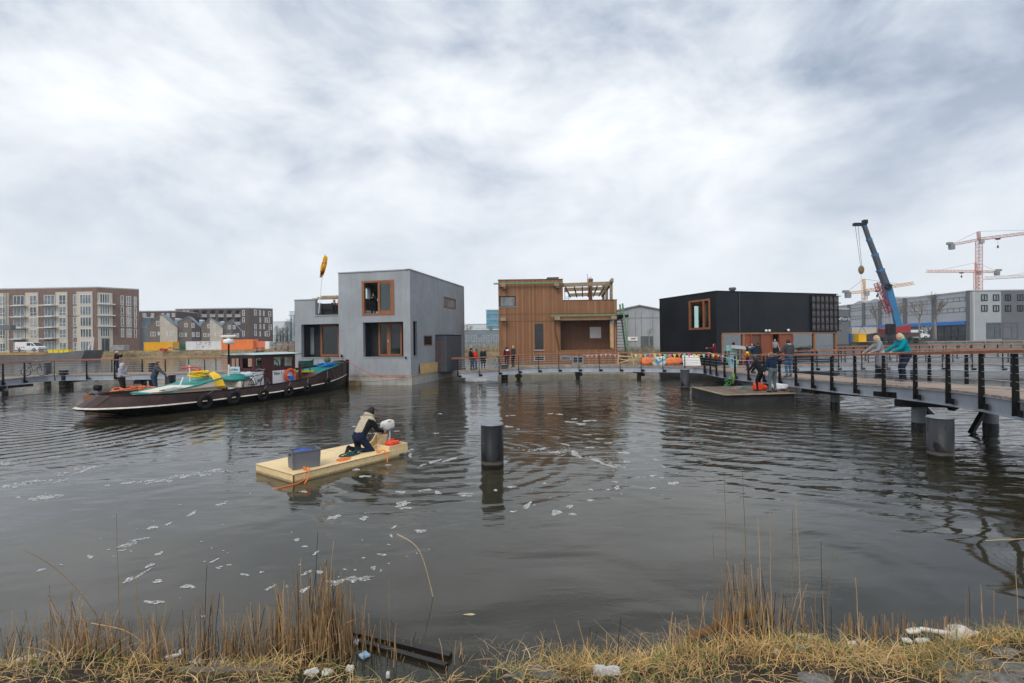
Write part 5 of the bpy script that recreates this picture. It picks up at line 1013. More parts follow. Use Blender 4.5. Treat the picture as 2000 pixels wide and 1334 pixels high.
def person(label,loc,face,h=1.75,top=(.05,.06,.09),legs=(.03,.04,.07),hair=(.03,.02,.015),coat=0,lean=0,hands=None,feet=None,head_yaw=0,head_pitch=0,hat=None,hood=None,long_hair=False,pelvis=None,knees=None,shoe=(.03,.025,.02),vox=.02,bulk=1.0,sleeve=None,belt=None,collar=None,skin=None,ponytail=False,bodytop=None,fingers=False):
    s=h/1.75; root=thing('person',label,'person',loc,rz=R(face))
    V=Vector; pel=V(pelvis) if pelvis else V((0,0,.95)); ln=R(lean)
    upv=V((0,math.sin(ln),math.cos(ln))); fwv=V((0,math.cos(ln),-math.sin(ln)))
    chest=pel+upv*.34+fwv*.02; neck=pel+upv*.55+fwv*.0; hc=pel+upv*.66+fwv*.05*(1 if lean<35 else .6)+V((0,0,.03 if lean>15 else 0))
    sh={-1:neck+V((-.185,0,0))-upv*.07,1:neck+V((.185,0,0))-upv*.07}; hips={-1:pel+V((-.09,0,-.02)),1:pel+V((.09,0,-.02))}
    hands=hands or {-1:(-.27,.08,.82),1:(.27,.08,.82)}; feet=feet or {-1:(-.11,0,.07),1:(.12,.03,.07)}
    segs=[] # a,b,ra,rb,zone
    B=bulk; T='top'
    def S(a,b,ra,rb,z): segs.append((V(a),V(b),ra,rb,z))
    for x in (-.07,.07): S(pel+V((x,0,.0)),pel+V((x,0,0))+upv*.1,.115*B,.105*B,'top' if coat else 'legs')
    for x in (-.06,.06): S(pel+V((x,0,0))+upv*.12,chest+V((x,0,0)),.112*B,.125*B,T)
    for x in (-.09,.09): S(chest+V((x,0,0)),neck+V((x*1.15,0,0))-upv*.08,.118*B,.085*B,T)
    S(neck+V((-.1,0,0))-upv*.05,neck+V((.1,0,0))-upv*.05,.075*B,.075*B,T)
    S(neck-upv*.02,hc-upv*.04,.056,.052,'skin' if not hood else 'top')
    if collar: S(neck+V((-.03,0,0)),neck+V((.03,0,.02)),.085,.085,'collar')
    hands_w={}
    for k in (-1,1):
        hd=V(hands[k]); el,hd=ik(sh[k],hd,.29,.27,(k*.5,-.6,-.6)); r=.062*B
        S(sh[k],el,r*1.12,r*.86,'sleeve' if sleeve else T); S(el,hd,r*.86,r*.62,'sleeve' if sleeve else T); d=(hd-el).normalized(); hands_w[k]=(hd,d); S(hd,hd+d*.07,.032,.034,'skin')
        if not fingers: S(hd+d*.07,hd+d*.13+V((-k*.01,0,-.015)),.028,.016,'skin'); S(hd+d*.03,hd+d*.07+V((-k*.04,0,.01)),.014,.012,'skin')
        ft_=V(feet[k]); kh=(k*.12,1,.1) if not knees else knees[k]
        kn,an=ik(hips[k],ft_,.44,.43,kh)
        S(hips[k],kn,.098*B**.5,.068,'legs'); S(kn,an,.066,.05,'legs')
        fd_=V((k*.12,1,0)).normalized() if not knees else V(knees[k+10] if (k+10) in knees else (0,1,0)).normalized()
        S(an+V((0,0,-.02)),an+fd_*.15+V((0,0,-.045)) if not knees else an+fd_*.16,.05,.038,'shoe')
        S(an-fd_*.05+V((0,0,-.035)) if not knees else an-fd_*.03,an,.036,.045,'shoe')
    if coat:
        for x in (-.09,0,.09): S(pel+V((x,0,.05)),pel+V((x*1.25,.0,-coat)),.135*B,.125*B,'top')
    m=MB()
    for a,b_,ra,rb,z in segs:
        d=(b_-a); n=6; 
        if d.length<1e-4: d=V((0,0,1e-3))
        dn_=d.normalized(); P=[];RR=[]
        for i in range(4): t=math.pi/2*(i/4); P.append(a-dn_*ra*math.cos(t)); RR.append(max(.002,ra*math.sin(t)))
        for i in range(4+1): P.append(a+d*i/4); RR.append(ra+(rb-ra)*i/4)
        for i in range(1,5): t=math.pi/2*(i/4); P.append(b_+dn_*rb*math.sin(t)); RR.append(max(.002,rb*math.cos(t)))
        m.tube(P,RR,12)
    # head with brow, nose, chin
    yw=R(head_yaw); pp=R(head_pitch)
    def hp(x,y,z): # head local (y forward) to body local
        y,z=y*math.cos(pp)-z*math.sin(pp),y*math.sin(pp)+z*math.cos(pp); x,y=x*math.cos(yw)-y*math.sin(yw),x*math.sin(yw)+y*math.cos(yw); return hc+V((x,y,z))
    hm_=MB(); 
    def hf(d):
        q_=1.0
        if d.z<-.2: q_*=1-.16*abs(d.x)*(1)-.02
        q_+=.13*math.exp(-((d.x)**2/.012+(d.z+.12)**2/.02))*(d.y>0)           # nose
        q_+=.03*math.exp(-((d.z-.18)**2/.01+d.x**2/.3))*(d.y>0)               # brow
        q_-=.04*math.exp(-((abs(d.x)-.36)**2/.02+(d.z-.02)**2/.012))*(d.y>0)  # eye sockets
        q_+=.05*math.exp(-((d.z+.82)**2/.03+d.x**2/.06))*(d.y>0)              # chin
        return q_
    hm_.ell((0,0,0),(.078,.098,.122),22,18,None,hf); hv=[hp(*p) for p in hm_.v]
    m.add(hv,hm_.f)
    for k in (-1,1):
        e_=MB(); e_.ell((0,0,0),(.012,.022,.034),8,6); m.add([hp(p[0]+k*.08,p[1]-.005,p[2]-.01) for p in e_.v],e_.f)
    o=m.build('tmp',SK); md=o.modifiers.new('r','REMESH'); md.mode='VOXEL'; md.voxel_size=vox/1.0; sm=o.modifiers.new('s','SMOOTH'); sm.iterations=3; sm.factor=.5
    bpy.context.view_layer.update(); me=bpy.data.meshes.new_from_object(o.evaluated_get(bpy.context.evaluated_depsgraph_get())); bpy.data.objects.remove(o)
    cols={'top':cloth(top),'legs':cloth(legs),'skin':cloth(skin) if skin else SK,'shoe':cloth(shoe),'sleeve':cloth(sleeve) if sleeve else cloth(top),'collar':cloth(collar) if collar else SK,'dark':M('eye_dark',(.03,.02,.02),.3),'lip':M('lip',(.42,.15,.12),.5),'bodytop':cloth(bodytop) if bodytop else cloth(top)}
    names=list(cols); me.materials.clear()
    for n_ in names: me.materials.append(cols[n_])
    fi=np.empty(len(me.polygons),dtype=np.int32); eyes=[hp(k*.031,.088,.012) for k in (-1,1)]; lip=hp(0,.095,-.062)
    A=np.array([[*a] for a,_,_,_,_ in segs]); Bb=np.array([[*b_] for _,b_,_,_,_ in segs]); ra=np.array([x[2] for x in segs]); rb=np.array([x[3] for x in segs]); zi=np.array([names.index(x[4]) for x in segs])
    cen=np.empty(len(me.polygons)*3); me.polygons.foreach_get('center',cen); cen=cen.reshape(-1,3)
    AB=Bb-A; den=np.maximum((AB**2).sum(1),1e-9); t=np.clip(((cen[:,None,:]-A[None])*AB[None]).sum(2)/den,0,1)
    dist=np.linalg.norm(cen[:,None,:]-(A[None]+AB[None]*t[...,None]),axis=2)-(ra+(rb-ra)*t); best=dist.argmin(1); fi=zi[best].copy(); hd_=np.linalg.norm((cen-np.array([*hc]))/np.array([1,1,1.15]),axis=1); fi[(hd_<.125)&(dist.min(1)>.004)]=names.index('skin'); fi[hd_<.10]=names.index('skin')
    for e_ in eyes: fi[np.linalg.norm(cen-np.array([*e_]),axis=1)<.014]=names.index('dark')
    fi[np.linalg.norm((cen-np.array([*lip]))*np.array([.6,1,1.8]),axis=1)<.016]=names.index('lip')
    if bodytop: # contrasting yoke on upper back and chest
        up_=((cen-np.array([*pel]))@np.array([*upv])); fi[(fi==names.index('top'))&(best>=0)&((np.abs(cen[:,0]-pel.x)<.13*B)|(up_>.47))&(zi[best]==names.index('top'))]=names.index('bodytop')
    me.polygons.foreach_set('material_index',fi.astype(np.int32)); me.polygons.foreach_set('use_smooth',[True]*len(me.polygons))
    if fingers:
        fm_=MB()
        for k in (-1,1):
            hd,d=hands_w[k]; sd=d.cross(V((0,0,1))); 
            if sd.length<.2: sd=V((1,0,0))
            sd.normalize(); dn2=sd.cross(d); dn2=-dn2 if dn2.z>0 else dn2; b0=hd+d*.075
            for j,lf in enumerate((.060,.072,.068,.052)):
                a=b0+sd*((j-1.5)*.019); fm_.tube([a-d*.02,a+d*lf*.55,a+d*lf*.85+dn2*.018,a+d*lf*.8+dn2*.045],[.0095,.009,.008,.006],6)
            a=hd+d*.03; fm_.tube([a,a-sd*k*.035+d*.02,a-sd*k*.045+d*.05+dn2*.01],[.012,.010,.008],6)
        bm_off=len(me.vertices); f2=bpy.data.meshes.new('fg'); f2.from_pydata(fm_.v,[],fm_.f)
        import bmesh
        bb=bmesh.new(); bb.from_mesh(me); n0=len(bb.faces); bb.from_mesh(f2); bb.faces.ensure_lookup_table()
        for f_ in bb.faces[n0:]: f_.material_index=names.index('skin'); f_.smooth=True
        bb.to_mesh(me); bb.free(); bpy.data.meshes.remove(f2)
    me.transform(Matrix.Scale(s,4)); o=bpy.data.objects.new('body',me); col.objects.link(o); o.parent=root
    def lp_(mb,nm,mt,smooth=True): mb.v=[tuple(V(p)*s) for p in mb.v]; return mb.build(nm,mt,root,smooth=smooth,local=True)
    if hair and not hood:
        m=MB(); e_=MB(); e_.ell((0,0,0),(.088,.106,.126),20,14,None,lambda d: (1.06 if not (d.y>.38 and d.z<.5) else .80)*(1 if d.z>-.45 else .8)+.02*math.sin(11*d.x+9*d.z)+.02*math.sin(17*d.y)); m.add([hp(p[0],p[1]-.012,p[2]+.012) for p in e_.v],e_.f)
        if long_hair: e_=MB(); e_.ell((0,0,0),(.112,.085,.15),14,10,None,lambda d:1+.06*math.sin(9*d.x)); m.add([hp(p[0],p[1]-.055,p[2]-.05) for p in e_.v],e_.f)
        if ponytail: e_=MB(); e_.ell((0,0,0),(.035,.035,.12),10,8); m.add([hp(p[0],p[1]-.12,p[2]-.06) for p in e_.v],e_.f)
        lp_(m,'hair',M('hair_%d'%int(hair[0]*1000+hair[2]*70),hair,.6,0,.35,30,.5,80))
    if hat:
        m=MB(); e_=MB(); e_.ell((0,0,0),(.094,.11,.10),18,10,None,lambda d:1 if d.z>-.1 else .92); m.add([hp(p[0],p[1]-.006,p[2]+.055) for p in e_.v],e_.f); e_=MB(); e_.torus((0,0,0),.092,.022,(0,0,1),18,6); m.add([hp(p[0],p[1]*1.1-.004,p[2]+.035) for p in e_.v],e_.f); lp_(m,'hat',cloth(hat))
    if hood:
        m=MB(); e_=MB(); e_.ell((0,0,0),(.108,.125,.148),20,14,None,lambda d:(1 if not (d.y>.45 and abs(d.x)<.62 and d.z<.55 and d.z>-.7) else .62)); m.add([hp(p[0],p[1]-.016,p[2]+.008) for p in e_.v],e_.f); lp_(m,'hood',cloth(hood))
    return root,lp_,hp,hands_w
def phone(lp_,hands_w,s=1): 
    m=MB(); a=(hands_w[-1][0]+hands_w[1][0])/2+Vector((0,.06,.07)); m.box(a,(.15,.012,.08)); lp_(m,'phone',black_m,False)
# kneeling man steering the raft; he faces along the raft
yd=math.degrees(yaw)-90
kl=rp3(Lr-.93,.66,Zr)
r_,lp1,hp1,hw=person('kneeling man in beige and black jacket steering the raft motor',kl,yd,1.80,top=(.015,.016,.02),bodytop=(.46,.40,.31),legs=(.012,.02,.045),hair=(.012,.009,.008),lean=32,pelvis=(0,-.12,.36),
  hands={-1:(-.12,.58,.40),1:(.14,.50,.42)},feet={-1:(-.13,-.34,.12),1:(.14,-.30,.11)},knees={-1:(-.2,1,-.15),1:(.2,1,-.15),9:(0,-.5,-1),11:(0,-.4,-1)},vox=.012,bulk=1.13,collar=(.50,.44,.34),head_pitch=-18,fingers=True)
m=MB(); m.torus((0,.19,.86),.095,.045,(0,.5,.85),18,8); lp1(m,'hood',cloth((.46,.40,.31)))
# two women at the rail of the right footbridge
def on_bridge(px,py,z): return W(px,py,z)
p=W(1757,747,1.40)
hz_=1.03/1.0
r_,l_,_,hw=person('person in a bright teal jacket and dark trousers leaning on the right footbridge rail',(p.x+.38,p.y+.30,1.42),72,1.72,top=(.0,.22,.28),legs=(.015,.02,.04),hair=(.52,.43,.30),lean=14,pelvis=(0,-.10,.93),hands={-1:(-.28,.42,1.05),1:(.22,.46,1.05)},head_yaw=8,head_pitch=-8,vox=.013,bulk=1.22,long_hair=True,fingers=True)
m=MB(); m.ell((.26,-.08,.98),(.06,.14,.12),14,10,None,lambda d:1/max(abs(d.x)**4+abs(d.y)**4+abs(d.z)**4,1e-6)**.25); tg=l_(m,'shoulder_bag',cloth((.16,.13,.09)))
p=W(1745,744.5,1.38)
person('blond person in a long grey coat just behind the one in teal at the rail',(p.x+.30,p.y+.95,1.39),70,1.66,top=(.24,.25,.27),legs=(.015,.018,.03),hair=(.50,.39,.24),coat=.38,lean=10,hands={-1:(-.25,.42,1.05),1:(.2,.5,1.05)},vox=.016,bulk=1.15,long_hair=True,collar=(.1,.1,.1))
# men by the pontoon
p=W(1510,766,Zp)
person('man in a navy sports jacket and grey trousers on the pontoon holding the footbridge rail',(p.x,p.y,Zp),14,1.84,top=(.012,.022,.055),legs=(.10,.135,.15),hair=(.20,.12,.07),lean=6,hands={-1:(-.36,.10,.86),1:(.60,.22,1.42)},feet={-1:(-.16,-.02,.07),1:(.17,.05,.07)},head_yaw=25,vox=.013,bulk=1.15,fingers=True)
p=W(1499,765,Zp)
person('person in black bending forward behind the man in navy on the pontoon',(p.x-.18,p.y+.45,Zp),35,1.72,top=(.014,.014,.018),legs=(.012,.012,.016),hair=(.02,.014,.01),lean=28,pelvis=(0,-.15,.92),hands={-1:(-.25,.45,.8),1:(.15,.45,.85)},head_pitch=-35,vox=.016,bulk=1.1,long_hair=True)
p=W(1545,737,1.10)
person('man in a dark padded jacket and blue jeans on the footbridge, back turned',(p.x,p.y+.15,1.11),12,1.80,top=(.05,.055,.065),legs=(.06,.12,.22),hair=(.02,.014,.01),hands={-1:(-.36,.30,1.10),1:(.28,.10,.86)},vox=.016,bulk=1.2,collar=(.3,.31,.33),shoe=(.16,.13,.10))
p=W(1484,731,1.03)
_,l_,_,hw=person('person in a navy jacket and grey trousers holding a phone up on the footbridge',(p.x,p.y+.6,1.04),75,1.72,top=(.015,.04,.09),legs=(.16,.17,.19),hair=(.05,.03,.02),hands={-1:(-.06,.36,1.52),1:(.08,.38,1.52)},vox=.018,bulk=1.1,ponytail=True); phone(l_,hw)
p=W(1468,724.5,1.0)
_,l_,_,_=person('child in red with a lime yellow safety vest and black cap on the footbridge',(p.x,p.y+.5,1.01),60,1.32,top=(.60,.05,.03),bodytop=(.50,.80,.02),legs=(.02,.02,.03),hair=(.02,.015,.01),hat=(.02,.02,.025),vox=.022,bulk=1.25,hands={-1:(-.15,.32,1.15),1:(.15,.32,1.1)})
p=W(1516,700,1.2); d_=F4.hit(1516,690)[0]; p=F4.pt(d_,1.2,-.15)
person('man in a heather grey jumper standing in the open door of the black house',(p.x,p.y,1.15),172,1.80,top=(.26,.27,.29),legs=(.02,.02,.025),hair=(.06,.04,.03),vox=.02,hands={-1:(-.33,.10,.88),1:(.33,.10,.88)})
d_=F4.hit(1457,690)[0]; p=F4.pt(d_,1.2,1.2)
person('dark clothed person with head turned, standing close to the black house window',(p.x,p.y,.95),-60,1.74,top=(.03,.03,.035),legs=(.03,.03,.035),hair=(.03,.02,.02),vox=.022)
p=W(1407,718,.97)
_,l_,_,hw=person('person in a maroon hooded top and black skirt holding a phone out to the left',(p.x,p.y+.9,.97),88,1.68,top=(.12,.015,.03),legs=(.02,.02,.02),hood=(.17,.01,.03),coat=.25,hands={-1:(-.08,.58,1.42),1:(.06,.56,1.42)},vox=.018,bulk=1.12); phone(l_,hw)
# people on the middle footbridge
for lab,px,py,z,fc,hh,kw in (
 ('person in a black padded jacket and beanie, leftmost of the group on the middle footbridge',918.5,723.5,.72,-100,1.78,dict(top=(.015,.018,.022),legs=(.03,.06,.10),hat=(.02,.02,.025),bulk=1.22)),
 ('person in a bright red jacket between two dark coats on the middle footbridge',926.5,722.5,.74,170,1.62,dict(top=(.62,.035,.02),legs=(.04,.07,.11),hair=(.35,.22,.14),bulk=1.1)),
 ('person in a brown top and jeans right behind the red jacket',930.5,722.0,.75,100,1.66,dict(top=(.06,.045,.04),legs=(.05,.09,.14),hair=(.04,.03,.02))),
 ('person in a long dark green coat facing the camera on the middle footbridge',943.5,720.5,.78,175,1.68,dict(top=(.012,.03,.032),legs=(.012,.012,.014),hair=(.16,.08,.04),coat=.32,bulk=1.1)),
 ('person carrying a maroon and white rucksack in front of the timber house',990,718,.86,20,1.70,dict(top=(.02,.022,.03),legs=(.015,.02,.04),hair=(.015,.012,.01),bulk=1.05)),
 ('person with long blond hair and dark green jacket beside the maroon rucksack',1003,717.5,.88,50,1.78,dict(top=(.045,.05,.04),legs=(.012,.013,.016),hair=(.42,.26,.12),long_hair=True,bulk=1.08))):
    p=W(px,py,z); ex=kw; rr,l_,_,_=person(lab,(p.x,p.y+.45,z),fc,hh,vox=.022,**kw)
    if 'rucksack in' in lab:
        m=MB(); m.ell((0,-.2,1.22),(.17,.11,.24),14,10,None,lambda d:1/max(abs(d.x)**4+abs(d.y)**4+abs(d.z)**4,1e-6)**.25); l_(m,'rucksack',cloth((.20,.01,.03))); m=MB(); m.ell((0,-.2,1.44),(.165,.105,.09),12,8); l_(m,'rucksack_top',white_m)
p=W(217,729.2,.95)
_,l_,_,hw=person('person in a beige beanie and dark jacket photographing from the left footbridge',(p.x,p.y+.5,.95),-70,1.68,top=(.02,.012,.022),legs=(.02,.045,.09),hat=(.60,.47,.36),hands={-1:(-.06,.38,1.46),1:(.08,.38,1.46)},vox=.02,bulk=1.2); phone(l_,hw)
p=on_barge(238,1.3)
person('man in a grey hooded top on the barge, hand to his mouth',(p.x,p.y,.38),-75,1.76,top=(.36,.37,.41),legs=(.022,.022,.026),hood=(.46,.46,.52),hands={-1:(-.02,.2,1.48),1:(.1,.3,1.1)},vox=.016,bulk=1.15,head_pitch=0)
p=on_barge(301,1.5)
person('man in a dark grey pullover and jeans on the barge, reaching for the pile',(p.x,p.y,.38),-70,1.80,top=(.085,.09,.10),legs=(.03,.07,.12),hair=(.05,.03,.02),lean=12,hands={-1:(-.05,.55,.98),1:(.14,.62,1.02)},vox=.016,bulk=1.15)
# on the grey house
a0,a1,z0,z1=hUp; s_=a0+(a1-a0)*.76; p=F1.pt(s_,0,-.55)
person('man all in black with cap standing in the open upper window of the grey house',(p.x,p.y,z0-.05),172,1.76,top=(.008,.009,.011),legs=(.010,.012,.015),hair=(.012,.01,.01),hat=(.02,.022,.024),hands={-1:(-.06,.24,1.32),1:(.06,.24,1.32)},vox=.018,bulk=1.15,coat=.12)
s_=F1.hit(650,600)[0]
for lab,px,tp_,ht_,fc in (('person in a red jacket and dark hood behind the roof terrace sill, the right one',652,(.55,.02,.02),None,170),('person in a grey beanie sitting behind the roof terrace sill, left of the red jacket',645,(.03,.03,.035),(.25,.28,.30),200)):
    s_=F1.hit(px,600)[0]; p=F1.pt(s_,0,-.62 if px>650 else -.5)
    person(lab,(p.x,p.y,ter[2]+.16),fc,1.72,pelvis=(0,-.1,.24),feet={-1:(-.15,.38,.07),1:(.15,.38,.07)},top=tp_,legs=(.02,.02,.02),hat=ht_,hood=(.25,.01,.015) if ht_ is None else None,hands={-1:(-.05,.25,.66),1:(.06,.25,.66)},vox=.02,bulk=1.1)
p=wp3(0,0,0)
# skipper seen through the wheelhouse front window
p=bp3(xb2-1.0,-.1,.62); person('skipper in a camouflage top standing at the wheel inside the tug',(p.x,p.y,.50),math.degrees(math.atan2(hu.y,hu.x))-90+100,1.74,top=(.16,.17,.15),legs=(.02,.02,.03),hair=(.05,.03,.02),vox=.022,bulk=1.1)
p=bp3(xm+.45,.2,.5); person('person in yellow and dark clothes in the tug doorway',(p.x,p.y,.50),-40,1.68,top=(.10,.09,.02),legs=(.02,.02,.02),hair=(.03,.02,.02),vox=.024)

# ======================= things on the footbridges =======================
def pmat(c): return M('pennant_%02x%02x%02x'%tuple(int(x*255) for x in c),c,.7,0,.08,8)
pc=[(.75,.10,.35),(.70,.62,.08),(.85,.32,.04),(.25,.60,.38)]; pc2=[(.70,.30,.32),(.75,.30,.32)]
def bunting(label,pts,cols,h_,n_sub=1,skip=1):
    t=thing('bunting',label,'bunting',(pts[0].x,pts[0].y,pts[0].z)); m=MB(); m.tube(pts,.008,4); m.build('cord',white_m,t)
    for i in range(1,len(pts)-1,skip):
        p=pts[i]; d=(pts[i+1]-pts[i-1]).normalized(); wv_=h_*.40; m=MB(); tw=Vector((0,rnd.uniform(-.04,.04),0))
        m.xprism([p-d*wv_,p+d*wv_,p+Vector((0,0,-h_))+tw],Vector((0,.006,0))); m.build('pennant',pmat(cols[i%len(cols)]),t)
fr_off=Vector((0,-.08,0))
def along(pxs,pys,D): return [G(x,y,D-.1) for x,y in zip(pxs,pys)]
xs_=[1138+9*i for i in range(10)]; bunting('string of small pink and white pennants on the rail beside the timber house',[G(x,692.5+1.2*math.sin(i*.9),36.7) for i,x in enumerate(xs_)],pc2,.22)
xs_=[1232+9.5*i for i in range(21)]; D0=36.3
pts=[]
for i,x in enumerate(xs_):
    D=35.9-(x-1232)/190*2.6; pts.append(G(x,691.2+.5*math.sin(i),D))
bunting('string of pink, yellow and orange pennants hanging along the middle footbridge rail',pts,pc,.29)
pts=smooth_path([G(1383,688,30.9),G(1402,694,29.5),G(1425,700,28.2),G(1447,705,27),G(1474,703,25.5)],2); pts=resample(pts,.62)
bunting('sagging string of red, purple, green and blue pennants tied across the right footbridge',pts,[(.02,.10,.55),(.75,.5,.02),(.65,.05,.05),(.40,.10,.45),(.02,.50,.28)],.30)
# orange covered heaps with patterned cushions between them
def heap(name,label,cat,c,r,mt,fn=None,n=24,yaw_=0):
    m=MB(); m.ell((0,0,0),r,n,n//2,None,fn or (lambda d:1+.10*math.sin(7*d.x+3*d.z)+.07*math.sin(13*d.y+5*d.x)+.05*math.sin(19*d.z))); placed(m,c,yaw_); return tag(m.build(name,mt,smooth=True),label,cat)
om=M('orange_sheet',(.80,.20,.05),.75,0,.15,6,.4,12)
for px,rx,lab in ((1269,.62,'crumpled orange sack left of the patterned cushions on the middle footbridge'),(1318,.85,'larger crumpled orange sack right of the patterned cushions on the middle footbridge')):
    p=W(px,714,.95); heap('sack',lab,'sack',(p.x,p.y+.7,1.24),(rx,.4,.36),om)
cu=M('patterned_cushion',(.35,.55,.65),.8,0,.1,4)
cm,nt,b=new_mat('cushion_pattern'); tc=nt.nodes.new('ShaderNodeTexCoord'); vo=nt.nodes.new('ShaderNodeTexVoronoi'); vo.inputs['Scale'].default_value=5; L(nt,tc.outputs['Object'],vo.inputs['Vector'])
sx_=nt.nodes.new('ShaderNodeSeparateColor'); L(nt,vo.outputs['Color'],sx_.inputs[0]); L(nt,ramp(nt,sx_.outputs[0],[(0,(.70,.75,.74)),(.35,(.08,.35,.50)),(.6,(.65,.68,.62)),(.8,(.03,.10,.15))],'CONSTANT'),b.inputs['Base Color'])
for px,tl,lab in ((1285,.1,'blue and white patterned cushion leaning on the left orange sack'),(1297,-.15,'patterned cushion leaning on the right orange sack')):
    p=W(px,715,.95); heap('cushion',lab,'cushion',(p.x,p.y+.45,1.30),(.30,.16,.40),cm,lambda d:1/max(abs(d.x)**3+abs(d.y)**3+abs(d.z)**3,1e-6)**(1/3))
p=W(1281,715,.95); m=MB(); m.beam((p.x+.02,p.y+.3,1.2),(p.x-.10,p.y+.3,2.05),.13,.13); tag(m.build('post_stub',M('pine_post')),'pale wooden post stub sticking up between the orange sacks','post')
p=W(1312,700,.95); heap('bag','green bag on top of the larger orange sack','bag',(W(1311,714,.95).x,W(1311,714,.95).y+.7,1.62),(.30,.22,.12),M('leaf_green_bag',(.06,.28,.05),.7))
# white board
p=W(1364,716,.97); t=thing('notice_board','large blank white board leaning on the inside of the footbridge rail','board',(p.x,p.y+1.3,.97)); m=MB(); m.hexa([(p.x-.62,p.y+1.3,.98),(p.x+.62,p.y+1.1,.98),(p.x+.62,p.y+1.14,.98),(p.x-.62,p.y+1.34,.98),(p.x-.66,p.y+1.5,1.76),(p.x+.58,p.y+1.3,1.76),(p.x+.58,p.y+1.34,1.76),(p.x-.66,p.y+1.54,1.76)]); m.build('panel',white_m,t)
m=MB()
for z in (1.18,1.38,1.58): m.beam((p.x-.64,p.y+1.3+(z-.98)*.25-.01,z),(p.x+.6,p.y+1.1+(z-.98)*.25-.01,z),.01,.012)
m.build('rule_line',galv,t)
# trestle of raw poles
p=W(1226,715,.95); t=thing('trestle','raw pole trestle frame standing on the footbridge next to the timber house','trestle',(p.x,p.y+.8,.95)); rawm=M('raw_pole',(.55,.38,.20),.75,0,.2,5)
m=MB(); x0,y0=p.x,p.y+.8
for a,b_ in (((-.62,-.25,0),(-.55,0,1.1)),((-.62,.25,0),(-.52,0,1.08)),((.62,-.25,0),(.5,0,1.1)),((.62,.25,0),(.47,0,1.08)),((-.57,0,1.0),(.55,0,1.0)),((-.6,-.1,.55),(.58,-.1,.35)),((-.6,-.15,.2),(.6,-.12,.5)),((-.58,-.08,.75),(.5,-.08,.72))): m.tube([(x0+a[0],y0+a[1],.95+a[2]),(x0+b_[0],y0+b_[1],.95+b_[2])],.045,7)
m.build('poles',rawm,t)
# table boxes by the black house: pale teal crate, grey trough
p=G(1425,681,34.0); m=MB(); m.box((p.x,p.y,p.z+.05),(.7,.5,.40)); m.box((p.x+.2,p.y,.95+(p.z-1.1)/2),(.5,.3,p.z-1.1)); tag(m.build('display_case',M('pale_teal_glass',(.22,.38,.38),.2,0,.2,1.2)),'pale teal glazed case on a plinth in front of the black house window','case')
m=MB(); a=G(1429,677,33.8); b_=G(1472,681,33.0); m.beam(a,b_,.35,.22); tag(m.build('gutter_pipe',M('pale_grey_duct',(.42,.42,.41),.5)),'long pale grey duct lying level behind the people with phones','pipe')
# left footbridge white tape
# pontoon gear
p=W(1450,760,Zp); tangle('cable','tangle of red, blue and green straps on the pontoon deck','strap',(p.x-.1,p.y+.1,Zp),.38,.14,.10,.018,5,M('mixed_strap',(.10,.22,.20),.7,0,.6,9),31,.1)
tangle('rope','orange and pale rope ends beside the strap tangle on the pontoon','rope',(p.x-.35,p.y-.05,Zp),.22,.10,.05,.012,3,M('rope_coral',(.75,.25,.12),.7),33)
p=W(1484,763.5,Zp); fuel_can((p.x,p.y+.15,Zp+.005),.1,'red jerrycan on the pontoon next to the man in navy',.42,.26,.38); p=W(1495,763,Zp); m=MB(); m.ell((p.x+.02,p.y+.2,Zp+.13),(.20,.14,.13),14,8); tag(m.build('funnel',M('can_red'),smooth=True),'small red float lying between the jerrycan and the man','float')
p=W(1526,763,Zp); heap('bag','white plastic bag on the pontoon behind the man in navy','bag',(p.x+.1,p.y+.35,Zp+.14),(.42,.22,.17),M('white_bag',(.72,.73,.76),.5))
t_p=W(1437,754,Zp); t=thing('hose_reel','yellow green hose reel standing on the far edge of the pontoon','hose reel',(t_p.x,t_p.y+.1,Zp)); c=(t_p.x-.1,t_p.y+.1,Zp+.42)
m=MB(); m.torus(c,.30,.04,(.93,-.35,0),28,8); m.build('rim',M('reel_ochre',(.26,.24,.10),.6),t,smooth=True); m=MB()
for k in range(5): m.torus((c[0]+.04*k-.08,c[1],c[2]),.17,.03,(.93,-.35,0),22,6)
m.build('hose',M('hose_green',(.04,.24,.06),.5),t,smooth=True)
tangle('hose','loose green hose loops hanging beside the reel','hose',(t_p.x-.42,t_p.y+.1,Zp),.16,.12,.32,.02,4,M('hose_green'),5)
# ======================= far left buildings =======================
brick=M('red_brown_brick',(.20,.135,.115),.9,0,.14,1.2,.2,6,.1,.1); brick_d=M('dark_brown_brick',(.105,.080,.080),.9,0,.12,1.2,.2,6,.1); brick_m=M('mid_brown_brick',(.185,.155,.135),.9,0,.12,1.5,.1,6,.1)
render_c=M('cream_render',(.52,.47,.40),.85,0,.08,1); slate_m=M('blue_slate',(.16,.21,.25),.6,0,.15,1); brick_p=M('plum_brick',(.085,.065,.08),.85,0,.1)
wf_m=M('white_window_frame',(.62,.64,.64),.5,0,.05); far_pane=glass_dark('far_pane',(.10,.13,.15),.7,.5)
def boxb(m,F,a0,a1,z0,z1,dep,k=None): m.fbox(F,a0,a1,z0,z1,-dep,0,k)
def bld(name,label,cat,F,s0,dep_,mat_,z0,z1,a0,a1,roof=None):
    t=thing(name,label,cat,tuple(F.pt((a0+a1)/2,z0,-dep_/2))); m=MB(); m.fbox(F,a0,a1,z0,z1,-dep_,0); m.build('wall',mat_,t)
    m=MB(); m.fbox(F,a0-.15,a1+.15,z1+.01,z1+.35,-dep_-.15,.15); m.build('roof',roof or M('zinc_roof',(.40,.42,.44),.6),t); return t
M('zinc_roof',(.40,.42,.44),.6); M('balcony_white',(.66,.66,.64),.6)
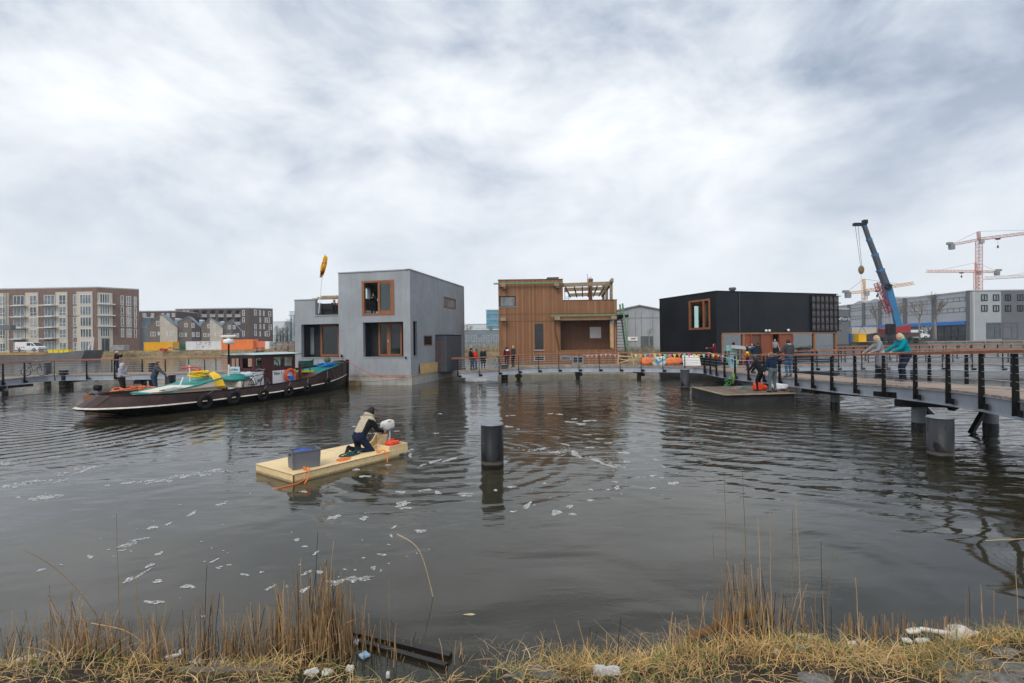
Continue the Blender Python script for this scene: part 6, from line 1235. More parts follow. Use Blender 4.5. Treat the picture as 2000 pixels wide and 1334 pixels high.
# main brick block: facade A (left of the corner at px 189), facade B (right of it)
Dc=131.0; cA=G(189,600,Dc); zt=H+(hy(189)-560)*Dc/FPX
FA1=Face((cA.x,cA.y),(-1,.045)); FB1=Face((cA.x,cA.y),(.72,.69),(.69,-.72)); sB1=FB1.hit(272,620)[0]; sA1=60
ab=thing('apartment_building','large brick apartment block with cream bays and white balconies at the far left','building',(cA.x-20,cA.y+8,GZ))
m=MB(); p=[FA1.pt(sA1,0)[:2],FA1.pt(0,0)[:2],FB1.pt(sB1,0)[:2],FB1.pt(sB1,0,-13)[:2],FA1.pt(12,0,-16)[:2],FA1.pt(sA1,0,-16)[:2]]; m.prism([tuple(x) for x in p],GZ,zt); m.build('wall',brick,ab)
m=MB(); m.prism([tuple(Vector(x)) for x in p],zt+.01,zt+.3); m.build('roof',M('zinc_roof'),ab)
# storey lines from the photograph (top, bottom of windows) at px ~180 (rows of five)
rowpx=[(573,592),(595.5,614),(617,635.5),(640,657),(664,683)]
rowz=[(H+(hy(170)-b_)*Dc/FPX,H+(hy(170)-a)*Dc/FPX) for a,b_ in rowpx]
bays=[(-40,-16,'n'),(1,12,'w'),(28,50,'b'),(60,73.5,'w'),(88,109,'b'),(117,131,'w'),(145,151,'s'),(158,180,'w2')]
creamz=[(0,19),(51,76),(110,133),(151,182)]
m=MB()
for x0,x1 in creamz+[(-32,-18),(-80,-60)]:
    a=FA1.hit(x0,620)[0]; b_=FA1.hit(x1,620)[0]; m.fbox(FA1,min(a,b_),max(a,b_),GZ,rowz[0][1]+.75,0,.18)
a,b_=FB1.hit(191.5,620)[0],FB1.hit(220,620)[0]; m.fbox(FB1,.15,b_,GZ,rowz[0][1]+.5,.0,.18); m.build('cream_bay',render_c,ab)
for x0,x1,ty in bays+[(-30,-20,'w'),(-76,-64,'w'),(-56,-38,'b')]:
    a=FA1.hit(x1,620)[0]; b_=FA1.hit(x0,620)[0]
    if b_<a: a,b_=b_,a
    if ty=='n': continue
    for i,(z0,z1) in enumerate(rowz):
        if i==4 and ty in 'ws': z1-=.3
        mu={'w':(.5,),'w2':(.28,.52,.76),'b':(.36,.68),'s':()}[ty]; window(FA1,(a,b_,z0,z1),ab,wf_m,far_pane,.13,mu,(.35,) if ty in('w','s') else (),.26,.07)
        if ty=='b' and i<4 :
            m=MB(); m.fbox(FA1,a-.8,b_+.4,z0-.35,z0-.12,0.2,1.9); bb=m.build('balcony',M('balcony_white',(.66,.66,.64),.6),ab); m=MB()
            for zz in (.35,.7,1.05): m.fbox(FA1,a-.8,b_+.4,z0-.12+zz,z0-.08+zz,1.84,1.9)
            for k in range(5): q_=a-.78+(b_-a+1.15)*k/4; m.fbox(FA1,q_,q_+.04,z0-.12,z0+.95,1.84,1.89)
            m.build('railing',galv_dark,bb)
rB=[(195,214,'w2'),(236,242,'s'),(247,256.5,'w'),(262,267,'s')]
for x0,x1,ty in rB:
    a=FB1.hit(x0,620)[0]; b_=FB1.hit(x1,620)[0]
    for i in range(4 if x0<240 or x0>250 else 4):
        ya,yb=rowpx[i]; ya+=(x0-190)*.09*(1-i*.2); yb+=(x0-190)*.09*(1-i*.2); z0=FB1.hit(x0,yb)[1]; z1=FB1.hit(x0,ya)[1]; window(FB1,(a,b_,z0,z1),ab,wf_m,far_pane,.13,(.28,.52,.76) if ty=='w2' else ((.5,) if ty=='w' else ()),(.35,) if ty!='w2' else (),.26 if ty=='w2' else .06,.05)
        if ty=='w2' and i<3: m=MB(); m.fbox(FB1,a-.6,b_+1.2,z0-.35,z0-.12,.2,1.6); m.build('balcony',M('balcony_white'),ab)
a=FB1.hit(198,660)[0]; b_=FB1.hit(214,660)[0]; window(FB1,(a,b_,GZ+.1,GZ+4),ab,galv_dark,far_pane,.15,(.4,),(),.26,.07,'entrance'); 
# row of gabled houses
gx=[(262,291,313,347,590,621,610,0),(337,369.5,374,394,601,0,0,1),(387,411,429,435,0,0,0,0)]
Dr=140.0
rowF=Face(G(340,660,Dr)[:2],(1,.5)); 
def gable_house(label,xL,xP,yP,xR,yL,yR,m_left,m_right,xsplit,wins,dd=0,roofL=None):
    F_=Face((rowF.O.x,rowF.O.y-dd),rowF.u,rowF.n); h=lambda x,y: F_.hit(x,y); t=thing('terraced_house',label,'house',tuple(F_.pt(h((xL+xR)/2,650)[0],GZ,-4)))
    aL,zL=h(xL,yL); aP,zP=h(xP,yP); aR,zR=h(xR,yR); aS=h(xsplit,650)[0]; zS=zP if abs(xsplit-xP)<1 else (zL+(zP-zL)*(aS-aL)/(aP-aL) if aS<aP else zP+(zR-zP)*(aS-aP)/(aR-aP))
    def pr(pts,mt,nm): m=MB(); m.xprism([F_.pt(a,z,0) for a,z in pts],Vector((-F_.n.x*9,-F_.n.y*9,0))); m.build(nm,mt,t)
    if aS<=aP+.01: pr([(aL,GZ),(aS,GZ),(aS,zS),(aL,zL)],m_left,'wall'); pr([(aS,GZ),(aR,GZ),(aR,zR),(aP,zP)]+([(aS,zS)] if aS<aP-.01 else []),m_right,'wall')
    else: pr([(aL,GZ),(aS,GZ),(aS,zS),(aP,zP),(aL,zL)],m_left,'wall'); pr([(aS,GZ),(aR,GZ),(aR,zR),(aS,zS)],m_right,'wall')
    m=MB(); 
    for (a0,z0),(a1,z1) in (((aL,zL),(aP,zP)),((aP,zP),(aR,zR))): m.hexa([F_.pt(a0,z0,.15),F_.pt(a1,z1,.15),F_.pt(a1,z1,-9.1),F_.pt(a0,z0,-9.1),F_.pt(a0,z0+.2,.15),F_.pt(a1,z1+.2,.15),F_.pt(a1,z1+.2,-9.1),F_.pt(a0,z0+.2,-9.1)])
    m.build('roof',slate_m,t)
    if roofL: a0,z0=h(roofL[0],roofL[1]); a1,z1=h(xL,roofL[2]); m=MB(); m.hexa([F_.pt(a0,GZ,-2),F_.pt(a1,GZ,-2),F_.pt(a1,GZ,-9),F_.pt(a0,GZ,-9),F_.pt(a0,z1,-2),F_.pt(a1,z1,-2),F_.pt(a1,z0,-5),F_.pt(a0,z0,-5)]); m.build('side_roof',slate_m,t); m=MB(); m.fbox(F_,a0,a1,z0,z0+.3,-9,-5); m.build('roof_edge',white_m,t)
    for (x0,y0,x1,y1) in wins: window(F_,F_.rect(x0,y0,x1,y1),t,wf_m,far_pane,.14,(.5,),(),.08,.2)
gable_house('terraced house with brown left half and cream right half, nearest the big apartment block',288,315,614.5,346,637,640,brick_m,render_c,312.5,[(305,627,313,637),(323,628,330,636),(294,648,304,657),(308,648,312,655),(325,648,328,656),(332,648,340,656)],0,(272,619,640))
gable_house('terraced house with brown gable and plum coloured right half',346,368,618.5,392,630,640,brick_m,brick_p,374.5,[(360,631,367,639),(374,631,380,640),(350,650,358,658),(361,650,365,658),(375,649,380,658),(383,649,390,658)],-1.2,(336,622,636))
gable_house('terraced house with brown left half and cream right half, the smaller second cream one',393,411.5,622,435,634,641,brick_m,render_c,410,[(405,633,411,641),(417,633,422,641),(397,651,405,658),(407,651,409,658),(419,650,422,657),(425,650,431,656)],0,(385,625,636))
gable_house('terraced house with grey brown gable at the right end of the row',434,452,625,470,636,646,M('taupe_brick',(.16,.15,.14),.9),brick_p,454.5,[(445,635,451,643),(455,635,460,643),(438,652,450,658),(456,652,460,658),(462,651,467,659)],-1.2,(428,628,638))
# dark apartment block behind, and a lower one
Dk=205.0; ck=G(487,620,Dk); zk=H+(hy(487)-600.5)*Dk/FPX
Fk1=Face((ck.x,ck.y),(-1,0)); Fk2=Face((ck.x,ck.y),(.78,.62),(.62,-.78)); k1=Fk1.hit(342.5,620)[0]; k2=Fk2.hit(533,620)[0]
kb=thing('apartment_building','dark brown brick block with recessed balconies behind the gabled houses','building',(ck.x-15,ck.y+8,GZ)); holes=[]
for j,yy in enumerate((606,621,)):
    for i in range(6): r_=Fk1.rect(378+16.3*i,yy,388.5+16.3*i,yy+12.5); holes.append(r_)
m=MB(); m.wall(Fk1,0,k1,GZ,zk,holes,0,1.8); m.wall(Fk2,0,k2,GZ,zk,[],0,1.8); p=[Fk1.pt(k1,0,-1.9)[:2],Fk1.pt(0.9,0,-1.9)[:2],Fk2.pt(k2,0,-1.9)[:2],Fk2.pt(k2,0,-14)[:2],Fk1.pt(k1,0,-16)[:2]]; m.prism([tuple(x) for x in p],GZ,zk-.02); m.build('wall',brick_d,kb)
m=MB(); p=[Fk1.pt(k1,0)[:2],Fk1.pt(0,0)[:2],Fk2.pt(k2,0)[:2],Fk2.pt(k2,0,-14)[:2],Fk1.pt(k1,0,-16)[:2]]; m.prism([tuple(x) for x in p],zk+.01,zk+.35); m.build('roof',M('zinc_roof'),kb)
for r_ in holes: m=MB(); m.fbox(Fk1,r_[0],r_[1],r_[2]-.2,r_[2]+.1,-1.7,.3); bb=m.build('balcony',M('balcony_grey',(.38,.38,.38),.6),kb); m=MB(); m.fbox(Fk1,r_[0],r_[1],r_[2]+.1,r_[2]+1.1,.2,.25); m.build('railing',M('railing_grey',(.30,.31,.31),.6),bb); m=MB(); m.fbox(Fk1,r_[0]+.2,r_[1]-.7,r_[2]+.3,r_[3]-.3,-1.86,-1.75); m.build('balcony_door',pane_l,bb)
for x0,y0,x1,y1 in ((357.5,606.5,362,618),(364.5,606.5,369,618),(473.5,605.5,478,617),(473.5,620,478,630),(473.5,646,478,657)): window(Fk1,Fk1.rect(x0,y0,x1,y1),kb,wf_m,far_pane,.2,(),(.4,),.08,.2)
for x0,y0,x1,y1 in ((496.5,605,501,616),(506,606,509.5,617),(514,607,516.5,617),(524,608,529.5,618),(507,620,509.5,630),(517,620,520,630),(521.5,620.5,527,630.5),(497,633,501,643),(507,633,510,643),(514.5,633,517,643),(525,634,530.5,644),(497,646,501.5,656),(507,647,509.5,657),(517,647,519.5,657),(521,646,527,657)): window(Fk2,Fk2.rect(x0,y0,x1,y1),kb,wf_m,far_pane,.2,(),(.4,),.08,.2)
Fl=Face(G(272,640,190)[:2],(1,0.05)); 
lb_=bld('apartment_building','low dark building showing only its top storey above the first gabled house','building',Fl,0,14,brick_d,GZ,H+(hy(300)-606.5)*190/FPX,-2,Fl.hit(345,640)[0])
for x0,x1 in ((279,286),(295,301),(315,321),(326,331),(336,342)): window(Fl,Fl.rect(x0,612,x1,619),lb_,wf_m,far_pane,.2,(.5,),(),.08,.2)
F_=Face(G(534,650,330)[:2],(1,0)); wbl=bld('office_building','pale office block beyond the conifers','building',F_,0,15,M('pale_render',(.55,.62,.66),.8),GZ,H+(hy(545)-627)*330/FPX,0,F_.hit(556,650)[0])
for i in range(3): window(F_,(2+i*3.2,4.4+i*3.2,12,15),wbl,wf_m,far_pane,.2,(),(),.08,.2)
F_=Face(G(566,650,340)[:2],(1,0)); t=bld('tower','slim pale tower just left of the grey house','tower',F_,0,10,M('pale_render'),GZ,H+(hy(570)-607)*340/FPX,0,F_.hit(580,650)[0])
m=MB(); m.fbox(F_,1,1.4,10,24,.01,.3); m.fbox(F_,3,3.4,10,24,.01,.3); m.build('fin',galv_dark,t)
# containers and site things
def container(label,px0,px1,pyt,pyb,D,c,cat='container',yawd=0,rib=26):
    F_=Face(G(px0,670,D)[:2],(math.cos(R(yawd)),math.sin(R(yawd)))); a=F_.hit(px1,670)[0]; z1=H+(hy(px0)-pyt)*D/FPX; z0=H+(hy(px0)-pyb)*D/FPX
    t=thing('shipping_container',label,cat,tuple(F_.pt(a/2,z0,-1.2))); m=MB(); m.fbox(F_,.02,a-.02,z0+.12,z1-.12,-2.4,-.04); n_=rib
    for i in range(n_): m.fbox(F_,a*(i+.15)/n_,a*(i+.65)/n_,z0+.15,z1-.15,-.04,0.0)
    mt=M('container_%d'%int(px0),c,.6,.0,.10,.6,0,40,.3,.25); m.build('side_wall',mt,t); m=MB()
    for z in (z0,z1-.12): m.fbox(F_,0,a,z,z+.12,-2.44,.03)
    for q_ in (0,a-.14): m.fbox(F_,q_,q_+.14,z0+.12,z1-.12,-2.44,.03)
    m.build('corner_frame',mt,t); return t,F_,a,z0,z1
container('bright yellow shipping container on the far bank',281,337.5,666.5,687.5,127,(.80,.42,.01))
ct,F_,a,z0,z1=container('white shipping container with scattered dark leaf pattern on the far bank',363,432,665,682,128,(.70,.72,.74))
m=MB(); q=random.Random(4)
for i in range(60): x=q.uniform(.28,.70)*a; z=z0+q.uniform(.2,.85)*(z1-z0); s_=q.uniform(.05,.16); m.fbox(F_,x,x+s_,z,z+s_*1.4,.001,.02)
m.build('dark_pattern',M('pattern_dark',(.10,.10,.12),.8),ct)
container('long orange shipping container on the far bank',432.5,494,661.5,684,125,(.85,.24,.06))
container('shorter paler orange container joined to the right of the long orange one',494.5,517.5,664.5,683,126,(.82,.25,.12))
container('small dark green container between the yellow and white ones',347,362,671,682.5,131,(.03,.17,.11),rib=8)
def lumber(label,px0,px1,pyt,pyb,D,c,n_=7):
    F_=Face(G(px0,675,D)[:2],(1,0)); a=F_.hit(px1,675)[0]; z1=H+(hy(px0)-pyt)*D/FPX; z0=H+(hy(px0)-pyb)*D/FPX; m=MB(); q=random.Random(int(px0))
    for i in range(n_):
        for k in range(2): m.fbox(F_,q.uniform(0,.4)+a*.5*k*.98,a*.5*(k+1)-q.uniform(.05,.4),z0+(z1-z0)*i/n_,z0+(z1-z0)*(i+.8)/n_,-1.6-q.random()*.2,-q.random()*.4)
    return tag(m.build('timber_stack',M('stack_%d'%int(px0),c,.85,0,.3,1,0,40,.2,.2,.2)),label,'timber stack')
lumber('grey brown stack of sleepers right of the orange containers',526,549,666,684,122,(.27,.235,.20)); lumber('taller jumbled brown timber stack nearest the grey house',549,575,664,686,118,(.26,.19,.15),9)
lumber('small pallet stack in front of the pale orange container',491,512,676,684,120,(.42,.22,.14),5)
F_=Face(G(518,670,124)[:2],(1,0)); m=MB(); m.fbox(F_,0,F_.hit(525.5,670)[0],GZ,H+(hy(520)-665)*124/FPX,-2,0); tag(m.build('site_cabin',white_m),'white cabin end beside the pale orange container','cabin')
q=random.Random(5)
for px,py,c,lab,r_ in ((321,684,(.6,.1,.08),'red and white scrap heap in front of the yellow container',.9),(341,681,(.25,.26,.26),'grey rubble heap between the yellow and green containers',1.3),(566,681,(.35,.12,.06),'rust coloured scrap heap by the grey house',1.2)):
    p=G(px,py,121); m=MB()
    for i in range(14): m.box((p.x+q.uniform(-r_,r_),p.y+q.uniform(-.6,.6),p.z-.3+q.uniform(0,.6)),(q.uniform(.2,.8),q.uniform(.2,.6),q.uniform(.1,.4)),q.uniform(0,3))
    tag(m.build('scrap_heap',M('scrap_%d'%px,c,.8,0,.6,3,0,40,.3,0,.5)),lab,'scrap heap')
# white van and barge with yellow bins at the far left
def van(label,px0,px1,pyb,D,flip=1,col_=white_m,scale=1.0,stripes=None):
    c=G((px0+px1)/2,pyb,D); l=abs(px1-px0)*D/FPX*.97; t=thing('van',label,'van',(c.x,c.y,c.z)); k=l/5.2; s=flip
    prof=[(-2.6,.35),(2.35,.35),(2.6,.55),(2.6,.95),(1.95,1.15),(1.15,1.95),(.9,2.05),(-2.45,2.05),(-2.6,1.9)]
    m=MB(); m.xprism([(c.x+s*x*k,c.y,c.z+z*k) for x,z in prof],(0,1.9*k,0)); m.build('body',col_,t,bevel=.04)
    m=MB(); m.xprism([(c.x+s*x*k,c.y-.012,c.z+z*k) for x,z in ((1.05,1.25),(1.8,1.2),(1.1,1.82),(.95,1.85))],(0,.01,0)); m.xprism([(c.x+s*x*k,c.y-.012,c.z+z*k) for x,z in ((.05,1.25),(.85,1.25),(.85,1.85),(.05,1.85))],(0,.01,0)); m.build('side_window',pane,t)
    m=MB(); m.xprism([(c.x+s*(1.93+.012)*k,c.y+.12,c.z+1.2*k),(c.x+s*(1.2+.012)*k,c.y+.12,c.z+1.92*k),(c.x+s*(1.2+.03)*k,c.y+.12,c.z+1.94*k),(c.x+s*(1.95+.03)*k,c.y+.12,c.z+1.2*k)],(0,1.65*k,0)); m.build('windscreen',pane,t)
    for x in (-1.6,1.65):
        m=MB(); m.torus((c.x+s*x*k,c.y-.02,c.z+.36*k),.26*k,.10*k,(0,1,0),20,8); w_=m.build('wheel',rubber,t,smooth=True); m=MB(); m.tube([(c.x+s*x*k,c.y-.05,c.z+.36*k),(c.x+s*x*k,c.y+.1,c.z+.36*k)],.19*k,14); m.build('hub',galv,w_)
    m=MB(); m.box((c.x+s*2.6*k,c.y+.25,c.z+.85*k),(.06,.3,.16)); m.build('headlight',pane_l,t)
    if stripes: m=MB(); [m.fbox(Face((c.x+s*x0*k,c.y),(1,0)),0,.22*k,c.z+.75*k,c.z+1.05*k,.0,.012) for x0 in (-2.2,-1.7,-1.2,-.7)]; m.build('side_stripe',stripes,t)
    return t
van('white van with red marks parked at the foot of the left apartment block',28,76,686.5,112,1,white_m,1,M('mark_red',(.6,.05,.05),.5))
F_=Face(G(-60,690,104)[:2],(1,0)); a=F_.hit(163,690)[0]; t=thing('work_barge','long dark cargo barge moored at the far left bank','barge',tuple(F_.pt(a/2,0,-3)))
m=MB(); zb0=H+(hy(60)-688)*104/FPX; m.xprism([F_.pt(x,z,0) for x,z in ((0,-.4),(a-.8,-.4),(a+.3,zb0+.5),(a-4,zb0+.1),(a-8,zb0-.1),(0,zb0-.1))],Vector((0,5,0))); m.build('hull',M('barge_dark',(.13,.13,.135),.6,0,.3,.5,0,40,.3,.3),t)
m=MB(); m.fbox(F_,0,F_.hit(92,690)[0],zb0-.35,zb0+.1,.01,.1); m.build('rubbing_strake',M('ochre_rust',(.40,.22,.07),.8,0,.4,.8),t)
for i in range(4):
    x=F_.hit(91+10.3*i,680)[0]; t=thing('bin','yellow lidded bin on the barge deck','bin',tuple(F_.pt(x+.5,zb0,-1)),'yellow bins on the far barge'); m=MB(); m.fbox(F_,x,x+1.0,zb0,zb0+.6,-1.6,-.3); m.build('body',M('bin_yellow',(.78,.60,.02),.5),t,bevel=.03); m=MB(); m.fbox(F_,x-.04,x+1.04,zb0+.61,zb0+.72,-1.64,-.26); m.build('lid',M('bin_yellow'),t)
# street lamp and crane-like gantry by the apartment block
def lamp(label,px,py0,py1,D,two=True,r_=.09):
    p=G(px,py1,D); q_=G(px,py0,D); t=thing('street_lamp',label,'street lamp',(p.x,p.y,p.z)); m=MB(); m.tube([p,q_],[r_,r_*.6],8); m.build('pole',galv,t)
    for s_ in ((-1,1) if two else (1,)): m=MB(); m.beam(q_,q_+Vector((s_*.9,0,.1)),.06,.06); m.box(q_+Vector((s_*1.1,0,.08)),(.6,.25,.1)); m.build('lamp_head',steel_black,t)
lamp('tall double headed street lamp in front of the brick apartment block',143,618,686,118)
lamp('thin street lamp among the dark conifers, left one',552,641,664,150,False,.06); lamp('thin street lamp among the dark conifers, right one',558.5,648,664,151,False,.06); lamp('tall street lamp close to the edge of the grey house',573,616,666,140,True,.08)
m=MB(); a=G(13,684,122); b_=G(13,572,122)
def lattice(m,p0,p1,w_,n_,r_=.05,tri=False,upv=(0,0,1)):
    p0=Vector(p0); p1=Vector(p1); d=(p1-p0).normalized(); u_=Vector(upv)
    if abs(d.dot(u_))>.9: u_=Vector((0,1,0))
    s_=d.cross(u_).normalized(); u_=s_.cross(d).normalized()
    C_=[(-.5,-.5),(.5,-.5),(0,.5)] if tri else [(-.5,-.5),(.5,-.5),(.5,.5),(-.5,.5)]
    pt_=lambda t,c: p0.lerp(p1,t)+s_*(c[0]*w_)+u_*(c[1]*w_)
    for c in C_: m.tube([pt_(0,c),pt_(1,c)],r_,4)
    for i in range(n_):
        for k in range(len(C_)):
            c,e=C_[k],C_[(k+1)%len(C_)]
            if i%2: c,e=e,c
            m.tube([pt_(i/n_,c),pt_((i+1)/n_,e)],r_*.6,3); m.tube([pt_(i/n_,c),pt_(i/n_,e)],r_*.5,3)
lattice(m,a,b_,.7,26,.05); m.box(G(13,640,122),(3.2,1.4,1.2)); tag(m.build('mast_hoist',M('hoist_grey',(.15,.16,.17),.5,.3)),'grey lattice mast hoist standing against the left apartment block','hoist')
m=MB(); a=G(171,688,119); 
for dx in (0,1.2): m.beam(a+Vector((dx,0,0)),G(181+dx*2,658,119),.12,.12)
tag(m.build('leaning_boards',white_m),'pair of white boards leaning near the apartment block corner','boards')
p=G(236,684,119); m=MB(); m.box((p.x,p.y,p.z+.6),(3,1.5,1.3)); m.box((p.x-1.5,p.y,p.z+.4),(1.5,1.3,.8),.2); tag(m.build('rubble_bags',M('rubble_grey',(.28,.29,.29),.9,0,.4,.9),bevel=.1),'grey covered pallets on the bank below the brick block','pallets')
# ======================= trees =======================
def conifer(label,px,pyt,pyb,D,wd_,seed):
    q=random.Random(seed); p=G(px,pyb,D); zt_=G(px,pyt,D).z; hgt=zt_-p.z; t=thing('conifer_tree',label,'tree',(p.x,p.y,p.z)); m=MB(); m.cyl(p,.25,p.z,p.z+hgt*.95,8,.03); m.build('trunk',M('bark_dark',(.06,.045,.035),.9),t)
    m=MB(); n_=1500
    for i in range(n_):
        t_=q.random()**.75; z=p.z+hgt*(1-t_)*.97+.3; rr=wd_*(.06+t_**.9)*q.uniform(.25,1.0)*(1+.2*math.sin(z*3)); a=q.uniform(0,6.28); c=Vector((p.x+rr*math.cos(a),p.y+rr*math.sin(a),z-rr*.25)); s_=q.uniform(.25,.7)*max(.5,hgt/14); d=Vector((math.cos(a),math.sin(a),q.uniform(-.5,.2))); e=Vector((-math.sin(a),math.cos(a),q.uniform(-.3,.3)))
        m.add([c-e*s_*.35,c+d*s_,c+e*s_*.35],[(0,1,2)])
    m.build('crown',M('conifer_green',(.035,.065,.05),.9,0,.5,.6,isl=.4),t)
for i,(px,pt_,D,wd_,lab) in enumerate(((541,636,150,3.4,'leftmost'),(547.5,642,156,3.2,'second'),(553,640,149,3.2,'third'),(561,623,152,3.8,'tallest but one'),(568.5,622,146,3.8,'tallest'))):
    conifer('dark conifer beyond the timber stacks, %s in the row'%lab,px,pt_,668,D,wd_,i+2)
def bare_tree(label,px,pyt,pyb,D,spread,seed,levels=6,thick=.22,c=(.17,.145,.12),lean=0,side=1.0):
    q=random.Random(seed); p=G(px,pyb,D); hgt=G(px,pyt,D).z-p.z; t=thing('bare_tree',label,'tree',(p.x,p.y,p.z)); mt=M('bark_%d'%int(c[0]*100),c,.9,0,.3,2); tr=MB(); cr=MB()
    def grow(a,d,l,r_,lv):
        b_=a+d*l; mid_=a.lerp(b_,.5)+Vector((q.uniform(-1,1),q.uniform(-1,1),0))*l*.06; (tr if lv<2 else cr).tube([a,mid_,b_],[r_,r_*.85,r_*.68],6 if lv<2 else 3)
        if lv>=levels: return
        for k in range(3 if lv<4 else 2):
            an=q.uniform(0,6.28); sp_=spread*q.uniform(.5,1.15); nd=(d+Vector((math.cos(an)*sp_,math.sin(an)*sp_,q.uniform(-.12,.35)))).normalized(); grow(a.lerp(b_,q.uniform(.55,1)),nd,l*q.uniform(.62,.82),r_*.6,lv+1)
    z0_=p; tr.tube([p,p+Vector((0,0,hgt*.25))],[thick*1.15,thick],8); grow(p+Vector((0,0,hgt*.25)),Vector((lean,0,1)).normalized(),hgt*.27,thick,0)
    tr.build('trunk',mt,t); cr.build('crown',mt,t); return t
for i,(px,pyt,pyb,D,sp_,th_,lab) in enumerate(((1713,590,664,122,.55,.22,'bare tree on the quay left of the mobile crane'),(1752,586,664,128,.5,.2,'bare tree on the quay right beside the blue crane boom'),(1796,582,663,122,.5,.20,'bare tree on the quay in front of the white van'),(1827,572,662,119,.55,.28,'tallest bare tree on the quay, in front of the grey lettering'))):
    bare_tree(lab,px,pyt,pyb,D,sp_,i+10,6,th_,(.22,.20,.175))
for i,(px,pyt,D,lab) in enumerate(((914,630,119,'pale bare tree right beside the grey house'),(938,648,124,'small bare tree between the grey and timber houses'),(962,632,116,'bare tree close to the left wall of the timber house'),(1268,640,78,'bare bush like tree before the grey shed'))):
    bare_tree(lab,px,pyt,674 if px<1200 else 676,D,.6,i+30,5,.15 if px<1200 else .07,(.26,.245,.235))
p=G(928,677,113); m=MB(); q=random.Random(9)
blades(m,[(p.x+q.gauss(0,1.6),p.y+q.gauss(0,.8),GZ-.1) for _ in range(120)],5,.6,2.0,.10,.9,3,q,.5); tag(m.build('grey_bush',M('bush_grey',(.34,.33,.31),.9,0,.3,1,isl=.3)),'rounded pale grey bush on the bank behind the people in dark coats','bush')
# buildings between the grey and the timber house
F_=Face(G(900,660,150)[:2],(1,0)); a=F_.hit(978,650)[0]; t=bld('office_building','low grey blue building across the water between the grey and timber houses','building',F_,0,15,M('blue_grey_panel',(.17,.215,.25),.7,0,.15,.3),GZ,H+(hy(930)-643)*150/FPX,-2,a,M('pale_trim',(.55,.58,.60),.6))
for i in range(5): window(F_,(1.0+i*2.3,2.6+i*2.3,3.2,5.2),t,galv,far_pane,.12,(.5,),(),.05,.15)
F_=Face(G(950,650,210)[:2],(1,0)); zt=H+(hy(960)-604)*210/FPX; a0_=0; a1_=F_.hit(982,650)[0]; t=bld('high_rise','distant tower wrapped in blue scaffold netting left of the timber house','building',F_,0,12,M('blue_netting',(.10,.27,.38),.7,0,.35,.35),GZ,zt,0,a1_,M('pale_trim'))
m=MB(); 
for i in range(6): m.fbox(F_,0,a1_,GZ+i*2.6+1,GZ+i*2.6+1.35,.01,.2)
m.build('scaffold_band',M('band_blue_grey',(.30,.38,.43),.7),t)
F_=Face(G(905,650,260)[:2],(1,0)); t=bld('office_building','pale distant block above the low grey blue building','building',F_,0,12,M('pale_render'),GZ,H+(hy(925)-632)*260/FPX,2,F_.hit(950,650)[0])
for i in range(3): window(F_,(3+i*3.4,5.4+i*3.4,8,10.5),t,galv,far_pane,.15,(),(),.05,.15)
# grey shed with gable
Ds=80.0; F_=Face(G(1215,660,Ds)[:2],(1,0)); h=lambda x,y:F_.hit(x,y); aL,zL=h(1205,607); aP,zP_=h(1248,597.5); aR,zR=h(1300,607.5); sh=thing('shed','tall weathered grey metal shed with a shallow gable between the timber and black houses','shed',tuple(F_.pt(aP,GZ,-6)))
m=MB(); m.xprism([F_.pt(aL,GZ,0),F_.pt(aR,GZ,0),F_.pt(aR,zR,0),F_.pt(aP,zP_,0),F_.pt(aL,zL,0)],Vector((0,20,0))); m.build('wall',M('shed_grey',(.34,.36,.38),.75,.0,.16,.35,0,40,.3,.35,0,0,(1,1,.15)),sh)
m=MB()
for (x0,z0),(x1,z1) in (((aL-.3,zL-.05),(aP,zP_)),((aP,zP_),(aR+.3,zR-.05))): m.hexa([F_.pt(x0,z0,.3),F_.pt(x1,z1,.3),F_.pt(x1,z1,-20.3),F_.pt(x0,z0,-20.3),F_.pt(x0,z0+.18,.3),F_.pt(x1,z1+.18,.3),F_.pt(x1,z1+.18,-20.3),F_.pt(x0,z0+.18,-20.3)])
m.build('roof',M('shed_roof',(.22,.23,.24),.7),sh)
r_=F_.rect(1251.5,656.5,1275.5,676); m=MB(); m.fbox(F_,r_[0],r_[1],GZ,r_[3],.01,.10); m.build('door',M('shed_door',(.10,.11,.115),.7,0,.2,.8),sh)
m=MB()
for x in (1226,1241,1253,1275): a=h(x,640)[0]; m.fbox(F_,a-.03,a+.03,GZ,min(zL,zR),.01,.06)
a=h(1205,621)[1]; m.fbox(F_,aL,aR,a-.05,a,.01,.07); m.build('cladding_joint',M('joint_grey',(.22,.23,.24),.7),sh)
r_=F_.rect(1224.5,658,1244.8,665.5); t=thing('sign_board','white sign with dark and red lettering on the grey shed wall','sign',tuple(F_.pt((r_[0]+r_[1])/2,r_[2],.12))); m=MB(); m.fbox(F_,*r_,.10,.14); m.build('board',white_m,t)
c=F_.pt((r_[0]+r_[1])/2+.3,(r_[2]+r_[3])/2+.08,.15); text_mesh('Ketelhuis',.24,M('ink',(.05,.05,.07),.6),'lettering',t,c,(1,0,0),(0,0,1),.004) if False else None
m=MB()
for k,(zz,cl_) in enumerate(((.10,'ink'),(-.10,'mark_red'))):
    pass
m.fbox(F_,(r_[0]+r_[1])/2-.25,(r_[0]+r_[1])/2+.65,(r_[2]+r_[3])/2+.02,(r_[2]+r_[3])/2+.14,.14,.15); m.build('dark_line',M('ink',(.08,.07,.08),.6),t); m=MB(); m.fbox(F_,(r_[0]+r_[1])/2-.25,(r_[0]+r_[1])/2+.5,(r_[2]+r_[3])/2-.12,(r_[2]+r_[3])/2-.03,.14,.15); m.build('red_line',MC['mark_red'],t)
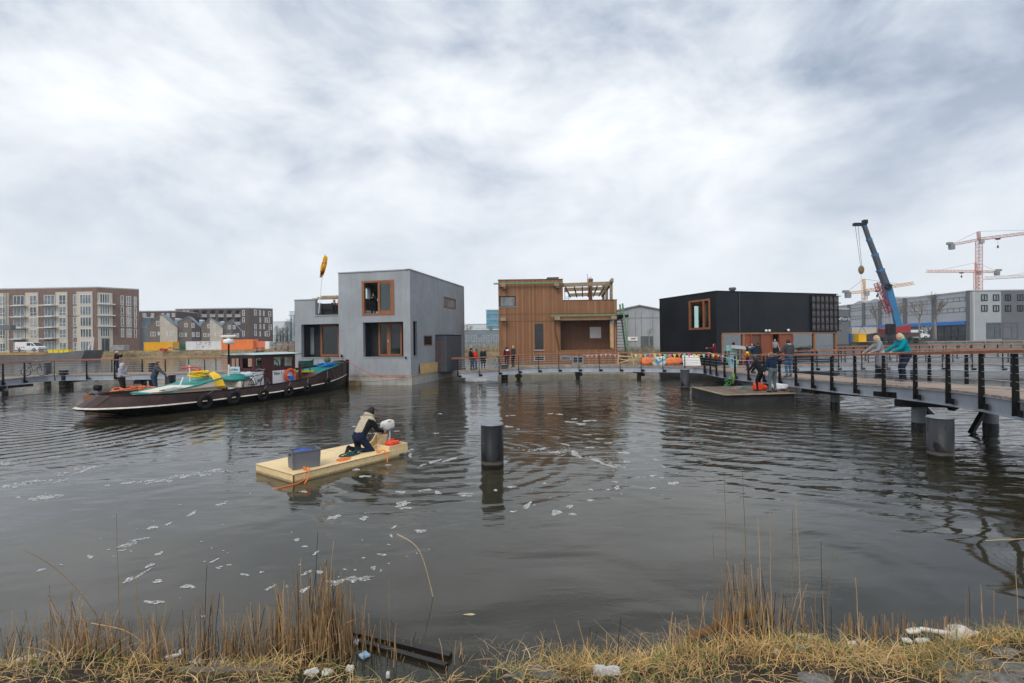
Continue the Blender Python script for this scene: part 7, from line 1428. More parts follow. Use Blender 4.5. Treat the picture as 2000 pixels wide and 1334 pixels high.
m=MB(); q=random.Random(19); blades(m,[(W(px,672,0).x*0+G(px,670,74).x,74+q.uniform(-3,3),.3) for px in [q.uniform(1205,1292) for _ in range(260)]],5,1.0,2.4,.07,.6,3,q,.5); tag(m.build('bank_scrub',M('scrub',(.22,.19,.13),.9,0,.4,.8,isl=.3)),'brown scrub growing in front of the grey shed','scrub',kind='stuff')
m=MB(); xs_=[14+i*.8 for i in range(30)]; m.grid([[(x,yy+math.sin(x*1.3)*.4,z+q.uniform(-.1,.15)) for x in xs_] for yy,z in ((70,-.3),(70.8,.3),(72,.8),(75,1.1),(79.5,1.3))]); tag(m.build('bank',grass_far,smooth=True),kind='structure')
m=MB(); m.prism([(14,79),(38,79),(60,115),(20,115)],.3,1.33); tag(m.build('ground',soil_far),kind='structure')
# ======================= right hand buildings =======================
D1=131.0; c1_=G(1895,640,D1); c0_=G(1560,640,215); fu=Vector((c0_.x-c1_.x,c0_.y-c1_.y)).normalized(); FI=Face((c1_.x,c1_.y),fu,(-fu.y,fu.x)); sI=(Vector((c0_.x,c0_.y))-FI.O).length
sb=thing('office_building','long pale office and works building with ribbon windows and a blue band','building',(c1_.x-10,c1_.y+20,GZ)); zt=FI.hit(1893,569.5)[1]; silver=M('silver_cladding',(.36,.385,.42),.55,.1,.08,.4,.1,3,.4); dkp=M('pilaster_grey',(.10,.11,.13),.6)
zr=lambda y: FI.hit(1893,y)[1]
m=MB(); m.fbox(FI,1.0,sI,GZ,zt,-20,0); m.fbox(FI,.02,1.0,GZ,zt-.02,-.5,.01); m.build('wall',silver,sb); m=MB(); m.fbox(FI,1.0,sI,zt+.01,zt+.3,-20,.2); m.build('roof_edge',M('zinc_roof'),sb)
pil=[FI.hit(x,620)[0] for x in (1895,1829,1771.5,1722,1690,1661)]
m=MB()
for a in pil: m.fbox(FI,a,a+1.3 if a>1 else a+.9,GZ,zt+.3,0,.35)
build_each(m,'pilaster',dkp,sb)
for (y0,y1) in ((578.5,587),(599.5,608.5)):
    for a,b_ in zip(pil,pil[1:]): window(FI,(a+1.4,b_-.1,zr(y1),zr(y0)),sb,dkp,M('ribbon_glass') if 'ribbon_glass' in MC else glass_dark('ribbon_glass',(.035,.042,.05),.12,.4),.14,(.2,.4,.6,.8) ,(),.05,.12,'ribbon_window')
m=MB(); m.fbox(FI,1.2,sI*.99,zr(633.5),zr(626.5),.02,.45); m.build('blue_band',M('band_blue',(.01,.16,.50),.45),sb)
for a,b_ in zip(pil[:3],pil[1:4]): window(FI,(a+1.4,b_-.2,GZ+.3,zr(634)),sb,steel_black,MC['ribbon_glass'],.16,(.25,.5,.75),(.3,.6),.08,.15,'glazed_door')
a=FI.hit(1813,650)[0]; m=MB(); m.fbox(FI,a-1.6,a+6,GZ+.2,zr(634),.1,.2); m.build('sign_panel',M('sign_dark',(.05,.055,.06),.6),sb)
wl_=M('letter_white',(.60,.62,.64),.6); ud_=(-FI.u.x,-FI.u.y,0)
for tx,px,py in (('NEW',1813.5,641.5),('E',1811.5,650.5)): a,z=FI.hit(px,py); text_mesh(tx,2.0,wl_,'lettering',sb,FI.pt(a,z,.22),ud_,(0,0,1),.03)
# sawtooth roof lights
m=MB()
for px,py,w_ in ((1662,588,7),(1691,584,8),(1722.5,580,9)):
    a,z=FI.hit(px,py); m.xprism([FI.pt(a-w_,zt,-3),FI.pt(a+w_*.9,zt,-3),FI.pt(a,z-.0,-3)],Vector((-FI.n.x*8,-FI.n.y*8,0)))
m.build('roof_gable',M('gable_pale',(.34,.36,.39),.7),sb)
F_=Face(G(1580,660,118)[:2],(1,0)); a=F_.hit(1637,660)[0]; b_=F_.hit(1657.5,660)[0]; t=bld('dark_block','dark grey box building with a name sign right beside the black house','building',F_,0,10,M('dark_panel',(.13,.14,.155),.6),GZ,H+(hy(1650)-603)*118/FPX,a-4,b_,M('zinc_roof'))
r_=F_.rect(1635.5,618,1655.5,628); m=MB(); m.fbox(F_,*r_,.02,.1); m.build('name_sign',M('sign_navy',(.05,.07,.10),.5),t); text_mesh('■ Floris'.replace('■','.'),1.15,wl_,'lettering',t,F_.pt((r_[0]+r_[1])/2+.3,(r_[2]+r_[3])/2,.105),(1,0,0),(0,0,1),.02); m=MB(); m.fbox(F_,r_[0]+.15,r_[0]+.5,(r_[2]+r_[3])/2-.2,(r_[2]+r_[3])/2+.2,.1,.12); m.build('logo_square',wl_,t)
F_=Face((c1_.x+.3,130.6),(1,-.02)); z1=F_.hit(1902,568.8)[1]; b_=F_.hit(1956,640)[0]; e_=F_.hit(2300,640)[0]
t=thing('apartment_building','light and dark grey block at the far right edge','building',tuple(F_.pt(b_,GZ,-6))); m=MB(); m.fbox(F_,0,b_,GZ,z1,-8,0); m.build('light_wall',M('light_grey_render',(.36,.385,.41),.8,0,.06,.4),t); m=MB(); m.fbox(F_,b_+.003,e_,GZ,z1+.03,-14,.05); m.build('dark_wall',M('mid_grey_render',(.13,.14,.155),.8,0,.08,.4),t)
m=MB(); m.fbox(F_,-.1,e_,z1+.04,z1+.3,-14,.15); m.build('roof_edge',M('zinc_roof'),t); m=MB(); m.fbox(F_,.3,.42,GZ,z1-.1,.01,.12); m.build('downpipe',wf_m,t)
for x0 in (1916,1939,1962,1986,2010,2034):
    for y0,y1 in ((575,587.5),(596,608.5)): r_=F_.rect(x0,y0,x0+12,y1); window(F_,r_,t,steel_black,pane_l,.2,(.5,),(),.14,.2)
for x0,x1 in ((1926,1955),(1957.5,1988)): window(F_,F_.rect(x0,630,x1,662),t,dkp,far_pane,.3,(.6,),(.75,),.12,.2,'shopfront')
# site things on the quay
container('cream shipping container on the quay behind the yellow bin',1664,1712,637,650,121,(.55,.50,.42)); container('blue shipping container under the cream one on the quay',1660,1676,650,667,119,(.02,.14,.40),rib=8)
container('dark container on the quay under the cream one',1693,1725,651,665,120.5,(.06,.06,.065),rib=12)
t=container('yellow open bin with lifting chains on the quay',1677,1692,650,666,117,(.85,.48,.01),'bin',0,5)[0]
m=MB(); p=G(1684,637,117.5)
for x in (1677.5,1691.5): m.tube([G(x,650,117.5),p],.05,4)
m.build('chain',steel_black,t)
van('white works van with yellow and dark stripes parked on the quay',1769,1817,662.5,122,1,white_m,1,M('stripe_yellow',(.75,.5,.02),.5))
# mobile crane
D2=121.0; b0=G(1745,655,D2); mc=thing('mobile_crane','dark blue telescopic mobile crane with a red carrier on the quay','crane',(b0.x,b0.y,GZ)); cb=M('crane_blue',(.02,.17,.36),.45,0,.1,.5); cbd=M('crane_dark_blue',(.05,.07,.10),.5,0,.1,.5); cr_=M('crane_red',(.30,.03,.035),.5)
P_=[(1753,640),(1731,558),(1719,527),(1708.5,496.5),(1697,467),(1687.5,439)]; ws=[1.55,1.2,1.0,.85,.75,.7]
pts=[G(x,y,D2) for x,y in P_]
for i in range(5):
    m=MB(); m.beam(pts[i],pts[i+1],ws[i]*1.02,ws[i],(0,1,0)); sec=m.build('boom_section',cb if i==0 else cbd,mc); m=MB(); d=(pts[i+1]-pts[i]).normalized(); m.beam(pts[i+1]-d*.4,pts[i+1]+d*.1,ws[i]*1.14,ws[i]*1.14,(0,1,0)); m.build('boom_collar',cb,sec)
    if i: 
        s_=Vector((d.z,0,-d.x)); m=MB(); off_=s_*(ws[i]*.52)+Vector((0,-ws[i]*.3,0)); m.beam(pts[i]+off_*.9,pts[i+1]+off_*.9,ws[i]*.35,.05,(s_.x,0,s_.z)); m.build('boom_stripe',M('boom_label',(.30,.42,.55),.5),sec)
m=MB(); m.box(pts[5]+Vector((-1.1,0,.1)),(3.0,.9,.7)); m.box(pts[5]+Vector((.2,0,.7)),(1.0,.9,1.0)); m.build('boom_head',steel_black,mc)
hd_=pts[5]+Vector((-2.2,0,-.2)); hk=G(1682,527,D2); m=MB(); m.tube([hd_,hk+Vector((-.15,0,1))],.05,4); m.tube([hd_+Vector((.7,0,0)),hk+Vector((.15,0,1))],.05,4); m.build('hoist_rope',steel_black,mc)
m=MB(); m.ell(hk,(.75,.4,1.1),12,8); hb_=m.build('hook_block',M('hook_ochre',(.16,.11,.05),.5),mc,smooth=True); m=MB(); m.tube([hk+Vector((0,0,-1)),G(1682.6,570,D2)],.05,4); m.build('sling',M('stripe_yellow'),hb_)
m=MB(); m.torus(G(1734.5,560,D2-1.2),.6,.3,(0,1,0),20,8); m.build('winch_drum',steel_black,mc,smooth=True)
m=MB(); lattice(m,G(1713,553,D2-1.5),G(1738,612,D2-1.5),1.0,9,.1); m.build('folded_jib',cr_,mc)
m=MB(); m.tube([G(1742,634,D2),G(1737,598,D2)],.35,10); m.build('luffing_cylinder',galv,mc)
m=MB(); r0=G(1720,651,D2); r1=G(1770,634,D2); m.hexa([(r0.x,D2-1.4,r0.z),(r1.x,D2-1.4,r0.z),(r1.x,D2+1.4,r0.z),(r0.x,D2+1.4,r0.z),(r0.x,D2-1.4,r1.z-1),(r1.x,D2-1.4,r1.z),(r1.x,D2+1.4,r1.z),(r0.x,D2+1.4,r1.z-1)]); m.build('slewing_body',cr_,mc,bevel=.05); m=MB(); m.box(G(1739,642,D2-1.8),(2.0,1,2.4)); m.build('cab',steel_black,mc,bevel=.1)
m=MB(); r0=G(1706,662,D2); r1=G(1788,651,D2); m.box(((r0.x+r1.x)/2,D2,(r0.z+r1.z)/2+.3),(r1.x-r0.x,2.4,1.1)); m.build('carrier',M('carrier_dark',(.07,.05,.05),.5,0,.4,.5),mc,bevel=.05)
for i in range(5): m=MB(); m.torus((r0.x+1.2+i*2.1,D2-1.2,GZ+.65),.42,.2,(0,1,0),18,8); m.build('wheel',rubber,mc,smooth=True)
# tower cranes
def tower_crane(label,D,mast,jib,cjib,apex,c,mw=1.9,jw=1.3,cab=None,hook=None,nj=26,tie=None):
    mx,my0,my1=mast; b_=G(mx,my1,D); t=thing('tower_crane',label,'crane',(b_.x,b_.y,GZ)); mt=M('crane_hazed_%d'%int(D),c,.6,0,.15,.3)  # crane colour paled: fading by distance haze is put into it
    top=G(mx,my0,D); m=MB(); lattice(m,(b_.x,b_.y,GZ),top,mw,int((top.z-GZ)/mw/.9),.16); m.build('mast',mt,t)
    m=MB(); lattice(m,top+Vector((0,0,mw*.4)),G(jib[0],jib[1],D),jw,nj,.13,True); m.build('jib',mt,t)
    m=MB(); lattice(m,top+Vector((0,0,mw*.3)),G(cjib[0],cjib[1],D),jw*.8,8,.13); m.build('counter_jib',mt,t)
    ap=G(apex[0],apex[1],D); m=MB(); lattice(m,top+Vector((0,0,.5)),ap,mw*.5,6,.14); m.build('apex',mt,t)
    m=MB(); cj=G(cjib[0],cjib[1],D); m.tube([ap,cj],.07,3); m.tube([ap,G(jib[0],jib[1],D).lerp(top,.25)+Vector((0,0,jw*.5))],.07,3); m.build('tie_rod',steel_black,t)
    sg=1 if cj.x<top.x else -1; m=MB(); m.box(cj+Vector((sg*1.5,0,-.8)),(2.2,1.6,2.6)); m.box(cj+Vector((sg*.5,0,1.0)),(2.6,1.4,1.2)); m.build('counterweight',galv_dark,t); m=MB(); m.box(top+Vector((sg*-.2+.6,-mw*.5,-.6)),(1.8,1.5,2.2)); m.build('cab',pane_l,t)
    if hook: 
        hp_=G(hook[0],hook[1],D); m=MB(); jy=top.lerp(G(jib[0],jib[1],D),(hook[0]-mx)/(jib[0]-mx)); m.box(jy+Vector((0,0,-.5)),(1.6,1.2,.8)); m.tube([jy,hp_],.05,3); m.ell(hp_,(.5,.3,.8),8,6); m.build('trolley_hook',steel_black,t)
    return t
tower_crane('red and white tower crane whose jib rises to the right out of the picture',250,(1912,470,640),(2090,444.5),(1853,479.5),(1911,452),(.44,.16,.12),1.9,1.3,hook=(1949,482))
tower_crane('pale orange tower crane with a level jib pointing left behind the red one',290,(1906.5,532,640),(1809.5,529.5),(1952,531),(1906,513),(.62,.34,.22),1.7,1.3,hook=(1878,540))
tower_crane('yellow and pale red tower crane behind the blue mobile crane',235,(1688.5,571,600),(1784,553),(1650,573.5),(1687,545),(.62,.36,.14),1.6,1.4,hook=(1713,578))
tower_crane('white lattice crane jib entering from the right edge below the other jibs',300,(2120,535,640),(1922,543.5),(2160,532),(2118,505),(.50,.42,.38),2.0,1.6)
# ======================= haze =======================
HZ=True
if HZ:
    hm_,nt,b=new_mat('haze_air'); nt.nodes.remove(b); pv_=nt.nodes.new('ShaderNodeVolumePrincipled'); pv_.inputs['Color'].default_value=(.9,.94,1,1); pv_.inputs['Density'].default_value=.00035; pv_.inputs['Anisotropy'].default_value=.3; L(nt,pv_.outputs[0],nt.nodes['Material Output'].inputs['Volume'])
    m=MB(); m.box((0,324,49),(1500,800,102)); tag(m.build('haze',hm_),kind='stuff')

# ======================= near bank =======================
def edge(x): return 4.27+.13*min(1,max(0,(x-.3)/1.2))+.10*math.sin(x*1.3)+.07*math.sin(x*2.9+1)+(.22*min(1,max(0,(x-1.2)/1.5)))+(.10 if x<-1.5 else 0)
def gz(x,y):
    d=edge(x)-y
    if d<-.8: return -.5
    if d<0: return .55*d
    return .11*min(1,d/.12)+.17*min(1,max(0,(d-.1)/.9))+max(0,d-1.0)*.42 if d<4 else 1.5
soil,nt,b=new_mat('bank_soil'); tc=nt.nodes.new('ShaderNodeTexCoord'); n=noise(nt,tc.outputs['Object'],6,8,.7); L(nt,ramp(nt,n,[(.3,(.014,.010,.008)),(.5,(.04,.03,.022)),(.68,(.10,.08,.058))]),b.inputs['Base Color']); b.inputs['Roughness'].default_value=.95
bn=nt.nodes.new('ShaderNodeBump'); bn.inputs['Strength'].default_value=1; bn.inputs['Distance'].default_value=.04; L(nt,noise(nt,tc.outputs['Object'],18,6,.7),bn.inputs['Height']); L(nt,bn.outputs[0],b.inputs['Normal'])
q=random.Random(2); rows=[]
for j in range(100):
    y=-6+j*.115 if j<60 else .9+(j-60)*.118
    rows.append([(x,y+0,gz(x,y)+(q.uniform(-.018,.022) if gz(x,y)>0 else 0)) for x in [-9+i*.12 for i in range(151)]])
m=MB(); m.grid(rows); tag(m.build('near_bank',soil,smooth=True),kind='structure')
# cobbles embedded in the bank
stone_m=M('cobble',(.17,.165,.155),.9,0,.5,16,1,45,.2,.5,.2)
def Gd(px,py): # ray to bank surface
    d=ray(px,py); t=1.5
    for _ in range(400):
        p=CP+d*t
        if p.z<=max(gz(p.x,p.y),0): break
        t+=.01
    return p
cob=0
for i,(px,py,s_) in enumerate([(1858,1305,.13),(1895,1285,.12),(1935,1300,.13),(1965,1275,.11),(1985,1310,.14),(1915,1325,.12),(1045,1312,.12),(1010,1322,.10),(1072,1322,.11),(1955,1328,.13),(1590,1330,.12),(1880,1328,.11)]):
    p=Gd(px,py); m=MB(); sx_=q.uniform(.9,1.3); m.ell((p.x,p.y,gz(p.x,p.y)+.0),(s_*sx_,s_*.75,s_*.28),14,8,None,lambda d:1+.10*math.sin(5*d.x+i)+.08*math.sin(7*d.y+2*i)+.04*math.sin(19*d.x+i)*math.sin(17*d.y))
    o=m.build('cobblestone',stone_m,smooth=True); tag(o,'rounded grey paving stone half sunk in the bank soil at the bottom right' if px>1500 else 'rounded grey paving stone half sunk in the bank soil at the bottom middle','stone','paving stones in the bank')
# grass
straw=M('dry_grass',(.53,.345,.145),.85,0,.25,3,isl=.38); greeng=M('green_grass',(.15,.19,.055),.8,0,.3,3,isl=.35); reedm=M('reed_stem',(.38,.245,.12),.75,0,.3,3,isl=.55); reedd=M('reed_wet',(.045,.03,.018),.6,0,.3,3); pale=M('pale_straw',(.56,.42,.22),.8,0,.2,3,isl=.25)
m=MB(); q=random.Random(11)
for i in range(4200):
    x=q.uniform(-6,6); d=abs(q.gauss(.12,.30)); y=edge(x)-d; dens=.5+.5*math.sin(x*2.1)+.3*math.sin(x*5.3+1)
    if x>.6: dens+=.7
    if q.random()>dens*.75+.05 or (x<.3 and q.random()<.45): continue
    if x>4.05 and d>.25 : 
        if q.random()<.75: continue
    blades(m,[(x,y,gz(x,y))],5,.04,.13 if x<.3 else .15,.0075,1.6,4,q,.05,k=0 if q.random()<.75 else 1)
# broader leaves
for i in range(900):
    x=q.uniform(-5.5,5.5); d=abs(q.gauss(.15,.28)); y=edge(x)-d
    if x<.3 and q.random()<.6: continue
    if x>4.0 and d>.25: continue
    blades(m,[(x,y,gz(x,y))],3,.06,.17,.013,1.5,4,q,.05,k=q.choice((0,1,1,2)))
# hanging arching tussocks
for px,py,n_ in ((960,1290,60),(975,1300,50),(640,1290,60),(690,1300,60),(760,1290,60),(1100,1310,45),(1230,1285,70),(1300,1280,80),(1360,1270,80),(1450,1275,90),(1560,1295,80),(1650,1300,80),(1760,1300,90),(560,1310,50),(100,1310,40),(230,1315,35),(330,1320,35),(30,1320,45),(1030,1290,30),(860,1300,30),(1510,1300,60),(1850,1310,30),(1700,1310,60)):
    p=Gd(px,py); blades(m,[(p.x,p.y,gz(p.x,p.y))],n_,.10,.25,.008,1.9,5,q,.12,k=0 if q.random()<.7 else 2)
tag(m.build('grass',[straw,greeng,pale]),'dry straw and green grass tangled along the near bank','grass',kind='stuff')
# flattened straw and litter of stalks on the soil
m=MB()
for i in range(1100):
    x=q.uniform(-5.5,5.5); d=q.uniform(-.03,1.1); y=edge(x)-d; a=q.gauss(0,.7); l=q.uniform(.05,.28); z=gz(x,y)+q.uniform(.008,.05)
    m.tube([(x,y,z),(x+math.cos(a)*l*.5,y+math.sin(a)*l*.5,z+q.uniform(0,.03)),(x+math.cos(a)*l,y+math.sin(a)*l,z+q.uniform(-.01,.02))],q.uniform(.0012,.0026),3,cap=False)
tag(m.build('straw_litter',[straw]),'broken pale stalks lying flat all over the near bank','straw',kind='stuff')
# reeds
m=MB()
def reed(x,y,hh,lean=.12,r_=.004,q=q,kink=.07,k=None):
    z=max(gz(x,y),-.25); a=q.uniform(0,6.28); P=[]; n_=5; bend=q.uniform(0,lean)
    for i in range(n_+1):
        t=i/n_; P.append(Vector((x+math.cos(a)*bend*hh*t**1.6+q.uniform(-1,1)*.004,y+math.sin(a)*bend*hh*t**1.6,z+hh*t)))
    if q.random()<.12: k=1
    m.tube([P[0],P[1].lerp(P[0],.2)],[r_*1.2,r_*1.15],4,k=1,cap=False); m.tube([P[1].lerp(P[0],.2)]+P[1:],[r_*1.1]+[r_*(1.05-.5*i/n_) for i in range(n_)],4,k=0 if k is None else k,cap=False)
    if q.random()<kink:
        p=P[3]; d=Vector((q.uniform(-1,1),q.uniform(-.4,.4),q.uniform(-.5,.4))).normalized(); m.tube([p,p+d*hh*.16],[r_*.8,r_*.4],3,k=0,cap=False)
def clump(px,py,n_,sx,sy,h0,h1,lean=.22,r_=.004):
    p=W(px,py,.0)
    for _ in range(n_): x=p.x+q.gauss(0,sx); y=p.y+q.gauss(0,sy); t=math.exp(-((x-p.x)/(sx*1.6))**2); reed(x,y,(h0+(h1-h0)*q.random()**1.5)*(.55+.45*t),lean,r_)
clump(640,1268,150,.14,.13,.45,1.08,.16); clump(600,1265,90,.20,.12,.35,1.0,.2); clump(690,1275,45,.12,.1,.3,.8,.2); clump(548,1262,36,.06,.07,.4,.85,.06); clump(745,1275,18,.15,.08,.3,.62,.25)
for px,n_,h1,sx in [(a,int(b*1.35),c*1.2,d*1.3) for a,b,c,d in ((10,34,.45,.12),(70,26,.42,.12),(130,22,.5,.10),(150,24,.42,.08),(190,40,.36,.12),(225,20,.30,.08),(270,10,.5,.08),(310,34,.45,.07),(350,14,.34,.1),(400,26,.52,.08),(440,26,.42,.07),(480,30,.42,.08),(510,20,.4,.08),(870,24,.34,.09),(790,10,.45,.06),(1058,9,.28,.05),(1090,6,.26,.05),(1140,14,.28,.05),(1165,8,.3,.05),(1205,5,.36,.05),(1315,12,.42,.06),(1365,5,.40,.04))]:
    clump(px,1290 if px<520 or px>800 else 1280,int(n_*1.5) if px<520 else n_,sx,.10,.12,h1*(1.15 if px<520 else 1)*q.uniform(.85,1.2),.32)
clump(1455,1252,95,.18,.10,.3,.9,.14); clump(1520,1250,40,.14,.1,.25,.75,.2); clump(1580,1252,24,.12,.1,.2,.6,.2); clump(1420,1256,24,.08,.1,.3,.75,.12)
for px,py0,py1 in ((1400,1265,1045),(1422,1262,930),(1462,1262,905),(1488,1258,1010),(1507,1258,1000),(1548,1256,990),(1566,1256,975),(1607,1262,1055),(1615,1258,1065),(1400,1255,1180),(560,1262,1130),(612,1260,1005),(640,1265,1025),(590,1262,1060),(235,1310,1020),(272,1306,1125),(400,1290,1090),(762,1270,1090),(1678,1256,1112),(1895,1248,1140),(1920,1248,1138),(1943,1248,1150),(1990,1246,1115)):
    p=W(px,py0,0); D=p.y; reed(p.x,p.y,(py0-py1)*D/FPX*1.02,.07,.0036,q,.1)
for px in range(1640,1890,3):
    p=W(px+q.uniform(-2,2),1243+q.uniform(-6,8),0)
    for _ in range(3): reed(p.x+q.gauss(0,.02),p.y+q.gauss(0,.04),q.uniform(.10,.42) if px<1780 else q.uniform(.1,.3),.05,.0036)
for px in (1900,1925,1945,1965,1985,2000): clump(px,1244,4,.04,.05,.15,.5,.12)
# two long bent stems
for pix in ([(190/4+1,1075),(330/4,1092),(460/4,1115),(600/4,1150),(720/4,1188),(850/4,1245),(900/4,1290)],[(775,1043),(808,1060),(825,1085),(840,1140),(847,1172)],[(178/1,1217),(250,1230),(290,1266)],[(860,1040),(860,1040.5)]):
    if len(pix)<3: continue
    n_=len(pix); D0_=4.55 if pix[0][0]<700 else 5.55; P=[G(x,y,D0_+.10*i/n_) for i,(x,y) in enumerate(pix)]; m.tube(smooth_path(P,2),.0042,4,k=2 if pix[0][0]>700 else 0)
P=[G(1925,1056,6.3),G(1960,1054,6.3),G(2010,1052,6.3)]; m.tube(P,.006,4,k=2)
tag(m.build('reeds',[reedm,reedd,pale]),'dry brown reeds standing in the shallows along the near bank','reeds',kind='stuff')
# ======================= driftwood, beam and litter =======================
def log(label,pts,r_,mt,name='log'):
    m_=MB(); P=smooth_path(pts,2); m_.tube(P,[r_*(1-.35*i/(len(P)-1)) for i in range(len(P))],10); return tag(m_.build(name,mt,smooth=True),label,'log' if name=='log' else name)
log('brown rotting log sloping into the water at the foot of the tall right reeds',[W(1345,1245,.04),W(1400,1225,.09),W(1440,1207,.14),W(1475,1192,.16)],.045,M('rotten_wood',(.16,.085,.04),.85,0,.5,5,.5,20))
a=W(690,1236,.01); b_=W(880,1283,.02); m=MB(); m.beam(a,b_,.07,.06); m.beam(a+Vector((.02,-.13,0)),b_+Vector((-.02,-.13,-.01)),.05,.06); tag(m.build('sunken_beam',M('wet_black_wood',(.018,.014,.011),.35,0,.3,4)),'black waterlogged timber beam lying along the edge behind the reeds','beam')
p0=Gd(350,1322); p1=Gd(600,1316); m=MB(); m.beam((p0.x,p0.y,gz(p0.x,p0.y)+.03),(p1.x-.25,p1.y,gz(p1.x,p1.y)+.03),.07,.05); tag(m.build('board',M('grey_board',(.15,.12,.09),.85,0,.3,4,.3)),'grey brown board lying on the bank at the bottom left','board')
p0=Gd(1860,1322); p1=Gd(1990,1308)
def litter(name,label,cat,px,py,r,c,dz_=.02,kind_='lump',yaw_=0,seed=0):
    p=Gd(px,py); z=max(gz(p.x,p.y),0)+dz_; m_=MB(); s=seed+px
    if kind_=='lump': m_.ell((0,0,0),r,22,12,None,lambda d:1+.16*math.sin(5*d.x+s)+.12*math.sin(8*d.y+s)+.14*abs(math.sin(9*d.z+6*d.x+s))+.10*abs(math.sin(17*d.x-13*d.y+s)))
    elif kind_=='slab': m_.ell((0,0,0),r,16,8,None,lambda d:(1/max(abs(d.x)**5+abs(d.y)**5+abs(d.z)**5,1e-6)**.2)*(1+.06*math.sin(7*d.x+s)))
    elif kind_=='sheet':
        rows=[]
        for i in range(19):
            t=i/18*2-1; rows.append([(t*r[0],u_*r[1]*(1-.3*t*t),r[2]*(math.cos(t*2.2)+.25*math.sin(u_*4+s))+.012*math.sin(9*t+5*u_)) for u_ in [j/8*2-1 for j in range(9)]])
        m_.grid(rows)
    placed(m_,(p.x,p.y,z),yaw_); mt=M('litter_%s_%d_%d'%(kind_,px,py),c,.6 if kind_!='lump' else .8,0,.12,12,.2,40); o=m_.build(name,mt,smooth=(kind_!='lump'))
    if kind_=='sheet': k_=o.modifiers.new('s','SOLIDIFY'); k_.thickness=.006
    return tag(o,label,cat)
W8=(.60,.60,.57)
litter('foam_sheet','large curled white plastic sheet on the bank at the far right','sheet',1880,1248,(.17,.10,.055),W8,.04,'sheet',.15)
litter('foam_strip','long white polystyrene strip just left of the curled white sheet','strip',1828,1243,(.14,.022,.018),(.70,.68,.60),.05,'slab',-.35)
litter('foam_strip','white polystyrene strip arched over the grass, left end of the litter at the right','strip',1785,1241,(.085,.03,.018),(.68,.66,.58),.04,'slab',.2)
litter('cup','crushed cream cup to the right of the curled white sheet','cup',1912,1249,(.07,.035,.03),(.68,.62,.50),.03,'lump',-.4)
litter('foam_chunk','small white chunk under the polystyrene strip','litter',1800,1256,(.06,.03,.018),W8,.02,'slab',.1)
litter('foam_chunk','white chunk in the grass next to a turquoise scrap','litter',1772,1256,(.04,.03,.015),W8,.02,'slab',-.2)
litter('plastic_scrap','turquoise scrap in the grass on the right','scrap',1812,1254,(.02,.012,.012),(.05,.40,.55),.02)
litter('float','pale yellow leaf shaped float lying in the reeds','float',1584,1257,(.095,.035,.018),(.50,.45,.26),.05,'lump',-.55)
litter('plastic_wrapper','blue and white wrapper near the yellow float','wrapper',1562,1268,(.04,.02,.015),(.18,.42,.60),.02,'lump',-.3)
litter('foam_chunk','small white chunk on the straw near the middle right','litter',1516,1278,(.035,.022,.016),W8,.02,'slab',.5)
litter('foam_chunk','cream lump in the grass below the yellow float','litter',1665,1265,(.05,.03,.03),(.62,.60,.52),.02)
litter('foam_chunk','white round stone like lump at the bottom middle of the bank','litter',1186,1318,(.10,.055,.035),(.50,.52,.55),.02,'lump',-.1)
litter('foam_chunk','white crumpled pieces at the bottom, left of the middle','litter',610,1318,(.055,.035,.022),W8,.02)
litter('foam_chunk','second white crumpled piece at the bottom, right next to the first','litter',638,1319,(.04,.03,.022),W8,.02)
litter('foam_chunk','small cream lump half hidden in straw left of the middle','litter',683,1312,(.03,.03,.025),(.66,.58,.50),.02)
litter('paper_cup','small upright white cup at the bottom edge','cup',758,1326,(.018,.018,.028),W8,.03,'slab')
litter('plastic_bag','pale blue plastic bag piece in the reeds left of the middle','bag',712,1285,(.045,.03,.025),(.30,.48,.66),.02)
litter('paper','white paper ball in the dark water behind the reeds','paper',696,1262,(.022,.022,.022),W8,.03)
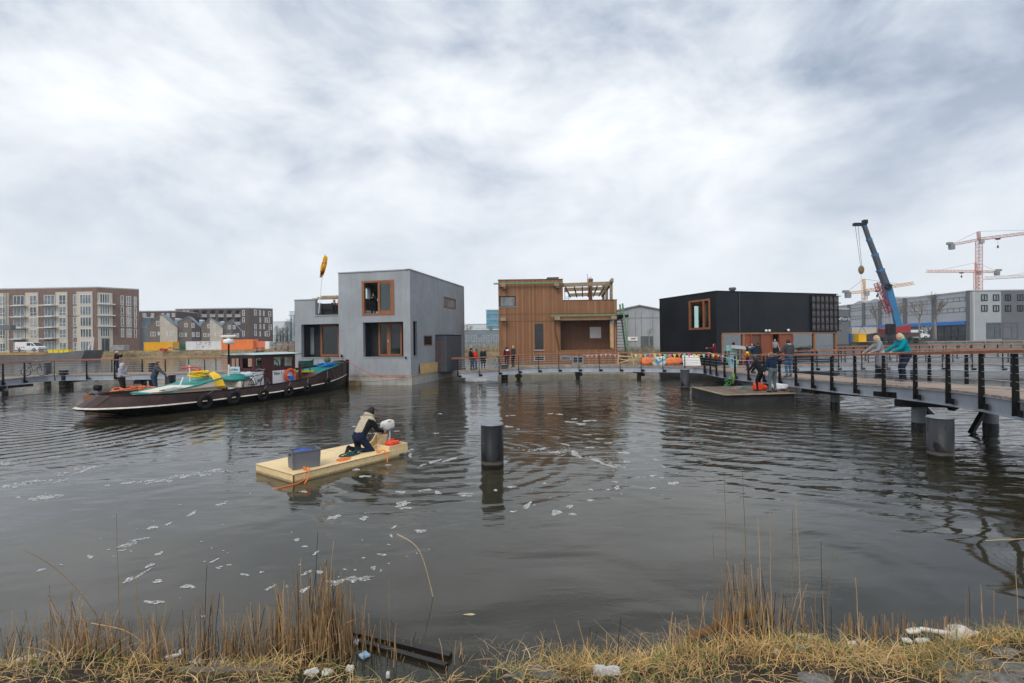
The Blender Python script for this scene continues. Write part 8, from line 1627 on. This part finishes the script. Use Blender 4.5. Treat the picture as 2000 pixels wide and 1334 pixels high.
litter('foam_chunk','white lump among the short reeds at the left','litter',118,1288,(.065,.035,.035),W8,.03)
litter('foam_chunk','white strip among the short reeds, far left','litter',52,1292,(.09,.03,.022),(.64,.60,.54),.02,'slab',.5)
litter('foam_chunk','white lump just right of the bigger one among the left reeds','litter',141,1286,(.03,.03,.03),W8,.03)
litter('foam_strip','thin white foam strip among the left reeds','strip',340,1288,(.07,.014,.014),(.70,.67,.62),.03,'slab',.35)
litter('foam_chunk','white knob at the end of the thin foam strip','litter',356,1284,(.025,.025,.03),W8,.04)
litter('plastic_bag','clear bluish bag between the left reeds','bag',385,1298,(.06,.03,.02),(.40,.45,.52),.02)
litter('floating_leaf','long yellowish leaf floating on the water in front','leaf',918,1201,(.055,.014,.004),(.52,.44,.26),.004,'lump')
litter('plastic_disc','orange cap at the right end of the bank','cap',1944,1256,(.022,.018,.016),(.70,.28,.03),.02)
for px,c,lab in ((1345,(.6,.25,.02),'small orange leaf scrap in the green and straw grass'),(1705,(.55,.22,.02),'orange brown scrap below the short reed stubs')):
    litter('leaf_scrap',lab,'leaf',px if px>1500 else 1210,1262 if px>1500 else 1297,(.02,.014,.006),c,.03)
# plastic bottle with blue label
p=Gd(428,1302); bt_=thing('plastic_bottle','clear plastic bottle with a blue label lying at the left edge of the bank','bottle',(p.x,p.y,gz(p.x,p.y)+.04))
m=MB(); z=gz(p.x,p.y)+.05; m.tube([(p.x-.09,p.y,z),(p.x-.08,p.y,z),(p.x+.07,p.y+.02,z+.01),(p.x+.11,p.y+.025,z+.01),(p.x+.14,p.y+.03,z+.01)],[.02,.033,.033,.014,.014],14); m.build('body',glass_dark('clear_plastic',(.22,.23,.24),.9,.2),bt_,smooth=True)
m=MB(); m.tube([(p.x-.05,p.y+.003,z+.001),(p.x+.0,p.y+.011,z+.005)],[.0345,.0345],14); m.build('label_band',M('label_blue',(.03,.16,.55),.5),bt_)
# bramble leaves and thin twigs
m=MB(); mleaf=M('bramble_leaf',(.05,.09,.03),.5,0,.2,6)
